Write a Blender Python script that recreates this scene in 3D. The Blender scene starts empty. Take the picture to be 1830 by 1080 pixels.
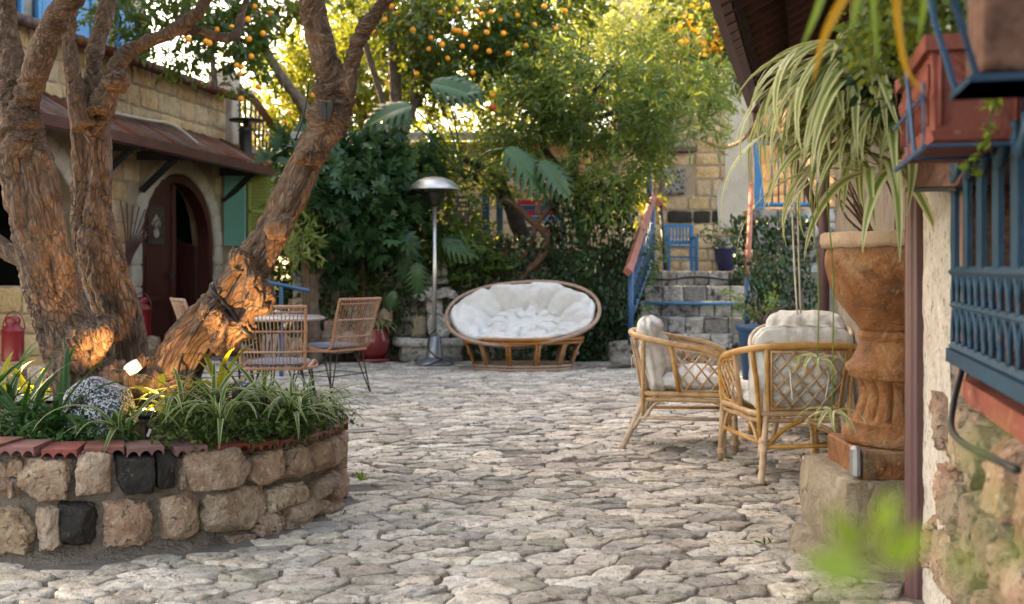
import bpy, math, random
import numpy as np
from mathutils import Vector, Matrix

# ------------------------------------------------------------------ camera, sky, sun, exposure
SC = bpy.context.scene
COL = SC.collection
PI = math.pi
F, HZ, CAMH = 1900.0, 476.0, 1.15           # focal length and horizon row of the photograph, eye height in metres
cam = bpy.data.cameras.new('camera')
camo = bpy.data.objects.new('camera', cam); COL.objects.link(camo)
camo.location = (0, 0, CAMH); camo.rotation_euler = (PI/2, 0, 0)
cam.sensor_width = 36.0; cam.lens = 36.0*F/1830.0
cam.shift_y = -(540.0-HZ)/1830.0
cam.clip_start = 0.05; cam.clip_end = 500
cam.dof.use_dof = True; cam.dof.focus_distance = 4.9; cam.dof.aperture_fstop = 2.9
SC.camera = camo

SUN_AZ, SUN_EL = math.radians(-52), math.radians(36)    # measured from +Y, negative = to the left
w = bpy.data.worlds.new('World'); SC.world = w; w.use_nodes = True
nt = w.node_tree
sky = nt.nodes.new('ShaderNodeTexSky'); sky.sky_type = 'NISHITA'; sky.sun_disc = False
sky.sun_elevation = SUN_EL; sky.sun_rotation = SUN_AZ
sky.air_density = 1.0; sky.dust_density = 2.5; sky.ozone_density = 1.0
bg = nt.nodes['Background']; bg.inputs['Strength'].default_value = 0.15
nt.links.new(sky.outputs[0], bg.inputs[0])
sun = bpy.data.lights.new('sun', 'SUN'); sun.energy = 2.5; sun.angle = math.radians(0.5); sun.color = (1.0, 0.86, 0.66)
suno = bpy.data.objects.new('sun', sun); COL.objects.link(suno)
sd = Vector((math.sin(SUN_AZ)*math.cos(SUN_EL), math.cos(SUN_AZ)*math.cos(SUN_EL), math.sin(SUN_EL)))
suno.rotation_euler = sd.to_track_quat('Z', 'Y').to_euler(); suno.location = sd*40
SC.view_settings.view_transform = 'Standard'; SC.view_settings.look = 'None'
SC.view_settings.exposure = 3.0; SC.view_settings.gamma = 1.0
SC.view_settings.use_white_balance = True
SC.view_settings.white_balance_temperature = 9500; SC.view_settings.white_balance_tint = 14
SC.cycles.use_denoising = True; SC.cycles.denoiser = 'OPENIMAGEDENOISE'; SC.cycles.denoising_prefilter = 'ACCURATE'; SC.cycles.denoising_input_passes = 'RGB_ALBEDO_NORMAL'
SC.cycles.use_adaptive_sampling = False
SC.cycles.max_bounces = 7; SC.cycles.diffuse_bounces = 4; SC.cycles.transmission_bounces = 5
SC.cycles.transparent_max_bounces = 6; SC.cycles.sample_clamp_indirect = 6.0
SC.cycles.caustics_reflective = False; SC.cycles.caustics_refractive = False

rnd = random.Random(11)
rng = np.random.default_rng(11)
def at(px, py, d): return Vector(((px-915.0)/F*d, d, CAMH-(py-HZ)/F*d))

# ------------------------------------------------------------------ value noise on arrays
_perm = np.random.default_rng(3).permutation(4096)
_val = np.random.default_rng(4).random(4096)
def vnoise(P):
    P = np.asarray(P, dtype=float); i = np.floor(P).astype(int); f = P-i; f = f*f*(3-2*f)
    def h(x, y, z): return _val[_perm[(_perm[(_perm[x & 4095]+y) & 4095]+z) & 4095]]
    x, y, z = i[:, 0], i[:, 1], i[:, 2]; a, b, c = f[:, 0], f[:, 1], f[:, 2]
    l = lambda p, q, t: p+(q-p)*t
    return l(l(l(h(x, y, z), h(x+1, y, z), a), l(h(x, y+1, z), h(x+1, y+1, z), a), b),
             l(l(h(x, y, z+1), h(x+1, y, z+1), a), l(h(x, y+1, z+1), h(x+1, y+1, z+1), a), b), c)
def fbm(P, o=3):
    P = np.asarray(P, dtype=float); s = 0; a = 1; t = 0
    for k in range(o): s = s+a*vnoise(P*2**k+17.3*k); t += a; a *= .5
    return s/t

# ------------------------------------------------------------------ mesh collecting
def cr(pts, n=6, closed=False):                      # smooth path through points
    P = [Vector(p) for p in pts]; m = len(P); out = []
    rngk = range(m if closed else m-1)
    for k in rngk:
        p0 = P[(k-1) % m] if closed or k > 0 else P[0]*2-P[1]
        p1, p2 = P[k], P[(k+1) % m]
        p3 = P[(k+2) % m] if closed or k+2 < m else P[-1]*2-P[-2]
        for j in range(n):
            t = j/n
            out.append(.5*((2*p1)+(p2-p0)*t+(2*p0-5*p1+4*p2-p3)*t*t+(3*p1-p0-3*p2+p3)*t**3))
    if not closed: out.append(P[-1])
    return out

class MB:
    def __init__(s): s.v = []; s.f = []; s.n = 0; s.t = []
    def add(s, v, f, tint=None):
        v = np.asarray(v, dtype=float).reshape(-1, 3)
        s.v.append(v); o = s.n
        if isinstance(f, np.ndarray): s.f.extend((f+o).tolist())
        else: s.f.extend([[i+o for i in q] for q in f])
        s.t.append(np.full(len(v), .5) if tint is None else np.broadcast_to(np.asarray(tint, dtype=float), (len(v),)))
        s.n += len(v); return s
    def tube(s, pts, r, n=8, closed=False, cap=True, flat=1.0):
        P = [Vector(p) for p in pts]; m = len(P)
        R = list(r) if hasattr(r, '__len__') else [r]*m
        if len(R) != m: R = list(np.interp(np.linspace(0, 1, m), np.linspace(0, 1, len(R)), R))
        T = []
        for k in range(m):
            a = P[(k-1) % m] if closed or k > 0 else P[k]; b = P[(k+1) % m] if closed or k < m-1 else P[k]
            t = b-a; T.append(t.normalized() if t.length > 1e-9 else Vector((0, 0, 1)))
        u = T[0].orthogonal().normalized(); V = []
        if abs(T[0].z) < .95: u = (Vector((0, 0, 1))-T[0]*T[0].z).normalized()
        for k in range(m):
            u = (u-T[k]*u.dot(T[k])); u = u.normalized() if u.length > 1e-6 else T[k].orthogonal().normalized()
            b = T[k].cross(u)
            for j in range(n):
                a = 2*PI*j/n; V.append(P[k]+(u*math.cos(a)*flat+b*math.sin(a))*R[k])
        Fc = []
        for k in range(m if closed else m-1):
            for j in range(n):
                a = k*n+j; b2 = k*n+(j+1) % n; c = ((k+1) % m)*n+(j+1) % n; d = ((k+1) % m)*n+j
                Fc.append([a, b2, c, d])
        if cap and not closed: Fc.append(list(range(n))[::-1]); Fc.append([(m-1)*n+j for j in range(n)])
        return s.add([tuple(x) for x in V], Fc)
    def bar(s, a, b, r, n=8): return s.tube([a, b], r, n)
    def box(s, c, size, M=None, bev=0.0):
        x, y, z = [q/2 for q in size]; c = Vector(c)
        if bev <= 0:
            V = [Vector((i*x, j*y, k*z)) for i in (-1, 1) for j in (-1, 1) for k in (-1, 1)]
            Fc = [[0, 1, 3, 2], [4, 6, 7, 5], [0, 4, 5, 1], [2, 3, 7, 6], [0, 2, 6, 4], [1, 5, 7, 3]]
        else:
            V = []; idx = {}
            for i in (-1, 1):
                for j in (-1, 1):
                    for k in (-1, 1):
                        for ax in range(3):
                            p = [i*(x-bev), j*(y-bev), k*(z-bev)]; p[ax] = (i*x, j*y, k*z)[ax]
                            idx[(i, j, k, ax)] = len(V); V.append(Vector(p))
            Fc = []
            I = lambda i, j, k, a: idx[(i, j, k, a)]
            for sg in (-1, 1):
                q = [I(sg, -1, -1, 0), I(sg, 1, -1, 0), I(sg, 1, 1, 0), I(sg, -1, 1, 0)]; Fc.append(q if sg > 0 else q[::-1])
                q = [I(-1, sg, -1, 1), I(1, sg, -1, 1), I(1, sg, 1, 1), I(-1, sg, 1, 1)]; Fc.append(q[::-1] if sg > 0 else q)
                q = [I(-1, -1, sg, 2), I(1, -1, sg, 2), I(1, 1, sg, 2), I(-1, 1, sg, 2)]; Fc.append(q if sg > 0 else q[::-1])
            for a in (-1, 1):
                for b in (-1, 1):
                    q = [I(a, b, -1, 0), I(a, b, 1, 0), I(a, b, 1, 1), I(a, b, -1, 1)]; Fc.append(q[::-1] if a*b > 0 else q)
                    q = [I(a, -1, b, 0), I(a, 1, b, 0), I(a, 1, b, 2), I(a, -1, b, 2)]; Fc.append(q if a*b > 0 else q[::-1])
                    q = [I(-1, a, b, 1), I(1, a, b, 1), I(1, a, b, 2), I(-1, a, b, 2)]; Fc.append(q[::-1] if a*b > 0 else q)
                    for k in (-1, 1):
                        q = [I(a, b, k, 0), I(a, b, k, 1), I(a, b, k, 2)]; Fc.append(q if a*b*k > 0 else q[::-1])
        if M is not None: V = [M @ p for p in V]
        return s.add([tuple(p+c) for p in V], Fc)
    def lathe(s, prof, c, n=32, flute=None, sx=1.0, sy=1.0, capb=True, capt=True):
        V = []; m = len(prof)
        for (r, z, *fl) in prof:
            for j in range(n):
                a = 2*PI*j/n; rr = r
                if fl: rr = r*(1+fl[0]*abs(math.cos(fl[1]*a)))
                V.append((c[0]+rr*math.cos(a)*sx, c[1]+rr*math.sin(a)*sy, c[2]+z))
        Fc = [[k*n+j, k*n+(j+1) % n, (k+1)*n+(j+1) % n, (k+1)*n+j] for k in range(m-1) for j in range(n)]
        if capb: Fc.append(list(range(n))[::-1])
        if capt: Fc.append([(m-1)*n+j for j in range(n)])
        return s.add(V, Fc)
    def prism(s, poly, z0, z1):                      # polygon in xy, extruded
        n = len(poly); V = [(p[0], p[1], z0) for p in poly]+[(p[0], p[1], z1) for p in poly]
        Fc = [list(range(n))[::-1], list(range(n, 2*n))]+[[i, (i+1) % n, n+(i+1) % n, n+i] for i in range(n)]
        return s.add(V, Fc)
    def slab(s, O, U, W, N, poly, th):               # polygon in the plane O+u*U+w*W, thickness th towards -N
        n = len(poly); A = [O+U*p[0]+W*p[1] for p in poly]; B = [p-N*th for p in A]
        return s.add([tuple(p) for p in A+B], [list(range(n)), list(range(n, 2*n))[::-1]]+[[i, n+i, n+(i+1) % n, (i+1) % n] for i in range(n)])
    def verts(s): return np.concatenate(s.v) if s.v else np.zeros((0, 3))

def tag(o, label=None, cat=None, group=None, kind=None):
    if label: o['label'] = label
    if cat: o['category'] = cat
    if group: o['group'] = group
    if kind: o['kind'] = kind
    return o
def thing(name, label, cat, loc=(0, 0, 0), group=None, rz=0.0):
    o = bpy.data.objects.new(name, None); COL.objects.link(o); o.empty_display_size = .1
    o.location = loc; o.rotation_euler = (0, 0, rz)
    return tag(o, label, cat, group)
def root_of(o):
    while o.parent: o = o.parent
    return o
def obj(name, mb, mat, parent=None, smooth=True, local=False, sharp=None):
    V = mb.verts().copy()
    loc = None
    if parent is not None:
        if not local: V -= np.array(root_of(parent).location)
    else:
        lo, hi = V.min(0), V.max(0); loc = np.array([(lo[0]+hi[0])/2, (lo[1]+hi[1])/2, lo[2]]); V -= loc
    me = bpy.data.meshes.new(name); me.from_pydata(V.tolist(), [], mb.f)
    at_ = me.attributes.new('tint', 'FLOAT', 'POINT'); at_.data.foreach_set('value', np.concatenate(mb.t).astype(np.float32))
    if smooth:
        me.polygons.foreach_set('use_smooth', [True]*len(me.polygons))
        if sharp: me.set_sharp_from_angle(angle=math.radians(sharp))
    me.materials.append(mat)
    o = bpy.data.objects.new(name, me); COL.objects.link(o)
    if parent is not None: o.parent = parent
    else: o.location = loc
    return o
def single(name, mb, mat, label, cat, group=None, kind=None, **k):
    return tag(obj(name, mb, mat, **k), label, cat, group, kind)
def inst(name, mesh, parent, M):                     # a piece that shares mesh data, placed in world space below its parent
    o = bpy.data.objects.new(name, mesh); COL.objects.link(o); o.parent = parent
    o.matrix_local = Matrix.Translation(-Vector(root_of(parent).location)) @ M
    return o
def copy_tree(o, parent=None):
    c = o.copy(); COL.objects.link(c); c.parent = parent
    for ch in list(o.children): copy_tree(ch, c)
    return c
def to_mesh(mb, name, mat, smooth=True):
    me = bpy.data.meshes.new(name); me.from_pydata(mb.verts().tolist(), [], mb.f)
    at_ = me.attributes.new('tint', 'FLOAT', 'POINT'); at_.data.foreach_set('value', np.concatenate(mb.t).astype(np.float32))
    me.polygons.foreach_set('use_smooth', [smooth]*len(me.polygons)); me.materials.append(mat); return me

# ------------------------------------------------------------------ materials
class NG:
    def __init__(s, name):
        s.m = bpy.data.materials.new(name); s.m.use_nodes = True; s.nt = s.m.node_tree; s.nt.nodes.clear()
        s.out = s.n('ShaderNodeOutputMaterial')
    def n(s, t, **k):
        x = s.nt.nodes.new(t)
        for a, b in k.items(): setattr(x, a, b)
        return x
    def l(s, a, b): s.nt.links.new(a, b)
    def noise(s, vec, scale, detail=5, rough=.55, dist=0):
        x = s.n('ShaderNodeTexNoise'); x.inputs['Scale'].default_value = scale; x.inputs['Detail'].default_value = detail
        x.inputs['Roughness'].default_value = rough; x.inputs['Distortion'].default_value = dist
        if vec is not None: s.l(vec, x.inputs['Vector'])
        return x.outputs['Fac']
    def ramp(s, fac, stops):
        x = s.n('ShaderNodeValToRGB'); e = x.color_ramp.elements
        while len(e) < len(stops): e.new(.5)
        for k, (p, c) in enumerate(stops):
            e[k].position = p; e[k].color = (*c, 1) if len(c) == 3 else c
        s.l(fac, x.inputs[0]); return x.outputs[0]
    def math(s, op, a, b=None):
        x = s.n('ShaderNodeMath', operation=op)
        for i, q in enumerate((a, b)):
            if q is None: continue
            if isinstance(q, (int, float)): x.inputs[i].default_value = q
            else: s.l(q, x.inputs[i])
        return x.outputs[0]
    def mix(s, fac, a, b, bt='MIX'):
        x = s.n('ShaderNodeMix', data_type='RGBA', blend_type=bt)
        for i, q in ((0, fac), (6, a), (7, b)):
            if isinstance(q, (int, float)): x.inputs[i].default_value = q
            elif isinstance(q, tuple): x.inputs[i].default_value = (*q, 1)
            else: s.l(q, x.inputs[i])
        return x.outputs[2]
def pos_vec(g, stretch=None):
    p = g.n('ShaderNodeNewGeometry').outputs['Position']
    if stretch:
        m = g.n('ShaderNodeMapping'); m.inputs['Scale'].default_value = stretch; g.l(p, m.inputs['Vector']); return m.outputs[0]
    return p
def surf(name, cols, scale=5, detail=6, rough=.85, bump=.35, bscale=45, bdist=.006, var=0.0, hue=0.0, attr=False, metal=0.0, spec=.35,
         stretch=None, dist=.4, satv=(.6, .7), stain=None, spots=None, spots2=None, sheen=0, coat=0):
    g = NG(name); v = pos_vec(g, stretch)
    c = g.ramp(g.noise(v, scale, detail, .6, dist), [(.3+.4*i/max(1, len(cols)-1), q) for i, q in enumerate(cols)])
    for sp in (spots, spots2):
        if sp:
            col, sc_, lo, hi = sp
            c = g.mix(g.ramp(g.noise(v, sc_, 6, .65, .6), [(lo, (0, 0, 0)), (hi, (1, 1, 1))]), c, col)
    if stain:
        c = g.mix(g.math('MULTIPLY', g.ramp(g.noise(pos_vec(g), stain[1], 5, .6, .8), [(stain[2], (0, 0, 0)), (stain[3], (1, 1, 1))]), stain[4]), c, stain[0])
    if var:
        if attr:
            a = g.n('ShaderNodeAttribute'); a.attribute_name = 'tint'; r = a.outputs['Fac']
        else: r = g.n('ShaderNodeObjectInfo').outputs['Random']
        h = g.n('ShaderNodeHueSaturation')
        g.l(g.math('ADD', g.math('MULTIPLY', r, 2*var), 1-var), h.inputs['Value'])
        r2 = g.math('FRACT', g.math('MULTIPLY', r, 7.31)); 
        if hue: g.l(g.math('ADD', g.math('MULTIPLY', r2, 2*hue), .5-hue), h.inputs['Hue'])
        g.l(g.math('ADD', g.math('MULTIPLY', g.math('FRACT', g.math('MULTIPLY', r, 13.7)), satv[1]), satv[0]), h.inputs['Saturation'])
        g.l(c, h.inputs['Color']); c = h.outputs[0]
    b = g.n('ShaderNodeBsdfPrincipled'); g.l(c, b.inputs['Base Color'])
    b.inputs['Roughness'].default_value = rough; b.inputs['Metallic'].default_value = metal; b.inputs['Specular IOR Level'].default_value = spec
    if coat: b.inputs['Coat Weight'].default_value = coat; b.inputs['Coat Roughness'].default_value = .2
    if sheen: b.inputs['Sheen Weight'].default_value = sheen
    if bump:
        bn = g.n('ShaderNodeBump'); bn.inputs['Strength'].default_value = bump; bn.inputs['Distance'].default_value = bdist*3
        hgt = g.math('ADD', g.noise(v, bscale, 7, .65), g.math('MULTIPLY', g.noise(v, bscale*.25, 4, .6, .8), 1.5))
        g.l(hgt, bn.inputs['Height']); g.l(bn.outputs[0], b.inputs['Normal'])
    g.l(b.outputs[0], g.out.inputs[0]); return g.m
def leafmat(name, ca, cb, trans=.45, rough=.42, tcol=None, spec=.4):
    g = NG(name); a = g.n('ShaderNodeAttribute'); a.attribute_name = 'tint'
    c = g.ramp(a.outputs['Fac'], [(0., ca), (1., cb)])
    c = g.mix(g.math('MULTIPLY', g.noise(pos_vec(g), 30, 3), .35), c, (ca[0]*.7, ca[1]*.7, ca[2]*.5))
    b = g.n('ShaderNodeBsdfPrincipled'); g.l(c, b.inputs['Base Color']); b.inputs['Roughness'].default_value = rough
    b.inputs['Specular IOR Level'].default_value = spec
    t = g.n('ShaderNodeBsdfTranslucent')
    if tcol: g.l(g.mix(.55, c, tcol), t.inputs[0])
    else: g.l(c, t.inputs[0])
    mx = g.n('ShaderNodeMixShader'); mx.inputs[0].default_value = trans
    g.l(b.outputs[0], mx.inputs[1]); g.l(t.outputs[0], mx.inputs[2]); g.l(mx.outputs[0], g.out.inputs[0]); return g.m
def stripemat(name, green, cream, lo=.45, hi=.62, trans=.42):
    g = NG(name); a = g.n('ShaderNodeAttribute'); a.attribute_name = 'tint'
    c = g.ramp(a.outputs['Fac'], [(0., green), (lo, green), (hi, cream), (1., cream)])
    c = g.mix(g.math('MULTIPLY', g.noise(pos_vec(g), 9, 2), .3), c, (green[0], green[1]*.8, green[2]*.5))
    b = g.n('ShaderNodeBsdfPrincipled'); g.l(c, b.inputs['Base Color']); b.inputs['Roughness'].default_value = .45
    t = g.n('ShaderNodeBsdfTranslucent'); g.l(c, t.inputs[0])
    mx = g.n('ShaderNodeMixShader'); mx.inputs[0].default_value = trans
    g.l(b.outputs[0], mx.inputs[1]); g.l(t.outputs[0], mx.inputs[2]); g.l(mx.outputs[0], g.out.inputs[0]); return g.m
def emitmat(name, col, strength):
    g = NG(name); e = g.n('ShaderNodeEmission'); e.inputs[0].default_value = (*col, 1); e.inputs[1].default_value = strength
    g.l(e.outputs[0], g.out.inputs[0]); return g.m
def glassmat(name, col=(.8, .9, .85)):
    g = NG(name); b = g.n('ShaderNodeBsdfPrincipled'); b.inputs['Base Color'].default_value = (*col, 1)
    b.inputs['Roughness'].default_value = .03; b.inputs['Transmission Weight'].default_value = 1.0
    g.l(b.outputs[0], g.out.inputs[0]); return g.m

M = {}
M['cobble'] = surf('cobble_limestone', [(.32, .275, .225), (.54, .48, .405), (.70, .64, .555)], 12, 8, .70, .9, 70, .006, .36, .012, True, spec=.5, dist=1.2, satv=(.75, .5), stain=((.22, .175, .145), 1.3, .50, .74, .65),
                   spots=((.20, .16, .135), 26, .575, .63), spots2=((.74, .69, .62), 34, .59, .66))
M['joint'] = surf('sandy_joint', [(.13, .115, .10), (.22, .195, .17)], 7, 6, .95, .6, 90, .006)
M['earth'] = surf('garden_soil', [(.035, .025, .018), (.07, .05, .035)], 12, 6, .95, .8, 60, .02)
M['planterstone'] = surf('rough_limestone', [(.33, .205, .145), (.52, .37, .28), (.62, .50, .41)], 10, 9, .85, 1.0, 48, .012, .15, .008, dist=1.3, satv=(.95, .3), stain=((.15, .11, .085), 4, .55, .75, .6),
                         spots=((.17, .12, .09), 32, .58, .64), spots2=((.70, .60, .50), 30, .59, .66))
M['basalt'] = surf('black_basalt', [(.014, .012, .011), (.04, .034, .031)], 8, 6, .75, .8, 60, .008, spots=((.16, .14, .125), 30, .62, .72))
M['mortar'] = surf('grey_mortar', [(.22, .175, .145), (.34, .28, .24)], 8, 7, .95, 1.0, 55, .018, spots=((.07, .055, .045), 6, .58, .72))
M['ashlar'] = surf('honey_ashlar', [(.40, .255, .14), (.56, .39, .235), (.64, .49, .32)], 7, 8, .88, .8, 40, .010, .14, .006, satv=(.9, .25),
                   spots=((.26, .19, .13), 7, .62, .75))
M['ashlar_mortar'] = surf('ashlar_mortar', [(.30, .22, .155), (.42, .33, .24)], 6, 6, .95, .6, 40, .01)
M['stepstone'] = surf('grey_step_stone', [(.14, .125, .115), (.33, .30, .27), (.46, .42, .38)], 7, 7, .8, .9, 30, .012, .36, .01,
                      spots=((.045, .04, .038), 6, .52, .64))
M['wallplaster'] = surf('dull_plaster', [(.20, .17, .145), (.30, .265, .235)], 4, 6, .9, .7, 40, .010, spots=((.13, .10, .08), 5, .58, .74))
M['plaster'] = surf('old_plaster', [(.42, .36, .29), (.55, .49, .42)], 3, 6, .9, .5, 30, .006, spots=((.36, .26, .18), 3, .6, .8))
M['whiteplaster'] = surf('white_rough_stucco', [(.62, .585, .54), (.78, .75, .71)], 12, 6, .9, .8, 60, .012, spots=((.30, .25, .20), 30, .57, .64), stain=((.34, .27, .20), 5, .58, .74, .7))
M['pinkplaster'] = surf('pink_rough_stucco', [(.46, .25, .18), (.58, .37, .28)], 10, 6, .92, 1.0, 60, .014, spots=((.32, .22, .17), 9, .6, .75))
M['bark'] = surf('furrowed_bark', [(.085, .055, .042), (.19, .135, .105), (.30, .235, .195)], 9, 8, .82, 1.0, 48, .012, dist=1.2,
                 spots=((.36, .30, .26), 5, .64, .80), spots2=((.05, .033, .026), 16, .60, .72))
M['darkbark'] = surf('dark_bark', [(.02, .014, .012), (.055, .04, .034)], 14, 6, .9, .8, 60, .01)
M['palebark'] = surf('pale_brown_bark', [(.10, .07, .05), (.22, .16, .12)], 12, 6, .88, .8, 50, .01)
M['vinebark'] = surf('red_brown_vine', [(.07, .035, .022), (.17, .09, .055)], 20, 5, .85, .6, 60, .006)
M['tile'] = surf('red_clay_tile', [(.15, .036, .028), (.27, .072, .052)], 10, 6, .8, .5, 50, .004, .18, .01, spots=((.30, .22, .18), 12, .62, .76))
M['rooftile'] = surf('roof_tile', [(.085, .034, .022), (.18, .075, .045)], 8, 6, .85, .5, 40, .006, .15, .01, spots=((.10, .06, .045), 9, .55, .7))
M['shadetile'] = surf('shaded_tile', [(.045, .018, .013), (.085, .035, .024)], 8, 6, .9, .5, 40, .006)  # roof tile colour darkened to hold the shade under the right eave
M['gutter'] = surf('maroon_metal', [(.075, .028, .026), (.12, .05, .045)], 5, 5, .42, .08, 30, spec=.5, spots=((.16, .09, .08), 22, .64, .76))
M['pipe'] = surf('maroon_pipe', [(.085, .04, .044), (.14, .07, .072)], 6, 5, .42, .1, 30, spec=.5, stretch=(1, 1, .2), spots=((.5, .46, .44), 60, .70, .74))
M['blue'] = surf('blue_painted_metal', [(.006, .055, .135), (.010, .085, .19)], 8, 5, .45, .2, 40, .003, spec=.5, spots=((.03, .06, .11), 12, .60, .74))
M['blue2'] = surf('bright_blue_wood', [(.012, .15, .33), (.02, .19, .40)], 8, 5, .5, .3, 40, .003, spots=((.10, .16, .22), 20, .62, .74))
M['grilleblue'] = surf('dark_blue_iron', [(.002, .032, .066), (.004, .052, .105)], 8, 6, .5, .4, 40, .003, spec=.4, spots=((.10, .05, .03), 22, .63, .70))
M['teal'] = surf('teal_shutter_paint', [(.10, .34, .28), (.14, .40, .34)], 4, 5, .55, .2, 30, .003)
M['limegreen'] = surf('lime_shutter_paint', [(.34, .42, .10), (.42, .50, .16)], 4, 5, .6, .2, 30, .003)
M['redwood'] = surf('dark_red_door', [(.055, .012, .012), (.09, .022, .02)], 6, 5, .45, .3, 30, .003, stretch=(4, 4, .6))
M['redrail'] = surf('worn_red_rail', [(.26, .075, .05), (.38, .14, .10)], 8, 6, .6, .3, 40, .003, spots=((.46, .28, .22), 14, .6, .75))
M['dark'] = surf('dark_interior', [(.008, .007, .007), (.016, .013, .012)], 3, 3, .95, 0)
M['black'] = surf('black_metal', [(.012, .012, .013), (.022, .022, .024)], 6, 3, .5, .1, 30, spec=.4)
M['rattan'] = surf('honey_rattan', [(.33, .175, .078), (.47, .28, .14), (.55, .36, .20)], 16, 6, .42, .25, 70, .003, .10, spec=.5, spots=((.24, .115, .05), 26, .62, .76))
M['rattan2'] = surf('orange_rattan', [(.25, .095, .033), (.37, .16, .058)], 14, 6, .40, .2, 60, .003, .10, spec=.5, spots=((.20, .075, .025), 20, .6, .75))
M['pinkcane'] = surf('pinkish_cane', [(.34, .19, .13), (.44, .265, .19)], 14, 5, .5, .2, 60, .003, .08)
M['canvas'] = surf('white_canvas', [(.56, .545, .525), (.67, .66, .645)], 4, 5, .95, .5, 22, .007, sheen=.2)
M['greycushion'] = surf('blue_grey_cushion', [(.13, .15, .19), (.18, .20, .25)], 6, 4, .95, .3, 120, .003)
M['steel'] = surf('brushed_steel', [(.55, .53, .52), (.66, .64, .63)], 5, 4, .38, .05, 30, metal=.85, stretch=(1, 1, .1))
M['greymetal'] = surf('grey_metal_base', [(.22, .24, .27), (.32, .34, .37)], 6, 5, .38, .06, 30, metal=.7)
M['urn'] = surf('rust_stained_cast_stone', [(.09, .033, .012), (.24, .092, .032), (.36, .205, .10)], 7, 9, .58, .8, 60, .006, dist=.8, spots=((.045, .018, .009), 5, .52, .70), spots2=((.40, .30, .20), 10, .60, .74), stretch=(1, 1, .9), stain=((.30, .24, .17), 3, .55, .70, .5))
M['rimstone'] = surf('urn_rim_stone', [(.36, .25, .17), (.50, .38, .28)], 12, 6, .85, .6, 50, .006)
M['concrete'] = surf('rough_plinth_stone', [(.28, .215, .15), (.48, .40, .30)], 7, 8, .88, 1.0, 26, .020, dist=.9, spots=((.13, .10, .07), 11, .58, .70), spots2=((.56, .50, .42), 5, .6, .75))
M['granite'] = None
M['redpaint'] = surf('red_enamel', [(.17, .006, .010), (.25, .012, .016)], 6, 4, .35, .08, 30, spec=.5, spots=((.22, .01, .012), 10, .62, .8))
M['redglaze'] = surf('red_glaze', [(.13, .012, .018), (.24, .025, .03)], 4, 4, .22, .05, 30, spec=.6, coat=.4)
M['blueglaze'] = surf('cobalt_glaze', [(.010, .014, .07), (.02, .025, .12)], 4, 4, .18, .05, 30, spec=.6, coat=.5)
M['terracotta'] = surf('red_terracotta', [(.17, .042, .032), (.27, .08, .06)], 9, 6, .75, .4, 40, .004, spots=((.40, .24, .20), 18, .60, .72), spots2=((.10, .03, .025), 9, .58, .72))
M['browntrough'] = surf('weathered_brown_trough', [(.05, .02, .014), (.17, .085, .06)], 9, 6, .75, .6, 30, .006, dist=1.5)
M['fountain'] = surf('lichened_fountain_stone', [(.22, .205, .19), (.48, .455, .42), (.66, .64, .61)], 14, 7, .9, .9, 40, .012, spots=((.05, .045, .04), 9, .56, .68))
M['roofslab'] = surf('grey_coping', [(.40, .38, .37), (.52, .50, .48)], 5, 5, .85, .3, 30)
M['white'] = surf('white_enamel', [(.74, .73, .71), (.80, .79, .77)], 4, 3, .4, 0)
M['wood'] = surf('weathered_timber', [(.16, .10, .065), (.36, .27, .20)], 10, 6, .85, .6, 40, .006, stretch=(3, 3, .5), dist=1.2)
M['orange'] = surf('orange_fruit', [(.80, .25, .02), (.90, .34, .03)], 6, 3, .5, .15, 200, .001)
M['redfruit'] = surf('red_fruit', [(.55, .04, .02), (.62, .10, .03)], 6, 3, .4, 0)
M['magenta'] = leafmat('magenta_petal', (.5, .01, .12), (.6, .03, .2), .3)
M['trumpet'] = leafmat('amber_petal', (.75, .28, .02), (.85, .5, .06), .45)
M['pattern'] = surf('striped_red_cloth', [(.45, .02, .05), (.5, .04, .08)], 5, 3, .9, 0)
M['gold'] = surf('gold_lettering', [(.55, .36, .12), (.62, .42, .16)], 6, 2, .5, 0)
M['pane'] = surf('dark_pane', [(.02, .022, .025), (.035, .035, .04)], 3, 2, .1, 0, spec=.6)
M['weave'] = surf('woven_seat', [(.30, .14, .08), (.42, .22, .14)], 60, 3, .7, .4, 120, .002)
# foliage
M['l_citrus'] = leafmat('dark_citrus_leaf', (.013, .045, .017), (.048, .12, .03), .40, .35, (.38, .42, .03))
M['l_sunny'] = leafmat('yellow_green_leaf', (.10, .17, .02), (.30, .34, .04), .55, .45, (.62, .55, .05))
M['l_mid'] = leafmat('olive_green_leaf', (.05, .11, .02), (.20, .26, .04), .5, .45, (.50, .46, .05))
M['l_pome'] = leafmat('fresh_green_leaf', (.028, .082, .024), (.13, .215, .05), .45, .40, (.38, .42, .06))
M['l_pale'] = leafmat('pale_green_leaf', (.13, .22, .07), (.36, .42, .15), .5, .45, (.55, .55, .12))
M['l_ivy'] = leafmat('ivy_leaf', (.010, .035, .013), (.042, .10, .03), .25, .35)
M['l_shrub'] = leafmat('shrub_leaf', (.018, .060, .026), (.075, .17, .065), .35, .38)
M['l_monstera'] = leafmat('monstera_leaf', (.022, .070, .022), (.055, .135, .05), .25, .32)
M['l_strap'] = leafmat('strap_leaf', (.012, .05, .015), (.05, .14, .03), .3, .35)
M['l_cover'] = leafmat('ground_cover_leaf', (.025, .06, .012), (.09, .15, .03), .35, .45)
M['l_yellow'] = leafmat('golden_lit_leaf', (.32, .33, .03), (.50, .46, .05), .5, .4)
M['deadleaf'] = leafmat('dry_leaf', (.14, .07, .025), (.30, .20, .06), .2, .7)
M['l_blur'] = leafmat('bright_leaf', (.16, .27, .03), (.26, .36, .05), .5, .4)
M['l_amber'] = leafmat('amber_leaf', (.45, .22, .01), (.55, .33, .02), .5, .4)
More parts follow.
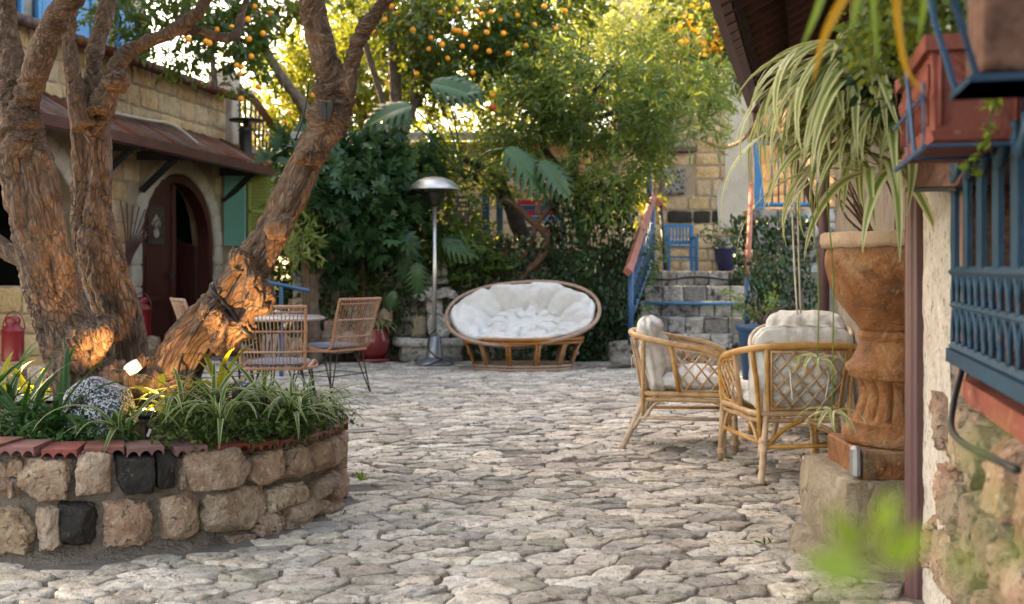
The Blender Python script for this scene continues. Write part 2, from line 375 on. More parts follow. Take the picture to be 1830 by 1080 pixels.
M['l_spider'] = stripemat('spider_leaf', (.17, .26, .07), (.62, .62, .36), .32, .52)
M['l_spider2'] = stripemat('spider_leaf_dark', (.06, .14, .035), (.46, .47, .22), .55, .75)
M['l_fern'] = leafmat('fern_leaf', (.04, .11, .02), (.13, .22, .05), .4, .45)

# speckled granite boulders
g = NG('speckled_granite'); v = pos_vec(g)
vo = g.n('ShaderNodeTexVoronoi'); vo.inputs['Scale'].default_value = 170; g.l(v, vo.inputs['Vector'])
sep = g.n('ShaderNodeSeparateColor'); g.l(vo.outputs['Color'], sep.inputs[0])
c = g.ramp(sep.outputs[0], [(.0, (.010, .012, .018)), (.52, (.022, .026, .036)), (.60, (.22, .24, .28)), (1., (.50, .52, .55))])
b = g.n('ShaderNodeBsdfPrincipled'); g.l(c, b.inputs['Base Color']); b.inputs['Roughness'].default_value = .6
bn = g.n('ShaderNodeBump'); bn.inputs['Strength'].default_value = .5; bn.inputs['Distance'].default_value = .004
g.l(sep.outputs[0], bn.inputs['Height']); g.l(bn.outputs[0], b.inputs['Normal'])
g.l(b.outputs[0], g.out.inputs[0]); M['granite'] = g.m
# carved tile
g = NG('carved_tile'); v = pos_vec(g)
vo = g.n('ShaderNodeTexVoronoi', feature='DISTANCE_TO_EDGE'); vo.inputs['Scale'].default_value = 16; g.l(v, vo.inputs['Vector'])
c = g.ramp(vo.outputs['Distance'], [(.0, (.22, .20, .19)), (.10, (.20, .18, .17)), (.16, (.03, .028, .03)), (1., (.05, .03, .03))])
b = g.n('ShaderNodeBsdfPrincipled'); g.l(c, b.inputs['Base Color']); g.l(b.outputs[0], g.out.inputs[0]); M['carved'] = g.m

# furrowed bark that follows the grain of the stems (vector attribute "grain" runs slowly along each stem)
g = NG('stem_bark'); at_n = g.n('ShaderNodeAttribute'); at_n.attribute_name = 'grain'; v = at_n.outputs['Vector']
dn = g.n('ShaderNodeTexNoise'); dn.inputs['Scale'].default_value = 22; dn.inputs['Detail'].default_value = 4; g.l(v, dn.inputs['Vector'])
va = g.n('ShaderNodeVectorMath', operation='MULTIPLY_ADD'); g.l(dn.outputs['Color'], va.inputs[0]); va.inputs[1].default_value = (.05, .05, .05); g.l(v, va.inputs[2])
vo = g.n('ShaderNodeTexVoronoi', feature='DISTANCE_TO_EDGE'); vo.inputs['Scale'].default_value = 46; g.l(va.outputs[0], vo.inputs['Vector'])
fis = g.ramp(vo.outputs['Distance'], [(.0, (0, 0, 0)), (.16, (1, 1, 1))])
pos = pos_vec(g); patch = g.ramp(g.noise(pos, 7, 5, .6, .5), [(.42, (0, 0, 0)), (.60, (1, 1, 1))])
pl = g.ramp(g.noise(v, 30, 8, .65, .8), [(.28, (.065, .034, .023)), (.5, (.145, .086, .058)), (.72, (.275, .19, .14))])
c = g.mix(g.math('MULTIPLY', g.math('SUBTRACT', 1.0, fis), g.math('ADD', g.math('MULTIPLY', patch, .55), .35)), pl, (.040, .024, .018))
b = g.n('ShaderNodeBsdfPrincipled'); g.l(c, b.inputs['Base Color']); b.inputs['Roughness'].default_value = .78; b.inputs['Specular IOR Level'].default_value = .4
bn = g.n('ShaderNodeBump'); bn.inputs['Strength'].default_value = .8; bn.inputs['Distance'].default_value = .014
g.l(g.math('ADD', g.math('MULTIPLY', fis, g.math('ADD', g.math('MULTIPLY', patch, .5), .25)), g.math('MULTIPLY', g.noise(v, 60, 8, .7), .9)), bn.inputs['Height'])
g.l(bn.outputs[0], b.inputs['Normal']); g.l(b.outputs[0], g.out.inputs[0]); M['stembark'] = g.m

# ------------------------------------------------------------------ generators
def leaf_template(kind):
    if kind == 'slim':  V = [(0, 0, 0), (.11, .3, .02), (.10, .65, .0), (0, 1, -.06), (-.10, .65, .0), (-.11, .3, .02)]
    elif kind == 'broad': V = [(0, 0, 0), (.30, .28, .05), (.27, .62, .03), (0, 1, -.06), (-.27, .62, .03), (-.30, .28, .05)]
    else: V = [(0, 0, 0), (.20, .3, .04), (.18, .65, .02), (0, 1, -.05), (-.18, .65, .02), (-.20, .3, .04)]
    return np.array(V), np.array([[0, 1, 2, 3], [0, 3, 4, 5]])
def palmate_template(n=5):
    V = [(0, 0, 0)]; Fc = []
    for k in range(n):
        a = (k-(n-1)/2)*.62; L = 1-.13*abs(k-(n-1)/2); ca, sa = math.sin(a), math.cos(a)
        o = len(V)
        for (u, w_) in ((.45, .15), (.75, .11), (1, 0), (.75, -.11), (.45, -.15)):
            V.append((ca*u*L+sa*w_, sa*u*L-ca*w_, -.12*u*u))
        Fc.append([0, o, o+1, o+2]); Fc.append([0, o+2, o+3, o+4])
    return np.array(V), np.array(Fc)
def add_leaves(mb, P, D, L, tpl, tint, droop=.3, up=.6, R=None):
    """P points, D growing directions, L lengths"""
    R = R or rng
    TV, TF = tpl; n = len(P); D = D/np.maximum(1e-6, np.linalg.norm(D, axis=1, keepdims=True))
    D = D+np.array([0, 0, -droop]); D /= np.linalg.norm(D, axis=1, keepdims=True)
    U = R.normal(size=(n, 3))*.6+np.array([0, 0, up]); X = np.cross(D, U); X /= np.maximum(1e-6, np.linalg.norm(X, axis=1, keepdims=True))
    Z = np.cross(X, D)
    V = P[:, None, :]+L[:, None, None]*(TV[None, :, 0, None]*X[:, None, :]+TV[None, :, 1, None]*D[:, None, :]+TV[None, :, 2, None]*Z[:, None, :])
    k = len(TV); Fc = (TF[None]+(np.arange(n)*k)[:, None, None]).reshape(-1, TF.shape[1])
    mb.add(V.reshape(-1, 3), Fc, np.repeat(tint, k))
def crown(blobs, twigs, per=9, leaf=.08, twig=.16, tpl='oval', thresh=.0, fs=1.6, hollow=.35, droop=.3, seed=0, jit=.25):
    """blobs (x,y,z,rx,ry,rz); leaves sit on twigs spread through the volume, thinned into clumps with gaps"""
    R = np.random.default_rng(seed+100); mb = MB()
    B = np.array(blobs); vol = B[:, 3]*B[:, 4]*B[:, 5]; pr = vol/vol.sum()
    k = R.choice(len(B), size=twigs*3, p=pr); d = R.normal(size=(len(k), 3)); d /= np.linalg.norm(d, axis=1, keepdims=True)
    r = hollow+(1-hollow)*R.random(len(k))**.5
    r *= .75+.5*fbm(d*2.2+k[:, None]*3.1, 2)
    P = B[k, :3]+d*r[:, None]*B[k, 3:6]
    keep = fbm(P*fs+seed, 3) > thresh; P = P[keep][:twigs]; d = d[keep][:twigs]
    n = len(P); tdir = d+R.normal(size=(n, 3))*.7; tdir /= np.linalg.norm(tdir, axis=1, keepdims=True)
    s = np.linspace(0, 1, per); pts = (P[:, None, :]+tdir[:, None, :]*(s*twig)[None, :, None]).reshape(-1, 3)
    pts += R.normal(size=pts.shape)*leaf*jit
    side = R.normal(size=(n*per, 3)); ld = np.repeat(tdir, per, 0)*.7+side*.8
    L = leaf*(.6+.7*R.random(n*per)); base = fbm(P*3.0+5, 2)
    tint = np.clip(np.repeat(base, per)+R.normal(size=n*per)*.2, 0, 1)
    t = palmate_template() if tpl == 'palm' else leaf_template(tpl)
    add_leaves(mb, pts, ld, L, t, tint, droop, R=R)
    return mb
def ribbon(mb, o, az, L, w, e0, bend, rollc=.0, n=10, cols=5, R=rnd, wave=.0, fold=.35):
    """arching strap leaf from o; tint = 0 in the middle, 1 at the margins"""
    p = Vector(o); V = []; T = []; az0 = az
    for k in range(n+1):
        t = k/n; e = e0-bend*t**1.15; a = az0+wave*math.sin(t*3)
        dr = Vector((math.cos(a)*math.cos(e), math.sin(a)*math.cos(e), math.sin(e)))
        side = Vector((-math.sin(a), math.cos(a), 0)); nrm = side.cross(dr)*-1
        if k: p = p+dr*(L/n)
        ww = w*(.55+.45*math.sin(min(1, t*2.2)*PI/2))*(1-max(0, (t-.35)/.65)**1.6)+.0006
        for j in range(cols):
            x = -1+2*j/(cols-1); V.append(tuple(p+side*(x*ww)+nrm*(abs(x)*ww*fold))); T.append(abs(x))
    Fc = [[k*cols+j, k*cols+j+1, (k+1)*cols+j+1, (k+1)*cols+j] for k in range(n) for j in range(cols-1)]
    mb.add(V, Fc, T); return p
def rough_tube(pts, rad, n=14, amp=.12, fr=9, sub=6, seed=0):
    P = cr(pts, sub); mb = MB(); mb.tube(P, rad, n); V = mb.v[0]; m = len(P); Rr = np.interp(np.linspace(0, 1, m), np.linspace(0, 1, len(rad)), rad)
    C = np.repeat(np.array([tuple(p) for p in P]), n, 0); D = V-C
    k = 1+amp*2*(fbm(V*fr+seed, 3)-.5)+amp*1.2*(vnoise(V*np.array([fr*3, fr*3, fr*.7])+seed)-.5)
    mb.v[0] = C+D*k[:, None]; return mb
def merge(*ms):
    r = MB()
    for m in ms:
        r.add(m.verts(), m.f, np.concatenate(m.t))
    return r
def rock(c, size, seed=0, sub=3, amp=.25, box=.55, Mx=None, fr=2.2, crag=.10):
    """irregular stone: rounded box on an icosphere-like cube grid with cragged faces"""
    n = 2**sub; V = []; idx = {}; Fc = []
    def vid(p):
        key = tuple(int(round(q*n)) for q in p)
        if key not in idx: idx[key] = len(V); V.append(p)
        return idx[key]
    for ax in range(3):
        for sg in (-1, 1):
            for i in range(n):
                for j in range(n):
                    q = []
                    for (a, b_) in ((i, j), (i+1, j), (i+1, j+1), (i, j+1)):
                        u = -1+2*a/n; v_ = -1+2*b_/n; p = [0, 0, 0]; p[ax] = sg; p[(ax+1) % 3] = u; p[(ax+2) % 3] = v_
                        q.append(vid(tuple(p)))
                    Fc.append(q if sg > 0 else q[::-1])
    A = np.array(V); S = A/np.linalg.norm(A, axis=1, keepdims=True)
    A = A*box+S*1.15*(1-box)
    d = 1+amp*(fbm(S*fr*.8+seed*7.7, 2)-.5)*2
    A = A*d[:, None]
    Rr = np.random.default_rng(int(seed*97) % 100000)           # chisel flat facets, then roughen
    if crag > .06:
        for _ in range(16):
            nrm = Rr.normal(size=3); nrm /= np.linalg.norm(nrm); o = np.abs(nrm).sum()*Rr.uniform(.62, .82)
            A = A-np.maximum(0, A @ nrm-o)[:, None]*nrm
    cgr = np.abs(fbm(A*fr*1.7+seed*3.1, 3)-.5)*2
    A = A*(1+crag*(cgr-.3)*.8)[:, None]
    if sub >= 4: A = A*(1+crag*.22*(fbm(A*9+seed, 3)-.5))[:, None]
    A = A*np.array(size)/2
    if Mx is not None: A = (np.array(Mx) @ A.T).T
    mb = MB(); mb.add(A+np.array(c), Fc); return mb
def stone_templates(mat, k=7, depth=.12, rough=.05):
    out = []
    for s in range(k):
        n = 4; V = []; T = np.linspace(-.5, .5, n+1)
        R = np.random.default_rng(s+50)
        def edge(u): return u
        for j in range(n+1):
            for i in range(n+1):
                u, v_ = T[i], T[j]; e = max(abs(u), abs(v_))
                y = -.10 if e > .49 else R.normal()*rough-.0
                uu = u+R.normal()*.018; vv = v_+R.normal()*.022
                if abs(u) > .4 and abs(v_) > .4: uu *= .93; vv *= .93
                V.append((uu, y, vv))
        Fc = [[j*(n+1)+i, j*(n+1)+i+1, (j+1)*(n+1)+i+1, (j+1)*(n+1)+i] for j in range(n) for i in range(n)]
        ring = [i for i in range(n+1)]+[j*(n+1)+n for j in range(1, n+1)]+[n*(n+1)+i for i in range(n-1, -1, -1)]+[j*(n+1) for j in range(n-1, 0, -1)]
        o = len(V)
        for r in ring: V.append((V[r][0]*1.02, -1.0, V[r][2]*1.02))
        m = len(ring)
        for a in range(m): Fc.append([ring[a], o+a, o+(a+1) % m, ring[(a+1) % m]])
        mb = MB(); mb.add(V, Fc); me = to_mesh(mb, 'stone', mat); out.append(me)
    return out
def ashlar(parent, O, U, N, W, H, row=.25, wd=(.28, .5), joint=.02, proud=.018, tpls=None, skip=None, seed=0, alt=None, limit=300, name='stone'):
    """stones of uneven size laid in courses on a wall plane. O lower corner, U along, N outward (y of the template)"""
    R = random.Random(seed); z = 0; cnt = 0; U = Vector(U).normalized(); N = Vector(N).normalized(); Z = Vector((0, 0, 1))
    while z < H-.05:
        h = min(row*R.uniform(.8, 1.2), H-z)
        if H-z-h < .09: h = H-z
        x = -R.uniform(0, wd[0])
        while x < W:
            q = R.uniform(*wd); x0, x1 = max(0, x), min(W, x+q); x += q
            if x1-x0 < .07: continue
            cx, cz = (x0+x1)/2, z+h/2
            if skip and skip(x0, x1, z, z+h): continue
            if cnt >= limit: return cnt
            me = R.choice((alt(cx, cz) if alt and alt(cx, cz) else tpls))
            Mx = Matrix(((U.x, N.x, Z.x, 0), (U.y, N.y, Z.y, 0), (U.z, N.z, Z.z, 0), (0, 0, 0, 1)))
            c = Vector(O)+U*cx+Z*cz+N*(proud*R.uniform(.6, 1.5))
            inst(name, me, parent, Matrix.Translation(c) @ Mx @ Matrix.Diagonal((x1-x0-joint, .05, h-joint, 1))); cnt += 1
        z += h
    return cnt
def grid_surface(fn, nu, nv, closed_u=False):
    V = [fn(i/(nu if closed_u else nu-1), j/(nv-1)) for j in range(nv) for i in range(nu)]
    Fc = [[j*nu+i, j*nu+(i+1) % nu, (j+1)*nu+(i+1) % nu, (j+1)*nu+i] for j in range(nv-1) for i in range(nu if closed_u else nu-1)]
    return V, Fc
def cushion(w, h, t, tufts=(3, 3), seed=0, n=34, p=2.3):
    """tufted pad in local xy, thickness along z (both faces)"""
    T = np.linspace(-1, 1, n); X, Y = np.meshgrid(T, T)
    e = np.clip(1-np.abs(X)**p, 0, 1)*np.clip(1-np.abs(Y)**p, 0, 1)
    th = e**.5
    tx = (np.arange(tufts[0])+.5)/tufts[0]*2-1; ty = (np.arange(tufts[1])+.5)/tufts[1]*2-1
    dim = np.zeros_like(X)
    for a in tx:
        for b_ in ty: dim = np.maximum(dim, np.exp(-(((X-a)*tufts[0])**2+((Y-b_)*tufts[1])**2)/.10))
    line = np.zeros_like(X)
    for a in tx: line = np.maximum(line, .16*np.exp(-(((X-a)*tufts[0])/.22)**2))
    for b_ in ty: line = np.maximum(line, .16*np.exp(-(((Y-b_)*tufts[1])/.22)**2))
    P = np.stack([X.ravel()*3+seed, Y.ravel()*3, np.full(X.size, seed*1.7)], 1)
    wr = (fbm(P*1.3, 2)-.5).reshape(X.shape)*.7+(.5-np.abs(2*vnoise(P*2.3+4)-1)).reshape(X.shape)*.22
    top = t/2*th*(1-.55*dim)*(1-line*.6)+wr*t*.34*e**.3
    bot = -t/2*th*(1-.35*dim)*(1-line*.4)+wr*t*.2*e**.3
    rim = (fbm(P*1.8+9, 2)-.5).reshape(X.shape)*.07
    # round the corners of the outline
    k = np.maximum(1, (np.abs(X)**4+np.abs(Y)**4)**(1/4)); XX = X/k*(1+rim)*w/2; YY = Y/k*(1+rim)*h/2
    A = np.stack([XX.ravel(), YY.ravel(), top.ravel()], 1); Bv = np.stack([XX.ravel(), YY.ravel(), bot.ravel()], 1)
    mb = MB(); q = [[j*n+i, j*n+i+1, (j+1)*n+i+1, (j+1)*n+i] for j in range(n-1) for i in range(n-1)]
    m = n*n; Fc = q+[[a+m for a in f][::-1] for f in q]
    ring = [i for i in range(n)]+[j*n+n-1 for j in range(1, n)]+[(n-1)*n+i for i in range(n-2, -1, -1)]+[j*n for j in range(n-2, 0, -1)]
    for a in range(len(ring)):
        x, y = ring[a], ring[(a+1) % len(ring)]; Fc.append([x, x+m, y+m, y])
    mb.add(np.concatenate([A, Bv]), Fc); return mb
def xform(mb, Mx):
    r = MB(); V = mb.verts(); A = np.array(Mx.to_3x3()); r.add((A @ V.T).T+np.array(Mx.translation), mb.f, np.concatenate(mb.t)); return r
def axes(o, x, y, z):
    x, y, z = Vector(x).normalized(), Vector(y).normalized(), Vector(z).normalized()
    return Matrix(((x.x, y.x, z.x, o[0]), (x.y, y.y, z.y, o[1]), (x.z, y.z, z.z, o[2]), (0, 0, 0, 1)))
def monstera_leaf(L, Wd, curl=.3, lobes=7):
    V = []; Fc = []; T = []
    wf = lambda t: Wd*(math.sin(PI*min(1, (t*.92+.10))**.75))**.8
    for s in (-1, 1):
        for k in range(lobes):
            t0, t1 = k/lobes, (k+1)/lobes; o = len(V)
            for i, t in enumerate((t0, (t0+t1)/2, t1)):
                z0 = -curl*L*t*t
                V.append((0, t*L, z0)); T.append(.9)
                wi = wf(t)*.34; V.append((s*wi, t*L+wi*.25, z0+.02*L)); T.append(.5)
            for i, (t, g_) in enumerate(((t0, .17), ((t0+t1)/2, 0), (t1, -.17))):
                tt = t+g_/lobes*1.0; wo = wf((t0+t1)/2)*(1.0 if i == 1 else .80); z0 = -curl*L*t*t
                wm = wo*.7; tm = t+g_/lobes*1.2
                V.append((s*wm, tm*L+wm*.36, z0-.01*L)); T.append(.4)
                V.append((s*wo, tt*L+wo*.46, z0-.10*L)); T.append(.2)
            a = lambda r, c_: o+(r*2+c_ if c_ < 2 else 6+r*2+c_-2)
            for r in range(2):
                for c_ in range(3):
                    q = [a(r, c_), a(r, c_+1), a(r+1, c_+1), a(r+1, c_)]; Fc.append(q if s > 0 else q[::-1])
    mb = MB(); mb.add(V, Fc, T); return mb

# ================================================================== GROUND
mb = MB(); mb.add([(-60, -20, -.02), (60, -20, -.02), (60, 90, -.02), (-60, 90, -.02)], [[0, 1, 2, 3]])
ground = single('ground', mb, M['earth'], 'packed soil around and below the courtyard', 'ground', kind='structure', smooth=False)
del ground['category']; 
PC, PR = Vector((-1.97, 5.25, 0)), 1.10              # the round planter
def lwall(d): return -7.37+.176*d                    # left house front, x at depth d
def rwall(d): return .535+.25*d                      # right house front
n = 60; mb = MB()
V, Fc = grid_surface(lambda a, b_: (-6.5+10.5*a, 1.0+12.6*b_, 0), 70, 84)
V = np.array(V); V[:, 2] = -.006+.012*(fbm(V*np.array([1.6, 1.6, 1]), 3)-.5)+.008*(fbm(V*8, 2)-.5)
mb.add(V, Fc)
court = single('courtyard_floor', mb, M['joint'], 'sandy mortar bed of the cobbled courtyard', 'ground', kind='structure')
del court['category']
def build_cobbles():
    R = random.Random(5); ang = math.radians(7); ca, sa = math.cos(ang), math.sin(ang)
    DX, DY = .185, .118; pts = {}
    for j in range(-8, 132):
        for i in range(-62, 50):
            u = (i+.5*(j % 2)+R.uniform(-.48, .48))*DX; v_ = (j+R.uniform(-.42, .42)+.5*math.sin(i*.7+j*.23))*DY
            pts[(i, j)] = (u, v_)
    out = []
    for (i, j), (u, v_) in pts.items():
        x, y = u*ca-v_*sa, u*sa+v_*ca+.8
        if y < 2.6 or y > 13.2 or abs(x) > y*.4816+1.0: continue
        if (x-PC.x)**2+(y-PC.y)**2 < (PR+.10)**2: continue
        if x < lwall(y)+.1 or x > rwall(y)-.05: continue
        if y > 12.75 and x < 1.2: continue
        poly = [(u-.3, v_-.24), (u+.3, v_-.24), (u+.3, v_+.24), (u-.3, v_+.24)]
        for a in range(-2, 3):
            for b_ in range(-2, 3):
                q = pts.get((i+a, j+b_))
                if q is None or (a == 0 and b_ == 0): continue
                # bisector in a stretched metric so stones come out longer than deep
                mx, my = (u+q[0])/2, (v_+q[1])/2; nx, ny = (q[0]-u)/(DX*DX), (q[1]-v_)/(DY*DY)
                new = []; m = len(poly)
                dist = [(p[0]-mx)*nx+(p[1]-my)*ny for p in poly]
                if max(dist) <= 0: continue
                for k in range(m):
                    k2 = (k+1) % m
                    if dist[k] <= 0: new.append(poly[k])
                    if dist[k]*dist[k2] < 0:
                        t = dist[k]/(dist[k]-dist[k2]); new.append((poly[k][0]+(poly[k2][0]-poly[k][0])*t, poly[k][1]+(poly[k2][1]-poly[k][1])*t))
                poly = new
                if len(poly) < 3: break
        if len(poly) < 3: continue
        cx = sum(p[0] for p in poly)/len(poly); cy = sum(p[1] for p in poly)/len(poly)
        P2 = []
        g_ = R.uniform(.003, .0095); m = len(poly)
        for p in poly:
            dx, dy = p[0]-cx, p[1]-cy; L = math.hypot(dx, dy)+1e-6; k = max(.3, 1-g_/L*1.25); P2.append((cx+dx*k, cy+dy*k))
        for _ in range(1):             # cut the corners
            Q = []
            for k in range(len(P2)):
                a, b_ = P2[k], P2[(k+1) % len(P2)]; L = math.hypot(a[0]-b_[0], a[1]-b_[1])
                if L < .03: Q.append(((a[0]+b_[0])/2, (a[1]+b_[1])/2)); continue
                c1 = R.uniform(.06, .17); Q.append((a[0]+(b_[0]-a[0])*c1, a[1]+(b_[1]-a[1])*c1)); Q.append((b_[0]+(a[0]-b_[0])*c1, b_[1]+(a[1]-b_[1])*c1))
            P2 = Q
        area = .5*abs(sum(P2[k][0]*P2[(k+1) % len(P2)][1]-P2[(k+1) % len(P2)][0]*P2[k][1] for k in range(len(P2))))
        if area < .003: continue
        h = R.uniform(.003, .015); tx, ty = R.gauss(0, .038), R.gauss(0, .038); m = len(P2)
        if R.random() < .05: h -= .012
        if y < 8:                                        # wobble the outline
            Q = []
            for k in range(len(P2)):
                a, b_ = P2[k], P2[(k+1) % len(P2)]; Q.append(a)
                L = math.hypot(a[0]-b_[0], a[1]-b_[1]); o = R.gauss(0, .055)*L
                if L > .035: Q.append(((a[0]+b_[0])/2-(b_[1]-a[1])/L*o, (a[1]+b_[1])/2+(b_[0]-a[0])/L*o))
            P2 = Q; m = len(P2)
        rings = [(1.0, -.035), (.99, h-.008), (.965, h-.0015), (.78, h), (.5, h), (.24, h)] if y < 8 else [(1.0, -.03), (.98, h-.007), (.88, h)]
        V = []
        for (k, z) in rings:
            for p in P2:
                px_, py_ = cx+(p[0]-cx)*k, cy+(p[1]-cy)*k
                V.append((px_*ca-py_*sa, px_*sa+py_*ca+.8, z+(px_-cx)*tx+(py_-cy)*ty))
        V.append((cx*ca-cy*sa, cx*sa+cy*ca+.8, h+.001))
        V = np.array(V); nz = np.arange(len(V)) >= m
        so = R.uniform(0, 50); hn = fbm(V*np.array([17, 17, 1])+so, 3)
        V[:, 2] += nz*(.007*(np.round(hn*7)/7*.6+hn*.4-.5)-.009*np.clip(.12-np.abs(fbm(V*np.array([16, 22, 1])+so+9, 2)-.5), 0, 1)/.12*(np.arange(len(V)) >= 2*m))
        V[:, :2] += .007*(np.stack([vnoise(V*22), vnoise(V*22+9)], 1)-.5)
        nr = len(rings)
        Fc = [[r*m+k, r*m+(k+1) % m, (r+1)*m+(k+1) % m, (r+1)*m+k] for r in range(nr-1) for k in range(m)]
        Fc += [[(nr-1)*m+k, (nr-1)*m+(k+1) % m, nr*m] for k in range(m)]
        out.append((area/(y*y*y), V, Fc, R.random(), abs(x) < y*.4816+.05 and y > 3.55))
    out.sort(key=lambda q: -q[0]*(1 if q[4] else .001))
    rest = MB()
    for k, (_, V, Fc, t, vis) in enumerate(out):
        if k < 298:
            mb = MB(); mb.add(V, Fc, t); c = V.mean(0); o = obj('cobblestone', mb, M['cobble'], court)
        else: rest.add(V, Fc, t)
    tag(obj('cobblestones', rest, M['cobble'], court), kind='stuff')
build_cobbles()

# ================================================================== LEFT HOUSE
lh = thing('stone_house', 'honey stone house with arched red door and tiled lean-to roof behind the gnarled tree', 'house', (lwall(13)-.5, 13, 0))
LU = Vector((.176, 1, 0)).normalized(); LN = Vector((1, -.176, 0)).normalized(); LO = Vector((lwall(9), 9, 0))
ZW = Vector((0, 0, 1)); lu = lambda d: (d-9)*1.0154
LP = lambda u, z, o=0: LO+LU*u+ZW*z+LN*o
uA, uD, uE, HW_, ZS, ZT = lu(11.6), lu(15.1), lu(16.55), 1.08, 1.45, 2.46
def arch_z(x, hw=HW_, zs=ZS, zt=ZT): return zs+(zt-zs)*math.sqrt(max(0, 1-(x/hw)**2))
mb = MB()
for a, b_ in ((0, uA-HW_), (uA+HW_, uD-HW_), (uD+HW_, uE)): mb.slab(LP(0, 0), LU, ZW, LN, [(a, -.1), (b_, -.1), (b_, 3.80), (a, 3.80)], .35)
for uc in (uA, uD):
    xs = np.linspace(-HW_, HW_, 19)
    for k in range(18):
        mb.slab(LP(0, 0), LU, ZW, LN, [(uc+xs[k], arch_z(xs[k])), (uc+xs[k+1], arch_z(xs[k+1])), (uc+xs[k+1], 3.80), (uc+xs[k], 3.80)], .35)
facade = obj('facade', mb, M['ashlar_mortar'], lh, smooth=False)
ST = stone_templates(M['ashlar']); STD = stone_templates(M['basalt'], 3); STG = stone_templates(M['stepstone'], 5); STP = stone_templates(M['plaster'], 4)
def skipL(x0, x1, z0, z1):
    for uc in (uA, uD):
        for x in (x0, (x0+x1)/2, x1):
            if abs(x-uc) < HW_+.24 and z0 < arch_z(max(-HW_, min(HW_, (x-uc)*.82)))+.2: return True
    return x1 < 1.2 or (2.68 < z0+.1 < 3.02)
ashlar(facade, LP(0, 0), LU, LN, uE-.02, 3.80, .25, (.26, .62), tpls=ST, skip=skipL, seed=3, limit=290, joint=.026)
# arch surrounds
for uc in (uA, uD):
    for k in range(15):
        a = PI*(k+.5)/15; x = -math.cos(a)*(HW_+.12); z = ZS+math.sin(a)*(ZT-ZS+.12)
        tdir = (LU*math.sin(a)*1.0+ZW*math.cos(a)); 
        Mx = axes(LP(uc+x, z, .03), LU*math.sin(a)+ZW*math.cos(a), LN, ZW*math.sin(a)-LU*math.cos(a))
        inst('voussoir', rnd.choice(STP), facade, Mx @ Matrix.Diagonal((.235 if k not in (0, 14) else .25, .06, .225, 1)))
    for s in (-1, 1):
        for k in range(5): inst('quoin', rnd.choice(STP), facade, axes(LP(uc+s*(HW_+.12), .15+k*.29, .03), LU, LN, ZW) @ Matrix.Diagonal((.23, .06, .275, 1)))
# dark rooms behind the arches
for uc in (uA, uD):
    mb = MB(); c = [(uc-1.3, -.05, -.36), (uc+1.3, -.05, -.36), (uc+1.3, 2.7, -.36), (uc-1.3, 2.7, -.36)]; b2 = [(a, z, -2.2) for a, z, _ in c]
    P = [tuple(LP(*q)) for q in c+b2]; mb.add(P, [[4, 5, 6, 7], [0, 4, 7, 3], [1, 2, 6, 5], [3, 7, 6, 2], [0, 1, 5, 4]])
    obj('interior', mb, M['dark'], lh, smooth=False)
def arch_frame(uc, hw, zt, zs, wdt, o0, o1):
    mb = MB(); path = [(-hw, -.02)]+[(-hw, zs)]+[(-hw*math.cos(a), zs+(zt-zs)*math.sin(a)) for a in np.linspace(0, PI, 21)[1:-1]]+[(hw, zs), (hw, -.02)]
    V = []; n_ = len(path)
    for (x, z) in path:
        f = 1-wdt/hw; xi = x*f; zi = z if z <= zs else zs+(z-zs)*(1-wdt/(zt-zs))
        for (a, b_, o) in ((x, z, o0), (xi, zi, o0), (xi, zi, o1), (x, z, o1)): V.append(tuple(LP(uc+a, b_, o)))
    mb.add(V, [[k*4+j, k*4+(j+1) % 4, (k+1)*4+(j+1) % 4, (k+1)*4+j] for k in range(n_-1) for j in range(4)]); return mb
door = obj('door', arch_frame(uD, 1.06, 2.44, 1.46, .11, -.02, -.20), M['redwood'], lh, smooth=False)
def leaf_poly(x0, x1, z0=0.02): return [(uD+x0, z0), (uD+x1, z0)]+[(uD+x, arch_z(x, .95, 1.46, 2.33)) for x in np.linspace(x1, x0, 9)]
mb = MB(); mb.slab(LP(0, 0, -.11), LU, ZW, LN, leaf_poly(-.94, -.03), .05)
dl = obj('door_leaf', mb, M['redwood'], door, smooth=False)
mb = MB()
for (a, b_, z0, z1) in ((-.80, -.22, .18, .55), (-.80, -.22, .66, 1.30)): mb.slab(LP(0, 0, -.085), LU, ZW, LN, [(uD+a, z0), (uD+b_, z0), (uD+b_, z1), (uD+a, z1)], .025)
mb.slab(LP(0, 0, -.09), LU, ZW, LN, [(uD-.06, .02), (uD+.05, .02), (uD+.05, 2.31), (uD-.06, 2.31)], .07)
obj('door_panel', mb, M['redwood'], door, smooth=False)
mb = MB(); mb.slab(LP(0, 0, -.095), LU, ZW, LN, [(uD-.72, 1.45), (uD-.28, 1.45), (uD-.28, 1.98), (uD-.72, 1.98)], .014); obj('pane', mb, M['pane'], door, smooth=False)
mb = MB()                                             # pale vase-of-flowers figure behind the glass
for (a, z, r, h_) in [((q[0]+.5)*.62-.5, (q[1]-1.7)*.68+1.70, q[2]*.6, q[3]*.66) for q in ((-.5, 1.56, .13, .10), (-.5, 1.66, .07, .08), (-.5, 1.76, .10, .05), (-.40, 1.84, .05, .05), (-.60, 1.84, .05, .05), (-.5, 1.88, .05, .06), (-.66, 1.74, .03, .05), (-.34, 1.74, .03, .05))]:
    q = [(uD+a+r*math.cos(t), z+h_*math.sin(t)) for t in np.linspace(0, 2*PI, 10)[:-1]]; mb.slab(LP(0, 0, -.092), LU, ZW, LN, q, .006)
obj('figure', mb, M['plaster'], door, smooth=False)
mb = MB(); mb.box(LP(uD-.13, 1.02, -.06), (.05, .05, .12)); obj('handle', mb, M['black'], door, smooth=False)
mb = MB(); mb.slab(LP(uD+.88, 0, -.2), LN*-1, ZW, LU, [(0, .02), (.85, .02), (.85, 1.75), (0, 1.45)], .05); obj('door_leaf', mb, M['redwood'], door, smooth=False)
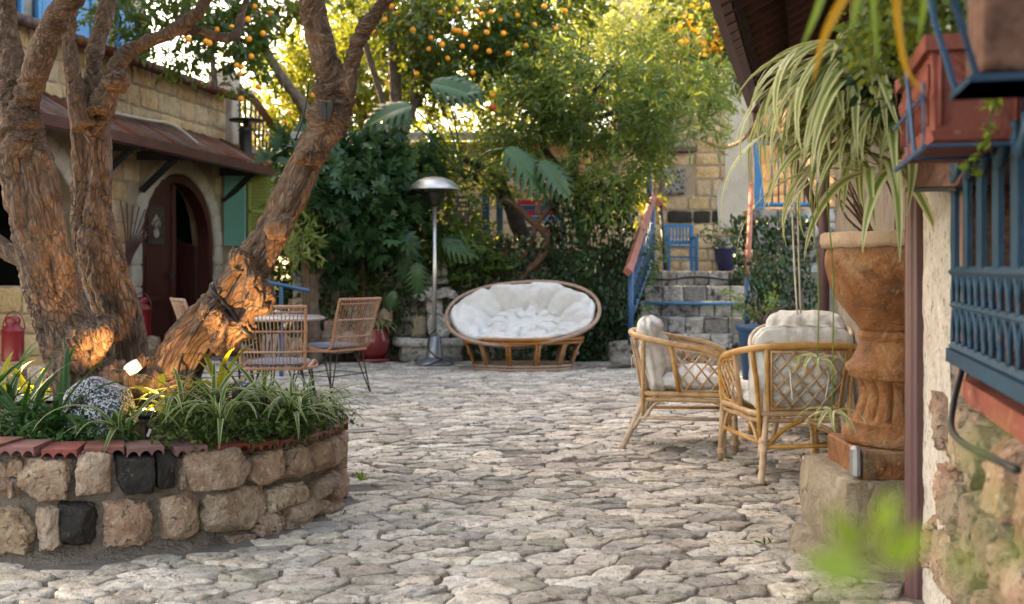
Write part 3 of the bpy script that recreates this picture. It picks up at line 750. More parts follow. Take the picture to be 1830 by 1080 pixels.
mb = MB(); mb.tube([LP(uD-.9, .7, -.07), LP(uD-.9, 1.5, -.07)], .022, 6); mb.box(LP(uD-.9, 1.56, -.07), (.07, .07, .1)); obj('bell_pull', mb, M['steel'], door)
# wrought fan ornament left of the door
mb = MB()
for k in range(9):
    a = math.radians(88-k*7.5)
    p0 = LP(uD-1.62, .98, .07); mb.tube(cr([p0, p0+LU*(.05+.04*k)+ZW*.45, p0+LU*(-.08+.15*k)+ZW*(1.0-.02*k)], 5), .0085, 5)
obj('iron_fan', mb, M['redwood'], lh)
# lean-to roof: slab, tiles, gutter
RG = lambda d, o, z: Vector((lwall(d), d, 0))+LN*o+ZW*z
mb = MB(); a, b_ = 9.2, 16.9
P = [RG(a, .0, 3.02), RG(b_, .0, 3.02), RG(b_, .60, 2.66), RG(a, .60, 2.66)]
mb.add([tuple(p) for p in P]+[tuple(p-ZW*.05) for p in P], [[0, 3, 2, 1], [4, 5, 6, 7], [0, 1, 5, 4], [3, 7, 6, 2], [1, 2, 6, 5], [0, 4, 7, 3]])
roof = obj('roof', mb, M['rooftile'], lh, smooth=False)
mb = MB(); mb.tube([Vector((0, 0, 0)), Vector((0, -.66, -.40))], [.075, .095], 10, flat=.7); tme = to_mesh(mb, 'roof_tile', M['rooftile'])
for k in range(38):
    d = 9.3+k*.2; inst('roof_tile', tme, roof, axes(RG(d, .02, 3.06+rnd.uniform(-.008, .008)), LU, LN*-1, ZW))
mb = MB(); g0, g1 = RG(9.2, .64, 2.66), RG(16.95, .64, 2.62)
prof = [(-.05, .07), (-.05, -.05), (.0, -.075), (.06, -.055), (.075, .055), (.06, .055), (.05, -.03), (-.03, -.035), (-.035, .07)]
V = [tuple(g+LN*x+ZW*z) for g in (g0, g1) for x, z in prof]; n_ = len(prof)
mb.add(V, [[k, (k+1) % n_, n_+(k+1) % n_, n_+k] for k in range(n_)]+[list(range(n_))[::-1], [n_+k for k in range(n_)]])
obj('gutter', mb, M['gutter'], lh, smooth=False)
mb = MB(); mb.tube(cr([RG(12.6, .35, 2.98), RG(13.6, .30, 3.02), RG(14.2, .38, 3.02), RG(14.4, .62, 2.80)], 6), .022, 7); obj('conduit', mb, M['plaster'], lh)
for d in (9.8, 11.0, 12.9, 14.0, 16.4):
    mb = MB(); mb.box((RG(d, .30, 2.60)), (.62, .09, .12), bev=.01); mb.tube([RG(d, .04, 2.15), RG(d, .5, 2.56)], .05, 6)
    obj('roof_bracket', mb, M['black'], lh, smooth=False)
# terrace parapet coping, pier, set-back storey
cmb = MB(); cmb.tube([Vector((-.17, .16, .0)), Vector((-.17, -.26, -.10))], [.07, .08], 8, flat=.75); cmb.tube([Vector((.0, .16, .0)), Vector((.0, -.26, -.10))], [.07, .08], 8, flat=.75); cmb.tube([Vector((.17, .16, .0)), Vector((.17, -.26, -.10))], [.07, .08], 8, flat=.75)
cme = to_mesh(cmb, 'coping_tile', M['rooftile'])
for k in range(15): inst('coping_tile', cme, facade, axes(LP(.35+k*.5, 3.85, .0), LU, LN*-1, ZW))
mb = MB(); mb.box(LP(uE+.17, 2.05, -.1), (.42, .32, 4.3), Matrix.Rotation(-.174, 3, 'Z'), .02); obj('pier', mb, M['plaster'], lh, smooth=False)
mb = MB(); mb.slab(LP(0, 0, -1.5), LU, ZW, LN, [(-4, 3), (uE+.3, 3), (uE+.3, 11.2), (-4, 11.2)], .4); mb.slab(LP(uE+.3, 0, 0), LN, ZW, LU, [(-4.5, -.1), (-.36, -.1), (-.36, 3.2), (-1.5, 3.2), (-1.5, 11.2), (-4.5, 11.2)], .3)  # storey carried up out of view to keep the sun off the court
mb.slab(LP(0, 3.1, 0), LU, LN, ZW, [(0, -1.9), (uE, -1.9), (uE, -.36), (0, -.36)], .2); mb.slab(LP(0, 11.2, 0), LU, LN, ZW, [(-4, -4.6), (uE+.4, -4.6), (uE+.4, -1.3), (-4, -1.3)], .2)
obj('upper_wall', mb, M['plaster'], lh, smooth=False)
def blue_window(u, z0, z1, hw):
    mb = MB()
    for (a, b_, c, e) in ((-hw, -hw+.08, z0, z1), (hw-.08, hw, z0, z1), (-hw, hw, z1, z1+.08), (-hw, hw, z0-.08, z0), (-.03, .03, z0, z1)): mb.slab(LP(u, 0, -1.42), LU, ZW, LN, [(a, c), (b_, c), (b_, e), (a, e)], .06)
    wn = obj('window', mb, M['blue2'], lh, smooth=False)
    mb = MB(); mb.slab(LP(u, 0, -1.47), LU, ZW, LN, [(-hw+.08, z0), (hw-.08, z0), (hw-.08, z1), (-hw+.08, z1)], .02); obj('pane', mb, M['pane'], wn, smooth=False)
    for s in (-1, 1):
        mb = MB(); mb.slab(LP(u+s*(hw+.3), 0, -1.44), LU, ZW, LN, [(-.26, z0), (.26, z0), (.26, z1), (-.26, z1)], .04); obj('shutter', mb, M['blue2'], wn, smooth=False)
for u, z0, z1 in ((lu(13.6), 3.75, 5.2), (lu(15.6), 3.9, 5.2), (lu(11.6), 3.75, 5.2)): blue_window(u, z0, z1, .42)
# shutters beside the door
sh = Vector((at(397, 440, 16.35).x, 16.35, 0)); 
mb = MB(); c0, c1 = at(398, 440, 16.3), at(441, 315, 16.45); mb.box(((c0.x+c1.x)/2, 16.38, (c0.z+c1.z)/2), (c1.x-c0.x, .05, c1.z-c0.z), bev=.008); obj('shutter', mb, M['teal'], lh, smooth=False)
mb = MB(); d0, d1 = at(444, 444, 16.6), at(488, 312, 16.6); cx, cz, sw, shh = (d0.x+d1.x)/2, (d0.z+d1.z)/2, d1.x-d0.x, d1.z-d0.z
for (x, z, a, b_) in ((cx-sw/2+.02, cz, .045, shh), (cx+sw/2-.02, cz, .045, shh), (cx, cz+shh/2-.03, sw, .06), (cx, cz-shh/2+.03, sw, .06), (cx, cz, sw, .05)): mb.box((x, 16.6, z), (a, .045, b_))
ls = obj('louvred_shutter', mb, M['limegreen'], lh, smooth=False)
mb = MB(); mb.box((0, 0, 0), (sw-.06, .012, .05), Matrix.Rotation(.6, 3, 'X')); sme = to_mesh(mb, 'slat', M['limegreen'], False)
for k in range(18): inst('slat', sme, ls, Matrix.Translation((cx, 16.6, cz-shh/2+.08+k*(shh-.14)/17)))
mb = MB(); mb.box((-4.32, 16.75, .9), (.5, .3, 4.3)); mb.box((-4.0, 17.2, 1.0), (.2, .6, 4.0)); obj('end_wall', mb, M['ashlar_mortar'], lh, smooth=False)

# iron balustrade of the outside stair beyond the house
bal = thing('stair_balustrade', 'dark green iron stair balustrade with red handrail at the far end of the stone house', 'railing', (-4.3, 17, 1.5))
hp = [at(398, 150, 16.6), at(448, 172, 16.9), at(520, 272, 18.6)]
mb = MB()
for a, b_ in zip(hp, hp[1:]): mb.tube([a, b_], .085, 4)
obj('handrail', mb, M['gutter'], bal, smooth=False)
bars = [(a, hp[0].lerp(hp[1], a)) for a in (.02, .2, .4, .6, .8, 1)]+[(1+a, hp[1].lerp(hp[2], a)) for a in np.linspace(.1, .98, 11)]
for k, (t, p) in enumerate(bars):
    mb = MB(); q = p-ZW*.95; mb.tube([p, q], .021, 5)
    for zz in (.3, .62):
        c = p-ZW*zz; mb.tube([c+Vector((.07*math.cos(a), 0, .09*math.sin(a))) for a in np.linspace(.3, 2*PI-.3, 11)], .009, 4)
    obj('baluster', mb, M['black'], bal)
mb = MB(); mb.tube([hp[0]-ZW*.95, hp[1]-ZW*.95, hp[2]-ZW*.95], .016, 5); obj('lower_rail', mb, M['black'], bal)
lan = thing('iron_lantern', 'small dark lantern with a flat cap standing by the stair balustrade', 'lantern', at(440, 285, 16.3))
p = at(440, 285, 16.3); mb = MB(); mb.lathe([(.10, 0), (.11, .05), (.09, .10), (.09, .42), (.12, .46), (.05, .52), (.05, .58)], p, 12); obj('body', mb, M['black'], lan)
mb = MB(); mb.lathe([(.26, .58), (.26, .61), (.05, .64)], p, 14); obj('cap', mb, M['black'], lan)

# ================================================================== TERRACES, WALLS BEHIND
mb = MB(); mb.prism([(-2.7, 13.3), (1.55, 13.3), (1.75, 19), (-3.9, 19)], -.1, 1.32); tag(obj('planted_terrace', mb, M['earth'], smooth=False), 'planted raised bed behind the retaining wall', kind='structure')
mb = MB(); mb.prism([(1.76, 13.52), (3.05, 13.52), (6.5, 13.6), (6.5, 22), (1.9, 22)], -.1, 1.075); tag(obj('upper_terrace', mb, M['joint'], smooth=False), 'upper terrace at the head of the stone steps', kind='structure')
rw = thing('retaining_wall', 'low rough stone retaining wall under dark ivy behind the papasan seat', 'wall', (-.5, 13.1, 0))
mb = MB(); mb.box((-.6, 13.2, .65), (4.2, .22, 1.45)); rwb = obj('wall_core', mb, M['mortar'], rw, smooth=False)
ashlar(rwb, (-2.7, 13.08, 0), (1, 0, 0), (0, -1, 0), 4.2, 1.36, .25, (.22, .5), tpls=STG, seed=8, limit=150)
gw = thing('garden_wall', 'honey stone garden wall with grey coping behind the orange trees', 'wall', (-1, 17, 1.3))
mb = MB(); mb.box((-.95, 17.2, 2.1), (5.2, .3, 2.1)); gwb = obj('wall_core', mb, M['ashlar_mortar'], gw, smooth=False)
ashlar(gwb, (-3.5, 17.04, 1.35), (1, 0, 0), (0, -1, 0), 5.1, 1.8, .27, (.3, .55), tpls=ST, seed=9, limit=120)
mb = MB(); mb.box((-.95, 17.1, 3.24), (5.3, .9, .13), Matrix.Rotation(.12, 3, 'X'), .01); obj('coping', mb, M['roofslab'], gw, smooth=False)
# house wall at the head of the steps
th = thing('terrace_house', 'honey stone wall with white plaster pier and carved tile at the head of the steps', 'house', (3, 17, 1.07))
mb = MB(); mb.box((2.75, 17.3, 3.3), (2.25, .4, 4.8)); thb = obj('wall_core', mb, M['ashlar_mortar'], th, smooth=False)
ax, az = at(1182, 268, 17.1), at(1244, 180, 17.1)
def skipT(x0, x1, z0, z1):
    X0, X1, Z0, Z1 = x0+1.7, x1+1.7, z0+1.0, z1+1.0
    return (X1 > ax.x and X0 < az.x and Z1 > ax.z and Z0 < az.z+.5) or (X1 > 2.42 and X0 < 2.76 and Z1 > 2.3 and Z0 < 2.70) or X0 > 3.42
ashlar(thb, (1.7, 17.1, 1.0), (1, 0, 0), (0, -1, 0), 2.15, 4.4, .235, (.22, .42), tpls=ST, seed=12, limit=260, skip=skipT, alt=lambda x, z: STD if 1.78 < z+1.0 < 2.02 and x > .6 else None, joint=.03)
mb = MB(); mb.slab(Vector((0, 17.07, 0)), Vector((1, 0, 0)), ZW, Vector((0, -1, 0)), [(3.32, 1.78), (3.80, 1.7), (3.80, 5.4), (3.40, 5.4), (3.42, 2.6), (3.28, 2.3)], .12); obj('plaster_pier', mb, M['plaster'], th, smooth=False)
for (a, b_, z0, z1) in ((3.32, 3.8, 1.05, 1.68),): obj('base_block', rock(((a+b_)/2, 17.0, (z0+z1)/2), (b_-a, .3, z1-z0), 4, 2), M['stepstone'], th)
mb = MB(); q = at(1204, 325, 17.05); mb.box((q.x, 17.04, q.z), (.33, .05, .36), bev=.01); ct = obj('carved_tile', mb, M['carved'], th, smooth=False)
mb = MB(); mb.box((q.x, 17.045, q.z), (.39, .03, .42), bev=.01); obj('tile_surround', mb, M['stepstone'], th, smooth=False)
mb = MB(); mb.box(((ax.x+az.x)/2, 17.06, ax.z), (az.x-ax.x, .14, .09), bev=.01); mb.box(((ax.x+az.x)/2, 17.12, ax.z+.55), (az.x-ax.x-.06, .02, 1.0)); obj('window_recess', mb, M['gutter'], th, smooth=False)
mb = MB(); mb.tube(cr([at(1255, 250, 16.6), at(1285, 262, 16.2), at(1320, 255, 15.5), at(1352, 222, 14.5), at(1358, 210, 14.0)], 6), .028, 7); single('hanging_hose', mb, M['wood'], 'thin brown hose sagging between the plaster pier and the right gutter', 'hose')
sw_ = thing('sunlit_wall', 'warm sunlit stone wall glimpsed behind the blue balcony', 'wall', (4.4, 18, 1))
U2 = Vector((1.2, -2.6, 0)).normalized(); N2 = Vector((-2.6, -1.2, 0)).normalized()
mb = MB(); mb.slab(Vector((3.75, 19.4, 0)), U2, ZW, N2, [(0, 1), (3.4, 1), (3.4, 3.9), (0, 5.5)], .3); swb = obj('wall_core', mb, M['ashlar_mortar'], sw_, smooth=False)
ashlar(swb, Vector((3.75, 19.4, 1.0)), U2, N2, 3.3, 3.0, .27, (.3, .6), tpls=ST, seed=15, limit=110)

# ================================================================== STONE STEPS
SD = Vector((.235, 1, 0)).normalized(); SP = Vector((1, -.235, 0)).normalized()
stp = thing('stone_steps', 'rough grey stone steps rising between blue railings to the upper terrace', 'steps', (2.05, 12.4, 0))
mb = MB()
for i in range(6):
    o = Vector((1.42, 12.0, 0))+SD*(.3*i+.16); mb.slab(o+ZW*(.18*(i+1)-.035), SP, SD, ZW, [(-.05, 0), (1.27, 0), (1.27, 2.0-.3*i), (-.05, 2.0-.3*i)], .18)
obj('step_core', mb, M['mortar'], stp, smooth=False)
for i in range(6):
    x = -.05-rnd.uniform(0, .05)
    while x < 1.22:
        wd = rnd.uniform(.17, .29); wd = min(wd, 1.30-x)
        c = Vector((1.42, 12.0, 0))+SD*(.3*i+.15)+SP*(x+wd/2)+ZW*(.18*i+.092)
        Mx = Matrix((SP, SD, ZW)).transposed()
        obj('step_stone', rock(c, (wd*.965, .36, .190), rnd.random()*90, 3, .06, .98, Mx, crag=.06), M['stepstone'], stp); x += wd
mb = MB(); a = Vector((1.40, 12.0, 0))+SD*.84; mb.tube([a+ZW*.70, a+SP*1.2+ZW*.705], .017, 6); single('blue_bar', mb, M['blue2'], 'thin bright blue bar lying across the stone steps', 'bar')
mb = MB(); a = Vector((1.38, 12.0, 0))+SD*1.40; mb.tube(cr([a+ZW*1.0+SP*(.25*k)-ZW*.02*math.sin(k*1.9) for k in range(6)], 4), .014, 6); single('black_hose', mb, M['black'], 'black hose strung along the upper stone step', 'hose')
single('foot_block', rock(at(1128, 628, 11.95)+Vector((-.02, .1, -.03)), (.42, .34, .30), 3, 3, .2, .7), M['stepstone'], 'grey stone block under the foot of the left blue railing', 'stone block')
# left railing
rl = thing('stair_railing', 'blue railing with worn red wooden handrail on the left of the stone steps', 'railing', (1.35, 12, .2))
pA, pB = at(1125, 478, 11.95), at(1167, 352, 13.65)
mb = MB(); dv = (pB-pA).normalized(); 
mb.tube([pA-dv*.12, pB], .055, 4); mb.tube([pB, at(1185, 372, 14.2)], .05, 4); obj('handrail', mb, M['redrail'], rl, smooth=False)
for (px_, y0, y1, d) in ((1127, 480, 612, 11.95), (1166, 360, 492, 13.6), (1160, 285, 356, 13.6)):
    mb = MB(); mb.tube([at(px_, y0, d), at(px_, y1, d)], .034, 6); obj('post', mb, M['blue'], rl)
mb = MB(); mb.tube([at(1180, 368, 14.0), at(1190, 482, 13.4)], .03, 6); obj('post', mb, M['black'], rl)
lo0, lo1 = pA-ZW*.62, pB-ZW*.80
for k in range(11):
    t = (k+.5)/11; a = pA.lerp(pB, t)-ZW*.04; b_ = lo0.lerp(lo1, min(1, t+.10)); mb = MB(); mb.tube([a, b_], .011, 5); obj('baluster', mb, M['blue'], rl)
    if k < 10: mb = MB(); mb.tube([lo0.lerp(lo1, t), pA.lerp(pB, min(1, t+.16))-ZW*.04], .009, 5); obj('baluster', mb, M['blue'], rl)
mb = MB(); mb.tube([lo0, lo1], .022, 5); mb.tube([lo0.lerp(pA, .5), lo1.lerp(pB, .5)], .015, 5); obj('lower_rail', mb, M['blue'], rl)
# right railing
rr = thing('stair_railing', 'slim red and blue railing on the right of the stone steps beside the ivy', 'railing', (2.7, 12, 0))
mb = MB(); mb.tube([at(1336, 496, 12.2), at(1343, 330, 13.6)], .034, 6); obj('handrail', mb, M['redrail'], rr)
mb = MB(); mb.tube([at(1335, 496, 12.2), at(1335, 612, 12.15)], .03, 6); obj('post', mb, M['blue'], rr)

# ================================================================== BLUE BALCONY ON THE RIGHT
bb = thing('blue_balcony', 'blue timber balcony with pinkish top rail on a stone base right of the steps', 'balcony', (3.5, 13.9, 0))
mb = MB(); mb.box((3.72, 14.1, .94), (1.2, .6, 1.90)); bbb = obj('base_wall', mb, M['mortar'], bb, smooth=False)
ashlar(bbb, (3.13, 13.78, 0), (1, 0, 0), (0, -1, 0), 1.18, 1.9, .26, (.25, .5), tpls=STG, seed=21, limit=60)
a, b_ = at(1347, 243, 13.8), at(1475, 243, 13.8)
mb = MB(); mb.tube([a, b_], .06, 4); mb.tube([a+Vector((.02, 0, 0)), a+Vector((.1, .6, 0))], .05, 4); obj('top_rail', mb, M['terracotta'], bb, smooth=False)
mb = MB(); mb.tube([a-ZW*.09, b_-ZW*.09], .03, 4); obj('rail', mb, M['blue2'], bb, smooth=False)
mb = MB(); mb.tube([at(1350, 366, 13.8), at(1475, 366, 13.8)], .03, 4); obj('rail', mb, M['blue2'], bb, smooth=False)
mb = MB(); mb.slab(Vector((0, 13.78, 0)), Vector((1, 0, 0)), ZW, Vector((0, -1, 0)), [(at(1350, 0, 13.78).x, at(0, 375, 13.78).z), (at(1368, 0, 13.78).x, at(0, 375, 13.78).z), (at(1360, 0, 13.78).x, at(0, 300, 13.78).z), (at(1354, 0, 13.78).x, at(0, 250, 13.78).z), (at(1348, 0, 13.78).x, at(0, 250, 13.78).z)], .06); obj('post', mb, M['blue2'], bb, smooth=False)
for k in range(9):
    mb = MB(); x = 1380+k*11.5; mb.tube([at(x, 256, 13.8), at(x, 368, 13.8)], .012, 5); obj('baluster', mb, M['blue'], bb)

# ================================================================== RIGHT HOUSE
rh = thing('stuccoed_house', 'stuccoed house on the right with dark tiled eave and blue window grille', 'house', (1.6, 5, 0))
RU = Vector((.25, 1, 0)).normalized(); RN = Vector((-1, .25, 0)).normalized(); RO = Vector((rwall(0), 0, 0)); rk = 1.0308
RP = lambda d, z, o=0: RO+RU*(d*rk)+ZW*z+RN*o
def rough_panel(d0, d1, z0, z1, mat, name, nu, nv, amp, fr, off=0, th=.3, seed=0):
    V, Fc = grid_surface(lambda a, b_: (d0+(d1-d0)*a, z0+(z1-z0)*b_, 0), nu, nv); V = np.array(V)
    hgt = amp*(fbm(V*fr+seed, 4)-.5)*2
    W = np.array([tuple(RP(q[0], q[1], off+h_)) for q, h_ in zip(V, hgt)]); mb = MB(); mb.add(W, [f[::-1] for f in Fc])
    P = [RP(d0, z0, off-th), RP(d1, z0, off-th), RP(d1, z1, off-th), RP(d0, z1, off-th), RP(d0, z0, off), RP(d1, z0, off), RP(d1, z1, off), RP(d0, z1, off)]
    mb.add([tuple(p) for p in P], [[0, 1, 2, 3], [0, 4, 5, 1], [3, 2, 6, 7], [0, 3, 7, 4], [1, 5, 6, 2]]); return obj(name, mb, mat, rh)
rough_panel(3.84, 9.9, -.05, 4.2, M['wallplaster'], 'far_wall', 90, 60, .012, 5)
rough_panel(3.09, 3.84, -.05, 4.2, M['whiteplaster'], 'stucco_strip', 40, 160, .007, 14, .03, seed=4)
rough_panel(2.88, 3.085, .788, 4.2, M['pinkplaster'], 'brick_reveal', 14, 110, .007, 12, .02, seed=5)
rough_panel(.6, 2.875, .86, 4.2, M['pinkplaster'], 'window_wall', 70, 60, .015, 8, -.22, .1, seed=6)
rough_panel(.6, 3.335, -.05, .785, M['concrete'], 'lower_wall', 80, 50, .02, 4, -.03, .3, seed=7)
# boulders of the lower wall
R3 = random.Random(6)
for row, (z0, z1) in enumerate(((-.08, .15), (.16, .36), (.37, .57), (.575, .775))):
    d = 1.5+.09*(row % 2)
    while d < 3.28:
        L = R3.uniform(.15, .30); c = RP(d+L/2, (z0+z1)/2, -.035)
        obj('boulder', rock(c, (.20, min(L, 3.31-d)*1.0, (z1-z0)*R3.uniform(.9, 1.05)), d*13+row, 4, .24, .55, Matrix((RN*-1, RU, ZW)).transposed(), crag=.26), M['planterstone'] if R3.random() < .7 else M['concrete'], rh); d += L+.015
mb = MB()                                             # red sill
P = [RP(.6, .79, .035), RP(2.86, .79, .035), RP(2.86, .79, -.25), RP(.6, .79, -.25)]
mb.add([tuple(p) for p in P]+[tuple(p+ZW*.055) for p in P], [[0, 1, 2, 3], [4, 7, 6, 5], [0, 4, 5, 1], [1, 5, 6, 2], [2, 6, 7, 3], [3, 7, 4, 0]]); obj('window_sill', mb, M['terracotta'], rh, smooth=False)
mb = MB(); mb.slab(RP(0, 0, -.20), RU, ZW, RN, [(.7, 1.02), (2.9*rk, 1.02), (2.9*rk, 2.6), (.7, 2.6)], .03); obj('pane', mb, M['pane'], rh, smooth=False)
# window grille
gr = thing('window_grille', 'blue wrought iron window grille of flat bars and pointed loops on the right wall', 'grille', RP(2.7, .93, .12))
def GP(d, z, o=.06): return RP(d, z, o)
for (z, t) in ((.935, .013), (1.045, .010), (1.135, .014), (2.35, .02)):
    mb = MB(); mb.tube([GP(1.3, z), GP(2.86, z)], t, 4); mb.tube([GP(2.86, z), GP(2.86, z, -.05)], t, 4); obj('rail', mb, M['grilleblue'], gr, smooth=False)
mb = MB(); mb.slab(GP(0, 0, .075), RU, ZW, RN, [(1.3*rk, .892), (2.88*rk, .892), (2.88*rk, .928), (1.3*rk, .928)], .03); obj('lower_plate', mb, M['grilleblue'], gr, smooth=False)
d = 2.83; k = 0
while d > 1.6:
    mb = MB(); mb.slab(GP(0, 0, .065), RU, ZW, RN, [((d-.033)*rk, 1.13), ((d+.033)*rk, 1.13), ((d+.033)*rk, 2.35), ((d-.033)*rk, 2.35)], .012)
    bar = obj('bar', mb, M['grilleblue'], gr, smooth=False)
    for zz in (1.42, 1.62, 1.9):
        mb = MB(); mb.tube([GP(d-.085+.05*math.cos(a), zz+.05*math.sin(a), .07) for a in np.linspace(PI*.9, 2.1*PI, 9)], [.010, .016, .010], 5); obj('scroll', mb, M['grilleblue'], bar)
    d -= .185; k += 1
d = 2.82
while d > 1.6:
    for z0 in (.945, 1.05):
        mb = MB(); h_ = .095 if z0 < 1 else .085
        mb.tube(cr([GP(d-.040, z0), GP(d-.036, z0+h_*.45), GP(d, z0+h_), GP(d+.036, z0+h_*.45), GP(d+.040, z0)], 4), .0065, 5); obj('loop', mb, M['grilleblue'], gr)
    d -= .088
mb = MB(); mb.tube(cr([GP(2.75, .90, .05), GP(2.6, .80, .10), GP(2.35, .765, .13), GP(1.8, .80, .12)], 6), .008, 7); single('black_cable', mb, M['black'], 'black cable looping out below the blue window grille', 'cable')
# drain pipe
dp = thing('drain_pipe', 'fluted maroon drain pipe standing between the rusty urn and the white stucco', 'pipe', (1.42, 3.72, 0))
mb = MB(); prof = []
n_ = 40; V = []
for z in (-.02, 3.2):
    for j in range(n_):
        a = 2*PI*j/n_; r = .0375*(1+.07*math.cos(10*a)); V.append((1.415+r*math.cos(a), 3.72+r*math.sin(a), z))
mb.add(V, [[j, (j+1) % n_, n_+(j+1) % n_, n_+j] for j in range(n_)]); obj('pipe', mb, M['pipe'], dp)
mb = MB()
for z in (2.6,): mb.lathe([(.042, z), (.046, z+.005), (.046, z+.03), (.042, z+.035)], (1.415, 3.72, 0), 24, capb=False, capt=False)
obj('bracket', mb, M['pipe'], dp)
dp2 = thing('drain_pipe', 'thin maroon drain pipe at the far end of the right house behind the chairs', 'pipe', (2.88, 9.7, 0))
mb = MB(); mb.tube([(2.86, 9.75, 0), (2.86, 9.75, 2.5)], .05, 10); obj('pipe', mb, M['pipe'], dp2)
# eave
eo = lambda d: 2.2-.277*(9.6-d)
mb = MB(); g0, g1 = Vector((eo(4.6), 4.6, 2.63)), Vector((eo(9.65), 9.65, 2.60))
EN = Vector((-1, .277, 0)).normalized()
V = [tuple(g_+EN*x+ZW*z) for g_ in (g0, g1) for x, z in [(-.05, .07), (-.05, -.05), (.0, -.075), (.06, -.055), (.075, .06), (.065, .06), (.05, -.03), (-.03, -.035), (-.035, .07)]]; n_ = 9
mb.add(V, [[k, n_+k, n_+(k+1) % n_, (k+1) % n_] for k in range(n_)]+[list(range(n_)), [n_+k for k in range(n_)][::-1]])
obj('gutter', mb, M['gutter'], rh, smooth=False)
mb = MB(); EU = Vector((.277, 1, 0)).normalized(); ES = (EN*-1*math.cos(.36)+ZW*math.sin(.36)); EZ = ES.cross(EU)*-1
if EZ.z < 0: EZ = -EZ
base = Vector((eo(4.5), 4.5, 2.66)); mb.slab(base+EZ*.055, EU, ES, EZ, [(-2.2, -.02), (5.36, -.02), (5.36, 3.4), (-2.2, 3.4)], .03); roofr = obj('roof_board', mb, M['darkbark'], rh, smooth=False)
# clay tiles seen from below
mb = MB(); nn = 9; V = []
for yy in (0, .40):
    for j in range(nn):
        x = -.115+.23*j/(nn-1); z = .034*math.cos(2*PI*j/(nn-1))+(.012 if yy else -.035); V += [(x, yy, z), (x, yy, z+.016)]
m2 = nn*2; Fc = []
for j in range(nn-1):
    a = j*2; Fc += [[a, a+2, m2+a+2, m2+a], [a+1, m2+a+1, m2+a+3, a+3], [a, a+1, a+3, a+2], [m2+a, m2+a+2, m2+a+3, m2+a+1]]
mb.add(V, Fc); ti = to_mesh(mb, 'roof_tile', M['shadetile'])
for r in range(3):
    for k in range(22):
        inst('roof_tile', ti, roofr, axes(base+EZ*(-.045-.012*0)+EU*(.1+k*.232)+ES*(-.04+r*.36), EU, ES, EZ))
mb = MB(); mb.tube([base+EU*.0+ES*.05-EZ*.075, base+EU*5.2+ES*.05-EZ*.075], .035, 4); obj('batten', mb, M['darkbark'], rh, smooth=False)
mb = MB(); mb.tube(cr([at(1352, 200, 9.5), at(1356, 222, 9.5), at(1375, 245, 9.6), at(1408, 268, 9.75), at(1440, 330, 9.8), at(1497, 480, 9.8)], 5), .04, 8); obj('gutter_outlet', mb, M['gutter'], rh)
# timber post by the wall under the eave
tp = thing('timber_post', 'weathered pale timber post with dark split under the tiled eave', 'post', at(1556, 300, 5.0))
a = at(1556, 0, 5.0); mb = rough_tube([Vector((a.x, 5.0, 1.78)), Vector((a.x-.01, 5.0, 2.3)), Vector((a.x, 5.0, 2.9))], [.095, .09, .10], 20, .10, 8, 10); obj('shaft', mb, M['wood'], tp)
mb = MB(); c = at(1546, 95, 4.9); mb.lathe([(.003, -.11), (.012, -.05), (.014, 0), (.010, .06), (.003, .11)], c, 8, sy=.5); obj('split', mb, M['gutter'], tp)

# ================================================================== URN ON ITS PLINTH
UX, UY = 1.55, 4.22; uz = lambda y: CAMH-(y-HZ)/F*UY; ur = lambda r: r/F*UY
pl = single('stone_plinth', merge(rock((UX+.05, UY+.04, .16), (.74, .66, .385), 5, 4, .05, .86, crag=.06), rock((UX+.03, UY+.02, .02), (.84, .74, .12), 8, 3, .1, .7)), M['concrete'], 'rough pale stone plinth carrying the rusty urn', 'plinth')
un = thing('garden_urn', 'tall rust-stained urn with fluted waist and pale rim on the stone plinth', 'urn', (UX, UY, .345))
z0 = .345
mb = MB(); mb.box((UX, UY, (uz(790)+.342)/2), (ur(208), ur(208), uz(790)-.342), bev=.008); obj('foot', mb, M['urn'], un, smooth=False)
pf = [(97, 790), (103, 785), (105, 775), (101, 764), (92, 758), (95, 752), (92, 747)]
mb = MB(); mb.lathe([(ur(r), uz(y)) for r, y in pf], (UX, UY, 0), 48); obj('torus', mb, M['urn'], un)
pf = [(86, 748, .05), (80, 738, .09), (72, 718, .10), (70, 702, .10), (74, 688, .09), (81, 678, .05), (86, 674, 0.0)]
V = []; nseg = 192; mb = MB()
PFi = []
ys = np.linspace(748, 674, 24)
rr_ = np.interp(-ys, [-p[1] for p in pf], [p[0] for p in pf]); ff = np.interp(-ys, [-p[1] for p in pf], [p[2] for p in pf])
for r, y, f_ in zip(rr_, ys, ff):
    for j in range(nseg):
        a = 2*PI*j/nseg; V.append((UX+ur(r)*(1+1.5*f_*(abs(math.cos(8*a))**.45-.75))*math.cos(a), UY+ur(r)*(1+1.5*f_*(abs(math.cos(8*a))**.45-.75))*math.sin(a), uz(y)))
mb.add(V, [[k*nseg+j, k*nseg+(j+1) % nseg, (k+1)*nseg+(j+1) % nseg, (k+1)*nseg+j] for k in range(23) for j in range(nseg)]); obj('fluted_waist', mb, M['urn'], un)
pf = [(86, 675), (93, 672), (93, 665), (99, 661), (97, 652), (87, 643), (81, 630), (76, 615), (73, 606), (78, 602), (78, 594), (72, 590)]
mb = MB(); mb.lathe([(ur(r), uz(y)) for r, y in pf], (UX, UY, 0), 48); obj('neck', mb, M['urn'], un)
pf = [(70, 592), (84, 574), (98, 556), (111, 538), (123, 515), (130, 492), (134, 470), (132, 450), (128, 443)]
P = cr([(ur(r), 0, uz(y)) for r, y in pf], 3); mb = MB(); mb.lathe([(p.x, p.z) for p in P], (UX, UY, 0), 56); obj('bowl', mb, M['urn'], un)
pf = [(124, 445), (139, 441), (142, 432), (141, 420), (136, 416), (120, 416), (118, 428), (10, 430)]
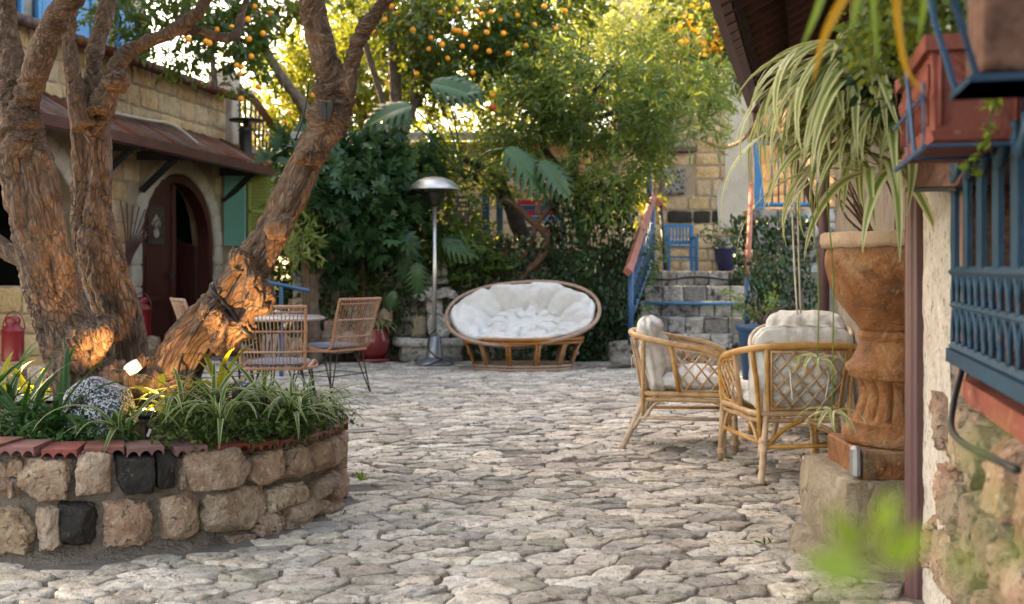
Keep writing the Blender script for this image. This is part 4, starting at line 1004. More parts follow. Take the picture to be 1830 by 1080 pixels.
mb = MB(); mb.lathe([(ur(r), uz(y)) for r, y in pf], (UX, UY, 0), 56); V = mb.v[0]; V += .006*(np.stack([vnoise(V*30), vnoise(V*30+5), vnoise(V*30+11)], 1)-.5)*2; obj('rim', mb, M['rimstone'], un)
mb = MB(); mb.box((1.30, 4.02, .41), (.035, .06, .12), bev=.012); single('metal_box', mb, M['greymetal'], 'small grey metal socket box against the foot of the urn', 'socket box', smooth=False)
dry = thing('dry_stems', 'bunch of dry brown stems standing in the rusty urn', 'plant', (UX, UY, uz(428)))
for k in range(16):
    a = rnd.uniform(0, 6.28); b_ = Vector((UX+.12*math.cos(a), UY+.12*math.sin(a), uz(430))); e = b_+Vector((.10*math.cos(a)-.05, .1*math.sin(a), rnd.uniform(.18, .42)))
    mb = MB(); mb.tube(cr([b_, b_.lerp(e, .5)+Vector((rnd.uniform(-.04, .04), 0, 0)), e], 3), [.007, .003], 5); obj('stem', mb, M['palebark'] if k % 2 else M['vinebark'], dry)

# ================================================================== ROUND STONE PLANTER
pt = thing('stone_planter', 'round raised planter of rough tan stones with scalloped red tile rim under the gnarled tree', 'planter', (PC.x, PC.y, 0))
rimz = lambda a: .385-.055*math.cos(a)-.032*math.sin(a)
def circ(px, R=PR):
    a = (px-915)/F; A = a*a+1; B = a*PC.x+PC.y; C_ = PC.x**2+PC.y**2-R*R; D = B*B-A*C_
    t = (B-math.sqrt(max(D, 0)))/A; return math.atan2(t-PC.y, a*t-PC.x), t
def ring(a, r, z): return (PC.x+r*math.cos(a), PC.y+r*math.sin(a), z)
na = 220; mb = MB(); V = []; lv = 22
for k in range(lv):
    f = k/(lv-1)
    for j in range(na):
        a = 2*PI*j/na; z = -.02+f*(rimz(a)-.0); r = PR-.012+.10*max(0, 1-f/.16)**2; p = np.array([ring(a, r, z)]); r += .028*(fbm(p*9, 4)[0]-.5)*2
        V.append(ring(a, r, z))
Fc = [[k*na+j, k*na+(j+1) % na, (k+1)*na+(j+1) % na, (k+1)*na+j] for k in range(lv-1) for j in range(na)]
o_ = len(V)
for j in range(na): a = 2*PI*j/na; V.append(ring(a, PR-.16, rimz(a)))
Fc += [[(lv-1)*na+j, (lv-1)*na+(j+1) % na, o_+(j+1) % na, o_+j] for j in range(na)]
mb.add(V, Fc); obj('mortar_wall', mb, M['mortar'], pt)
mb = MB(); V = []
for k in range(10):
    r = (PR-.15)*(k/9)
    for j in range(60): a = 2*PI*j/60; V.append(ring(a, r, rimz(a)*(k/9)**2-.04*(k/9)**4+.43*(1-(k/9)**2)+.02*(vnoise(np.array([ring(a, r, 0)])*9)[0]-.5)))
mb.add(V, [[k*60+j, k*60+(j+1) % 60, (k+1)*60+(j+1) % 60, (k+1)*60+j] for k in range(9) for j in range(60)]); obj('soil', mb, M['earth'], pt)
def pstone(px0, px1, y0, y1, mat='planterstone', seed=0, proud=.0, craggy=.20, box=.72):
    a0, t0 = circ(px0); a1, t1 = circ(px1); am = (a0+a1)/2; p = ring(am, PR, 0); t = p[1]
    zt, zb = CAMH-(y0-HZ)/F*t, CAMH-(y1-HZ)/F*t; L = PR*abs(a1-a0)
    Nn = Vector((math.cos(am), math.sin(am), 0)); T_ = Vector((-math.sin(am), math.cos(am), 0))
    c = Vector(ring(am, PR-.025+proud, (zt+zb)/2)); tl = rnd.uniform(-.05, .05)
    Mx = (Matrix.Rotation(tl, 3, Nn) @ Matrix((T_, Nn, ZW)).transposed())
    obj('stone', rock(c, (L*1.02, .17, (zt-zb)*1.02), seed, 4, .17, box, Mx, crag=craggy), M[mat], pt)
S_ = [(-70, 15, 818, 888), (20, 46, 820, 850), (18, 37, 853, 886), (38, 125, 820, 893), (132, 200, 808, 887), (325, 435, 800, 874), (438, 498, 802, 866), (499, 550, 795, 858),
      (553, 577, 789, 842), (579, 595, 780, 834), (597, 608, 772, 828), (-80, 58, 898, 985), (66, 112, 893, 977), (181, 272, 886, 971), (282, 356, 880, 963), (363, 469, 868, 951),
      (452, 501, 914, 964), (470, 535, 866, 912), (505, 572, 890, 930), (548, 592, 848, 888), (578, 607, 836, 900), (500, 548, 922, 950), (306, 330, 905, 945), (318, 328, 845, 872), (395, 450, 953, 976), (552, 596, 896, 925)]
for k, q in enumerate(S_): pstone(*q, seed=k*3.3, craggy=.24 if k > 10 else .18)
pstone(209, 281, 806, 879, 'basalt', 91, -.012, .08, .9); pstone(279, 314, 807, 877, 'basalt', 95, -.014, .08, .9); pstone(98, 172, 897, 975, 'basalt', 93, -.005, .2, .6)
for k in range(18):                                   # the ring goes on round the left and the back
    for row in range(2):
        a = math.radians(38+k*11.5+row*5); L = .19+.03*(k % 2); z0_, z1_ = (.03, .2) if row == 0 else (.205, rimz(a)-.03)
        if math.degrees(a) > 232: continue
        Nn = Vector((math.cos(a), math.sin(a), 0)); T_ = Vector((-math.sin(a), math.cos(a), 0))
        obj('stone', rock(ring(a, PR-.025, (z0_+z1_)/2), (L, .16, z1_-z0_), k*7+row, 3, .15, .72, Matrix((T_, Nn, ZW)).transposed(), crag=.16), M['planterstone'], pt)
a = math.radians(-150)
while a < math.radians(75):
    L = rnd.uniform(.115, .175); da = L/PR; am = a+da/2; ns = 3; top = .021; n_ = 8*ns; P = []
    for k in range(n_+1):
        u = -L/2+L*k/n_; ph = (k/n_*ns) % 1; P.append((u, -.012+.020*max(0, math.sin(PI*ph))**.7 if ph > .02 else -.014))
    poly = P+[(L/2, top), (-L/2, top)]
    Nn = Vector((math.cos(am), math.sin(am), 0)); T_ = Vector((-math.sin(am), math.cos(am), 0))
    zz = Matrix.Rotation(rnd.uniform(-.05, .05), 3, Nn) @ ZW; T2 = Matrix.Rotation(rnd.uniform(-.04, .04), 3, ZW) @ T_
    mb = MB(); mb.slab(Vector(ring(am, PR+.035+rnd.uniform(-.012, .012), rimz(am)+.013+rnd.uniform(-.004, .006))), T2, zz, Nn, poly, .20)
    obj('coping_tile', mb, M['tile'], pt, smooth=False); a += da+rnd.choice((.006, .010, .02, .045))/PR

# ================================================================== THE GNARLED TREE
tr = thing('gnarled_tree', 'old gnarled tree with three thick furrowed stems rising from the round stone planter', 'tree', (-1.9, 5.2, .4))
def tp_(L, d0, d1=None):
    d1 = d1 or d0; n = len(L); return [(at(x, y, d0+(d1-d0)*k/(n-1)), r/F*(d0+(d1-d0)*k/(n-1))) for k, (x, y, r) in enumerate(L)]
stems = [
 tp_([(190, 760, 92), (168, 700, 76), (142, 645, 66), (120, 590, 61), (101, 540, 58), (85, 480, 56), (72, 420, 55), (61, 360, 54), (49, 300, 50), (38, 240, 45), (34, 195, 42)], 5.10, 4.98),
 tp_([(38, 215, 40), (22, 140, 31), (14, 80, 29), (8, 0, 28), (2, -110, 25)], 5.05, 5.3), tp_([(38, 230, 36), (50, 170, 28), (60, 140, 26), (77, 90, 27), (97, 40, 26), (123, 0, 26), (185, -90, 22)], 5.0, 4.7),
 tp_([(232, 760, 60), (230, 690, 42), (222, 620, 42), (208, 560, 46), (190, 500, 48), (176, 440, 46), (168, 380, 43), (166, 320, 40), (165, 260, 39), (164, 195, 40)], 5.42, 5.6),
 tp_([(60, 470, 22), (20, 452, 20), (-20, 425, 18), (-80, 395, 14), (-170, 350, 10), (-260, 280, 4)], 5.1, 5.3), tp_([(150, 230, 24), (133, 150, 19), (126, 100, 18), (122, 50, 17), (126, -10, 16), (130, -100, 14)], 5.4, 5.6), tp_([(166, 200, 30), (168, 130, 22), (174, 80, 18), (186, 30, 17), (200, -30, 16), (215, -110, 14)], 5.5, 5.9),
 tp_([(180, 205, 30), (196, 150, 23), (208, 122, 19), (228, 95, 17), (262, 76, 15), (302, 60, 14), (338, 36, 14), (366, 4, 13), (385, -60, 12)], 5.42, 5.7),
 tp_([(290, 62, 12), (345, 54, 11), (390, 66, 11), (420, 64, 11), (432, 25, 10), (446, -10, 10), (480, -40, 9)], 5.6, 6.1),
 tp_([(280, 770, 74), (298, 700, 58), (326, 640, 53), (362, 590, 51), (405, 542, 50), (432, 500, 47), (457, 460, 43), (490, 405, 40), (517, 355, 38), (543, 300, 37), (566, 250, 37), (583, 200, 36), (588, 150, 34), (580, 105, 29), (570, 60, 28), (560, 20, 28), (545, -90, 24)], 5.15, 5.0),
 tp_([(575, 265, 24), (604, 225, 21), (620, 180, 20), (628, 120, 19), (643, 68, 19), (670, 25, 18), (697, -8, 18), (740, -70, 15)], 5.05, 4.95),
]
mb = MB()
SEG = []
for st in stems:
    P = cr([p for p, r in st], 5); R_ = np.interp(np.linspace(0, len(st)-1, len(P)), range(len(st)), [r for p, r in st])*(.83 if st is stems[0] else .88)
    mb.tube(P, list(R_), 18)
    for k in range(len(P)-1): SEG.append((tuple(P[k]), tuple(P[k+1]), R_[k]))
for (x, y, r, d) in ((158, 605, 36, 4.98), (145, 640, 30, 4.98), (405, 598, 36, 5.03), (430, 590, 30, 5.03), (384, 568, 26, 4.97), (460, 535, 32, 5.02), (434, 470, 22, 4.93), (452, 500, 22, 4.92), (190, 590, 24, 5.25), (545, 280, 20, 4.88), (500, 410, 24, 4.92), (270, 690, 28, 5.0), (215, 690, 40, 5.0), (330, 700, 34, 5.0), (40, 390, 20, 4.98), (255, 640, 14, 5.05), (265, 655, 18, 5.06), (210, 150, 22, 5.35)):
    R0 = r/F*d; mb.add(rock(at(x, y, d), (2*R0, 2*R0, 2*R0), x, 3, .1, .1).verts(), rock((0, 0, 0), (1, 1, 1), 0, 3).f)
tmp = bpy.data.meshes.new('tmp'); tmp.from_pydata(mb.verts().tolist(), [], mb.f); to_ = bpy.data.objects.new('tmp', tmp); COL.objects.link(to_)
md = to_.modifiers.new('r', 'REMESH'); md.mode = 'VOXEL'; md.voxel_size = .0088
bpy.context.view_layer.update(); dg = bpy.context.evaluated_depsgraph_get(); ev = to_.evaluated_get(dg); me = bpy.data.meshes.new_from_object(ev)
nv = len(me.vertices); V = np.empty(nv*3, np.float32); me.vertices.foreach_get('co', V); V = V.reshape(-1, 3).astype(float)
bpy.data.objects.remove(to_)
ne = len(me.edges); E = np.empty(ne*2, np.int32); me.edges.foreach_get('vertices', E); E = E.reshape(-1, 2)
def smooth_v(V, it, f=.5):
    deg = np.bincount(E.ravel(), minlength=nv)[:, None]
    for _ in range(it):
        S = np.zeros_like(V); np.add.at(S, E[:, 0], V[E[:, 1]]); np.add.at(S, E[:, 1], V[E[:, 0]]); V = V+f*(S/deg-V)
    return V
V = smooth_v(V, 5)
A = np.array([s[0] for s in SEG]); B = np.array([s[1] for s in SEG]); ab = B-A; ax_ = ab/np.linalg.norm(ab, axis=1, keepdims=True)
ax_[ax_[:, 2] < 0] *= -1
AX = np.zeros_like(V); RD = np.zeros(nv)
for k in range(0, nv, 20000):
    p = V[k:k+20000]; mid = (A+B)/2; dd = np.linalg.norm(p[:, None]-mid[None], axis=2); wq = 1/(dd**5+1e-7); wq /= wq.sum(1, keepdims=True)
    AX[k:k+20000] = wq @ ax_; RD[k:k+20000] = wq @ np.array([s[2] for s in SEG])
AX /= np.linalg.norm(AX, axis=1, keepdims=True)
me.vertices.foreach_set('co', V.astype(np.float32).ravel()); me.update()
NO = np.empty(nv*3, np.float32); me.vertices.foreach_get('normal', NO); NO = NO.reshape(-1, 3).astype(float)
O0 = np.array([-1.7, 5.2, .9]); q = V-O0; al = (q*AX).sum(1, keepdims=True)
qq = q-AX*al*.74; q3 = q-AX*al*.45
sc_ = np.clip(RD/.10, .35, 1.3)
rid = 1-np.abs(2*vnoise(qq*26+3)-1); rid2 = 1-np.abs(2*fbm(qq*52+31, 2)-1); big = fbm(qq*8+11, 2)-.5; fl = fbm(q3*40, 3)-.5; pl_ = np.abs(2*vnoise(q3*30+60)-1)
q9 = q-AX*al*.90; flu = fbm(q9*9+70, 2)-.5; gro = np.clip(.16-np.abs(2*vnoise(q9*15+90)-1), 0, 1)/.16
H = sc_*(.030*big*1.6+.062*flu-.022*gro-.007*np.clip(rid-.55, 0, 1)/.45-.008*np.clip(rid2-.6, 0, 1)/.4+.012*fl-.006*np.clip(.18-pl_, 0, 1)/.18)
smo = np.clip((fbm(q*5+40, 2)-.52)*8, 0, 1)           # smooth burls and calloused strips
H = H*(1-.65*smo)
V = V+NO*H[:, None]
me.vertices.foreach_set('co', V.astype(np.float32).ravel()); me.update()
me.polygons.foreach_set('use_smooth', [True]*len(me.polygons)); me.name = 'trunk'
ga = me.attributes.new('grain', 'FLOAT_VECTOR', 'POINT'); ga.data.foreach_set('vector', qq.astype(np.float32).ravel())
if not me.materials: me.materials.append(M['stembark'])
else: me.materials.clear(); me.materials.append(M['stembark'])
me.transform(Matrix.Translation(-Vector(tr.location)))
trunk = bpy.data.objects.new('trunk', me); COL.objects.link(trunk); trunk.parent = tr
from mathutils.bvhtree import BVHTree
bvh = BVHTree.FromPolygons([tuple(p) for p in V], [tuple(p.vertices) for p in me.polygons])
def on_trunk(px, py, off=0.0):
    d = at(px, py, 5)-camo.location; h = bvh.ray_cast(camo.location, d.normalized()); return (h[0]-d.normalized()*off) if h[0] else at(px, py, 5)
# strap, cable and the two dark leaf plaques on the right stem
c = at(412, 545, 5.09); axd = (at(440, 508, 5.08)-at(375, 582, 5.1)).normalized(); tilt = (axd+Vector((.55, 0, .25))).normalized()
u = tilt.cross(Vector((0, 1, 0))).normalized(); v_ = tilt.cross(u)
P = []
for k in range(40):
    a = 2*PI*k/40; dr = u*math.cos(a)+v_*math.sin(a); h = bvh.ray_cast(c+dr*.6, -dr); P.append((h[0]+dr*.006) if h[0] else c+dr*.15)
P = [(P[k-1]+P[k]*2+P[(k+1) % 40])/4 for k in range(40)]
mb = MB(); mb.tube(P, .013, 6, closed=True); obj('strap', mb, M['black'], tr)
mb = MB(); mb.tube(cr([on_trunk(x, y, .008) for x, y in ((396, 520), (372, 556), (345, 600), (324, 640), (318, 680), (318, 715))]+[at(318, 750, 4.85)], 5), .0055, 6); single('black_cable', mb, M['black'], 'black cable running down the leaning stem of the gnarled tree', 'cable')
mb = MB(); mb.tube(cr([at(552, 150, 4.97), at(546, 190, 4.96), at(537, 225, 4.97), at(527, 252, 5.0)], 5), .004, 5); obj('wire', mb, M['black'], tr)
for s, px in ((-1, 577), (1, 590)):
    for nm, k, m_, o in (('plaque_rim', 1.16, M['palebark'], .004), ('plaque', 1.0, M['black'], .008)):
        q = [(s*.006+s*.0125*k*math.sin(t)-s*.010, .045*k*math.cos(t)) for t in np.linspace(0, 2*PI, 14)[:-1]]
        p0 = on_trunk(px, 199, .012); mb = MB(); mb.slab(p0-Vector((0, o, 0)), Vector((1, 0, -s*.12)), Vector((s*.14, 0, 1)), Vector((0, -1, 0)), q, .012); obj(nm, mb, m_, tr, smooth=False)
# the canopy above the frame, spread unseen over house and camera to shade the court
lf = crown([(-2.6, 4.9, 4.0, 1.4, 1.2, .6), (-1.3, 5.3, 4.3, 1.3, 1.2, .8), (-1.2, 6.6, 4.3, 1.0, 1.1, .6), (-3.0, 6.5, 4.2, 1.5, 1.3, .7), (-3.6, 8.2, 4.6, 1.4, 1.3, .7), (-2.2, 3.4, 4.2, 1.5, 1.0, .6), (-.3, 4.0, 4.4, 1.0, .9, .5), (-.6, 2.4, 4.3, 1.6, 1.0, .5), (1.0, 3.0, 4.6, 1.0, 1.0, .5), (-3.4, 5.2, 4.6, 1.2, 1.2, .6), (-1.5, .6, 4.0, 2.0, 1.2, .5), (.8, .8, 4.2, 1.8, 1.2, .5), (-3.6, 2.2, 4.2, 1.5, 1.5, .5), (0, -1.2, 4.0, 2.5, 1.2, .5)], 4200, 9, .10, .24, 'oval', .30, seed=2)
obj('crown', lf, M['l_citrus'], tr)
mb = MB()
for (a, b_, r0) in (((-2.48, 5.3, 2.6), (-2.9, 5.2, 3.9), .07), ((-1.75, 4.75, 2.55), (-1.4, 4.6, 3.9), .06), ((-2.05, 5.9, 2.7), (-2.2, 6.4, 3.9), .045), ((-.98, 5.0, 2.65), (-1.0, 5.3, 4.1), .065), ((-.46, 4.95, 2.6), (-.1, 5.3, 3.9), .045)):
    a, b_ = Vector(a), Vector(b_); mb.tube(cr([a, a.lerp(b_, .5)+Vector((.1, .05, 0)), b_], 4), [r0, r0*.5], 8)
obj('limb', mb, M['bark'], tr)

# ================================================================== THINGS IN THE PLANTER
single('speckled_boulder', rock((at(176, 738, 4.62)), (.29, .24, .27), 12, 4, .16, .25, crag=.05), M['granite'], 'large black and white speckled boulder in the planter at the foot of the tree', 'boulder')
single('speckled_boulder', rock((at(449, 712, 4.95)), (.14, .13, .15), 22, 4, .16, .25, crag=.05), M['granite'], 'small dark speckled boulder half hidden among the striped leaves', 'boulder')
def spot(parent, loc, target, W, size=70, col=(1.0, .64, .31), r=.02):
    L = bpy.data.lights.new('lamp_light', 'SPOT'); L.energy = W; L.spot_size = math.radians(size); L.spot_blend = .8; L.color = col; L.shadow_soft_size = r
    o = bpy.data.objects.new('lamp_light', L); COL.objects.link(o); o.parent = parent
    o.location = Vector(loc)-root_of(parent).location; o.rotation_euler = (Vector(target)-Vector(loc)).to_track_quat('-Z', 'Y').to_euler(); return o
LAMPW = 5.2
p = at(262, 742, 4.58); gl = thing('garden_spotlight', 'small black spotlight on a short stake lighting the tree from the front of the planter', 'spotlight', p)
mb = MB(); mb.box(p, (.075, .05, .032), Matrix.Rotation(-.5, 3, 'X'), .005); hd = obj('head', mb, M['black'], gl, smooth=False)
mb = MB(); mb.tube([p, p-ZW*.08], .006, 6); mb.tube([p+Vector((.002, 0, -.08)), p+Vector((.002, 0, -.16))], [.011, .003], 6); obj('stake', mb, M['black'], gl)
mb = MB(); mb.box(p+Vector((.014, -.01, -.075)), (.012, .004, .035), Matrix.Rotation(.4, 3, 'Y')); obj('tag', mb, M['white'], gl, smooth=False)
mb = MB(); mb.box(p+Vector((0, .012, .018)), (.055, .03, .008), Matrix.Rotation(-.5, 3, 'X')); obj('lens', mb, emitmat('warm_lens', (1, .6, .2), 6), gl, smooth=False)
spot(gl, p+Vector((.0, .03, .04)), at(300, 480, 5.2), LAMPW*.8, 100)
p = at(238, 657, 4.86); gl = thing('garden_spotlight', 'white capped spotlight on a black stake between the stems of the tree', 'spotlight', p)
Mx = Matrix.Rotation(-.5, 3, 'Y') @ Matrix.Rotation(.25, 3, 'X'); mb = MB(); mb.lathe([(.020, -.026), (.033, -.022), (.036, .0), (.034, .024), (.026, .027)], (0, 0, 0), 20); mb = xform(mb, Matrix.Translation(p) @ Mx.to_4x4()); obj('head', mb, M['white'], gl, sharp=40)
mb = MB(); mb.tube(cr([p+Vector((-.02, .0, -.02)), p+Vector((-.024, -.01, -.10)), p+Vector((-.02, -.02, -.26))], 3), .006, 6); obj('stake', mb, M['black'], gl)
spot(gl, p+Vector((-.05, -.02, -.03)), at(112, 480, 5.0), LAMPW*.45, 100)
p = at(425, 705, 4.72); gl = thing('garden_spotlight', 'small spotlight hidden among striped leaves below the leaning stem', 'spotlight', p)
mb = MB(); mb.lathe([(.016, -.03), (.024, -.02), (.026, .02), (.02, .03)], p, 14); obj('head', mb, M['black'], gl)
mb = MB(); mb.tube([p-ZW*.03, p-ZW*.12], .006, 6); obj('stake', mb, M['black'], gl)
spot(gl, p+Vector((-.01, -.02, .05)), at(452, 455, 5.05), LAMPW*1.25, 80)
p = at(50, 715, 5.55); gl = thing('garden_spotlight', 'small spotlight among dark strap leaves at the left of the tree', 'spotlight', p)
mb = MB(); mb.lathe([(.016, -.03), (.024, -.02), (.026, .02), (.02, .03)], p, 14); obj('head', mb, M['black'], gl)
mb = MB(); mb.tube([p-ZW*.03, p-ZW*.12], .006, 6); obj('stake', mb, M['black'], gl)
spot(gl, p+Vector((0, .0, .05)), at(60, 600, 5.3), LAMPW*.5, 120, (1, .75, .3))
mb = MB(); mb.tube([at(393, 642, 4.95), at(470, 752, 4.55)], .005, 6); single('support_stick', mb, M['black'], 'thin dark stick leaning among the striped leaves', 'stick')

def leafset(name, mat, specs, cols=5, n=10, fold=.35):
    out = []
    for (L, w_, e0, bd) in specs:
        mb = MB(); ribbon(mb, (0, 0, 0), 0, L, w_, e0, bd, n=n, cols=cols, fold=fold, wave=rnd.uniform(-.3, .3)); out.append(to_mesh(mb, name, mat))
    return out
def tuft(root, meshes, o, n, s=(.7, 1.15), azr=(0, 2*PI), spread=.02, R=None):
    R = R or rnd
    for k in range(n):
        a = azr[0]+(azr[1]-azr[0])*((k+R.random())/n); p = Vector(o)+Vector((R.uniform(-spread, spread), R.uniform(-spread, spread), R.uniform(0, spread)))
        inst('leaf', R.choice(meshes), root, Matrix.Translation(p) @ Matrix.Rotation(a, 4, 'Z') @ Matrix.Rotation(R.uniform(-.25, .25), 4, 'X') @ Matrix.Scale(R.uniform(*s), 4))
SPS = leafset('spider_leaf', M['l_spider2'], [(.32, .0115, 1.2, 1.5), (.38, .012, 1.1, 1.8), (.28, .011, .8, 1.5), (.42, .0125, 1.2, 2.2), (.35, .011, 1.3, 1.2), (.32, .012, .6, 1.6)])
for k, (px, py, d, n_, lab) in enumerate([(320, 748, 4.62, 26, 'striped spider plant just right of the black spotlight in the planter'), (385, 735, 4.75, 26, 'striped spider plant below the leaning stem'), (395, 752, 4.5, 24, 'low striped spider plant behind the middle of the red tile rim'),
        (470, 735, 4.85, 30, 'tall striped spider plant beside the small speckled boulder'), (520, 742, 4.75, 34, 'large striped spider plant in front of the cane chair'), (565, 745, 4.95, 30, 'striped spider plant arching over the right end of the tile rim'), (215, 772, 4.42, 12, 'sparse striped plant in front of the large speckled boulder')]):
    p = at(px, py, d); r = thing('spider_plant', lab, 'plant', p, 'striped spider plants in the planter'); tuft(r, SPS, p-ZW*.02, n_)
STS = leafset('strap_leaf', M['l_strap'], [(.40, .016, 1.3, 1.4), (.34, .018, 1.1, 1.7), (.45, .015, 1.35, .9), (.30, .018, .8, 1.2)], cols=3, n=8)
YLS = leafset('strap_leaf', M['l_yellow'], [(.34, .016, 1.35, 1.0), (.28, .016, 1.1, 1.5)], cols=3, n=8)  # strap leaves with the warm lamplight put into their yellow colour
for k, (px, py, d, n_, lab, ms) in enumerate([(40, 775, 4.55, 20, 'dark strap-leaved plant at the left front of the planter', STS), (100, 770, 4.5, 18, 'dark strap-leaved plant beside the large speckled boulder', STS), (-40, 770, 4.55, 18, 'dark strap-leaved plant cut by the left edge of the view', STS), (15, 735, 5.1, 18, 'dark strap-leaved plant behind the others left of the tree', STS),
        (62, 725, 5.35, 14, 'golden lit strap leaves left of the tree', YLS), (5, 715, 5.5, 10, 'golden lit leaf tuft at the left edge', YLS), (395, 705, 5.0, 9, 'golden lit leaf tuft under the leaning stem', YLS)]):
    p = at(px, py, d); r = thing('strap_plant', lab, 'plant', p, 'strap-leaved plants in the planter'); tuft(r, ms, p-ZW*.03, n_)
p = at(285, 745, 4.6); r = thing('golden_plant', 'small plant with broad bright yellow leaves at the foot of the tree', 'plant', p)
tv, tf = leaf_template('broad'); 
for k, (x, y, s_, dr) in enumerate(((268, 705, .085, (-.6, -.4, .5)), (290, 712, .09, (.1, -.6, -.5)), (300, 706, .075, (.8, -.3, .3)), (276, 725, .07, (-.3, -.6, -.4)), (285, 690, .06, (.2, .3, .8)), (302, 725, .05, (.6, -.4, -.3)))):
    mb = MB(); add_leaves(mb, np.array([tuple(at(x, y, 4.6))]), np.array([dr], float), np.array([s_]), (tv, tf), np.array([.3+.1*k]), 0, .9); obj('leaf', mb, M['l_yellow'], r)
mb = MB(); mb.tube([p-ZW*.06, at(285, 700, 4.6)], .004, 5); obj('stem', mb, M['palebark'], r)
gc = crown([(at(x, y, d).x, at(x, y, d).y, at(x, y, d).z, rx, .12, .045) for x, y, d, rx in ((330, 768, 4.45, .12), (400, 768, 4.5, .14), (460, 758, 4.65, .14), (520, 755, 4.75, .13), (560, 752, 4.9, .10), (490, 735, 4.95, .16), (380, 748, 4.7, .14), (570, 740, 5.25, .14))], 620, 9, .026, .06, 'oval', .2, fs=7, hollow=.2, droop=0, seed=8)
single('ground_cover', gc, M['l_cover'], 'low leafy ground cover along the right of the planter', 'ground cover', kind='stuff')
gc = crown([(at(x, y, d).x, at(x, y, d).y, at(x, y, d).z, rx, .14, .05) for x, y, d, rx in ((30, 790, 4.45, .2), (110, 785, 4.45, .16), (-80, 790, 4.5, .2), (60, 765, 4.9, .25), (190, 780, 4.45, .12))], 420, 8, .035, .07, 'oval', .2, fs=7, hollow=.2, droop=0, seed=9)
single('ground_cover', gc, M['l_strap'], 'dark leafy ground cover along the left of the planter', 'ground cover', kind='stuff')

# ================================================================== RATTAN ARMCHAIRS
def clip_line(p, d, poly):
    t0, t1 = -9, 9; n = len(poly)
    ar = sum(poly[k][0]*poly[(k+1) % n][1]-poly[(k+1) % n][0]*poly[k][1] for k in range(n)); sg = 1 if ar > 0 else -1
    for k in range(n):
        a, b_ = poly[k], poly[(k+1) % n]; nx, ny = -(b_[1]-a[1])*sg, (b_[0]-a[0])*sg
        den = nx*d[0]+ny*d[1]; num = nx*(a[0]-p[0])+ny*(a[1]-p[1])
        if abs(den) < 1e-9:
            if num > 0: return None
            continue
        t = num/den
        if den > 0: t0 = max(t0, t)
        else: t1 = min(t1, t)
    return (t0, t1) if t1-t0 > .03 else None
def lattice(parent, poly, f3, sp, dirs, r=.0065, fr=.010, mat=None):
    mb = MB(); Q = [f3(*q) for q in poly]; mb.tube(Q, fr, 6, closed=True); pan = obj('lattice_panel', mb, mat, parent, local=True)
    cx = sum(q[0] for q in poly)/len(poly); cy = sum(q[1] for q in poly)/len(poly)
    for di, d in enumerate(dirs):
        nx, ny = -d[1], d[0]
        for k in range(-8, 9):
            p = (cx+nx*sp*(k+.5), cy+ny*sp*(k+.5)); t = clip_line(p, d, poly)
            if t:
                A_, B_ = [(p[0]+d[0]*q, p[1]+d[1]*q) for q in t]; mb = MB(); o = .004*(1 if di else -1)
                a3, b3 = Vector(f3(*A_)), Vector(f3(*B_)); m3 = Vector(f3((A_[0]+B_[0])/2, (A_[1]+B_[1])/2))
                mb.tube([a3, m3, b3], r, 5); obj('cane', mb, mat, pan, local=True)
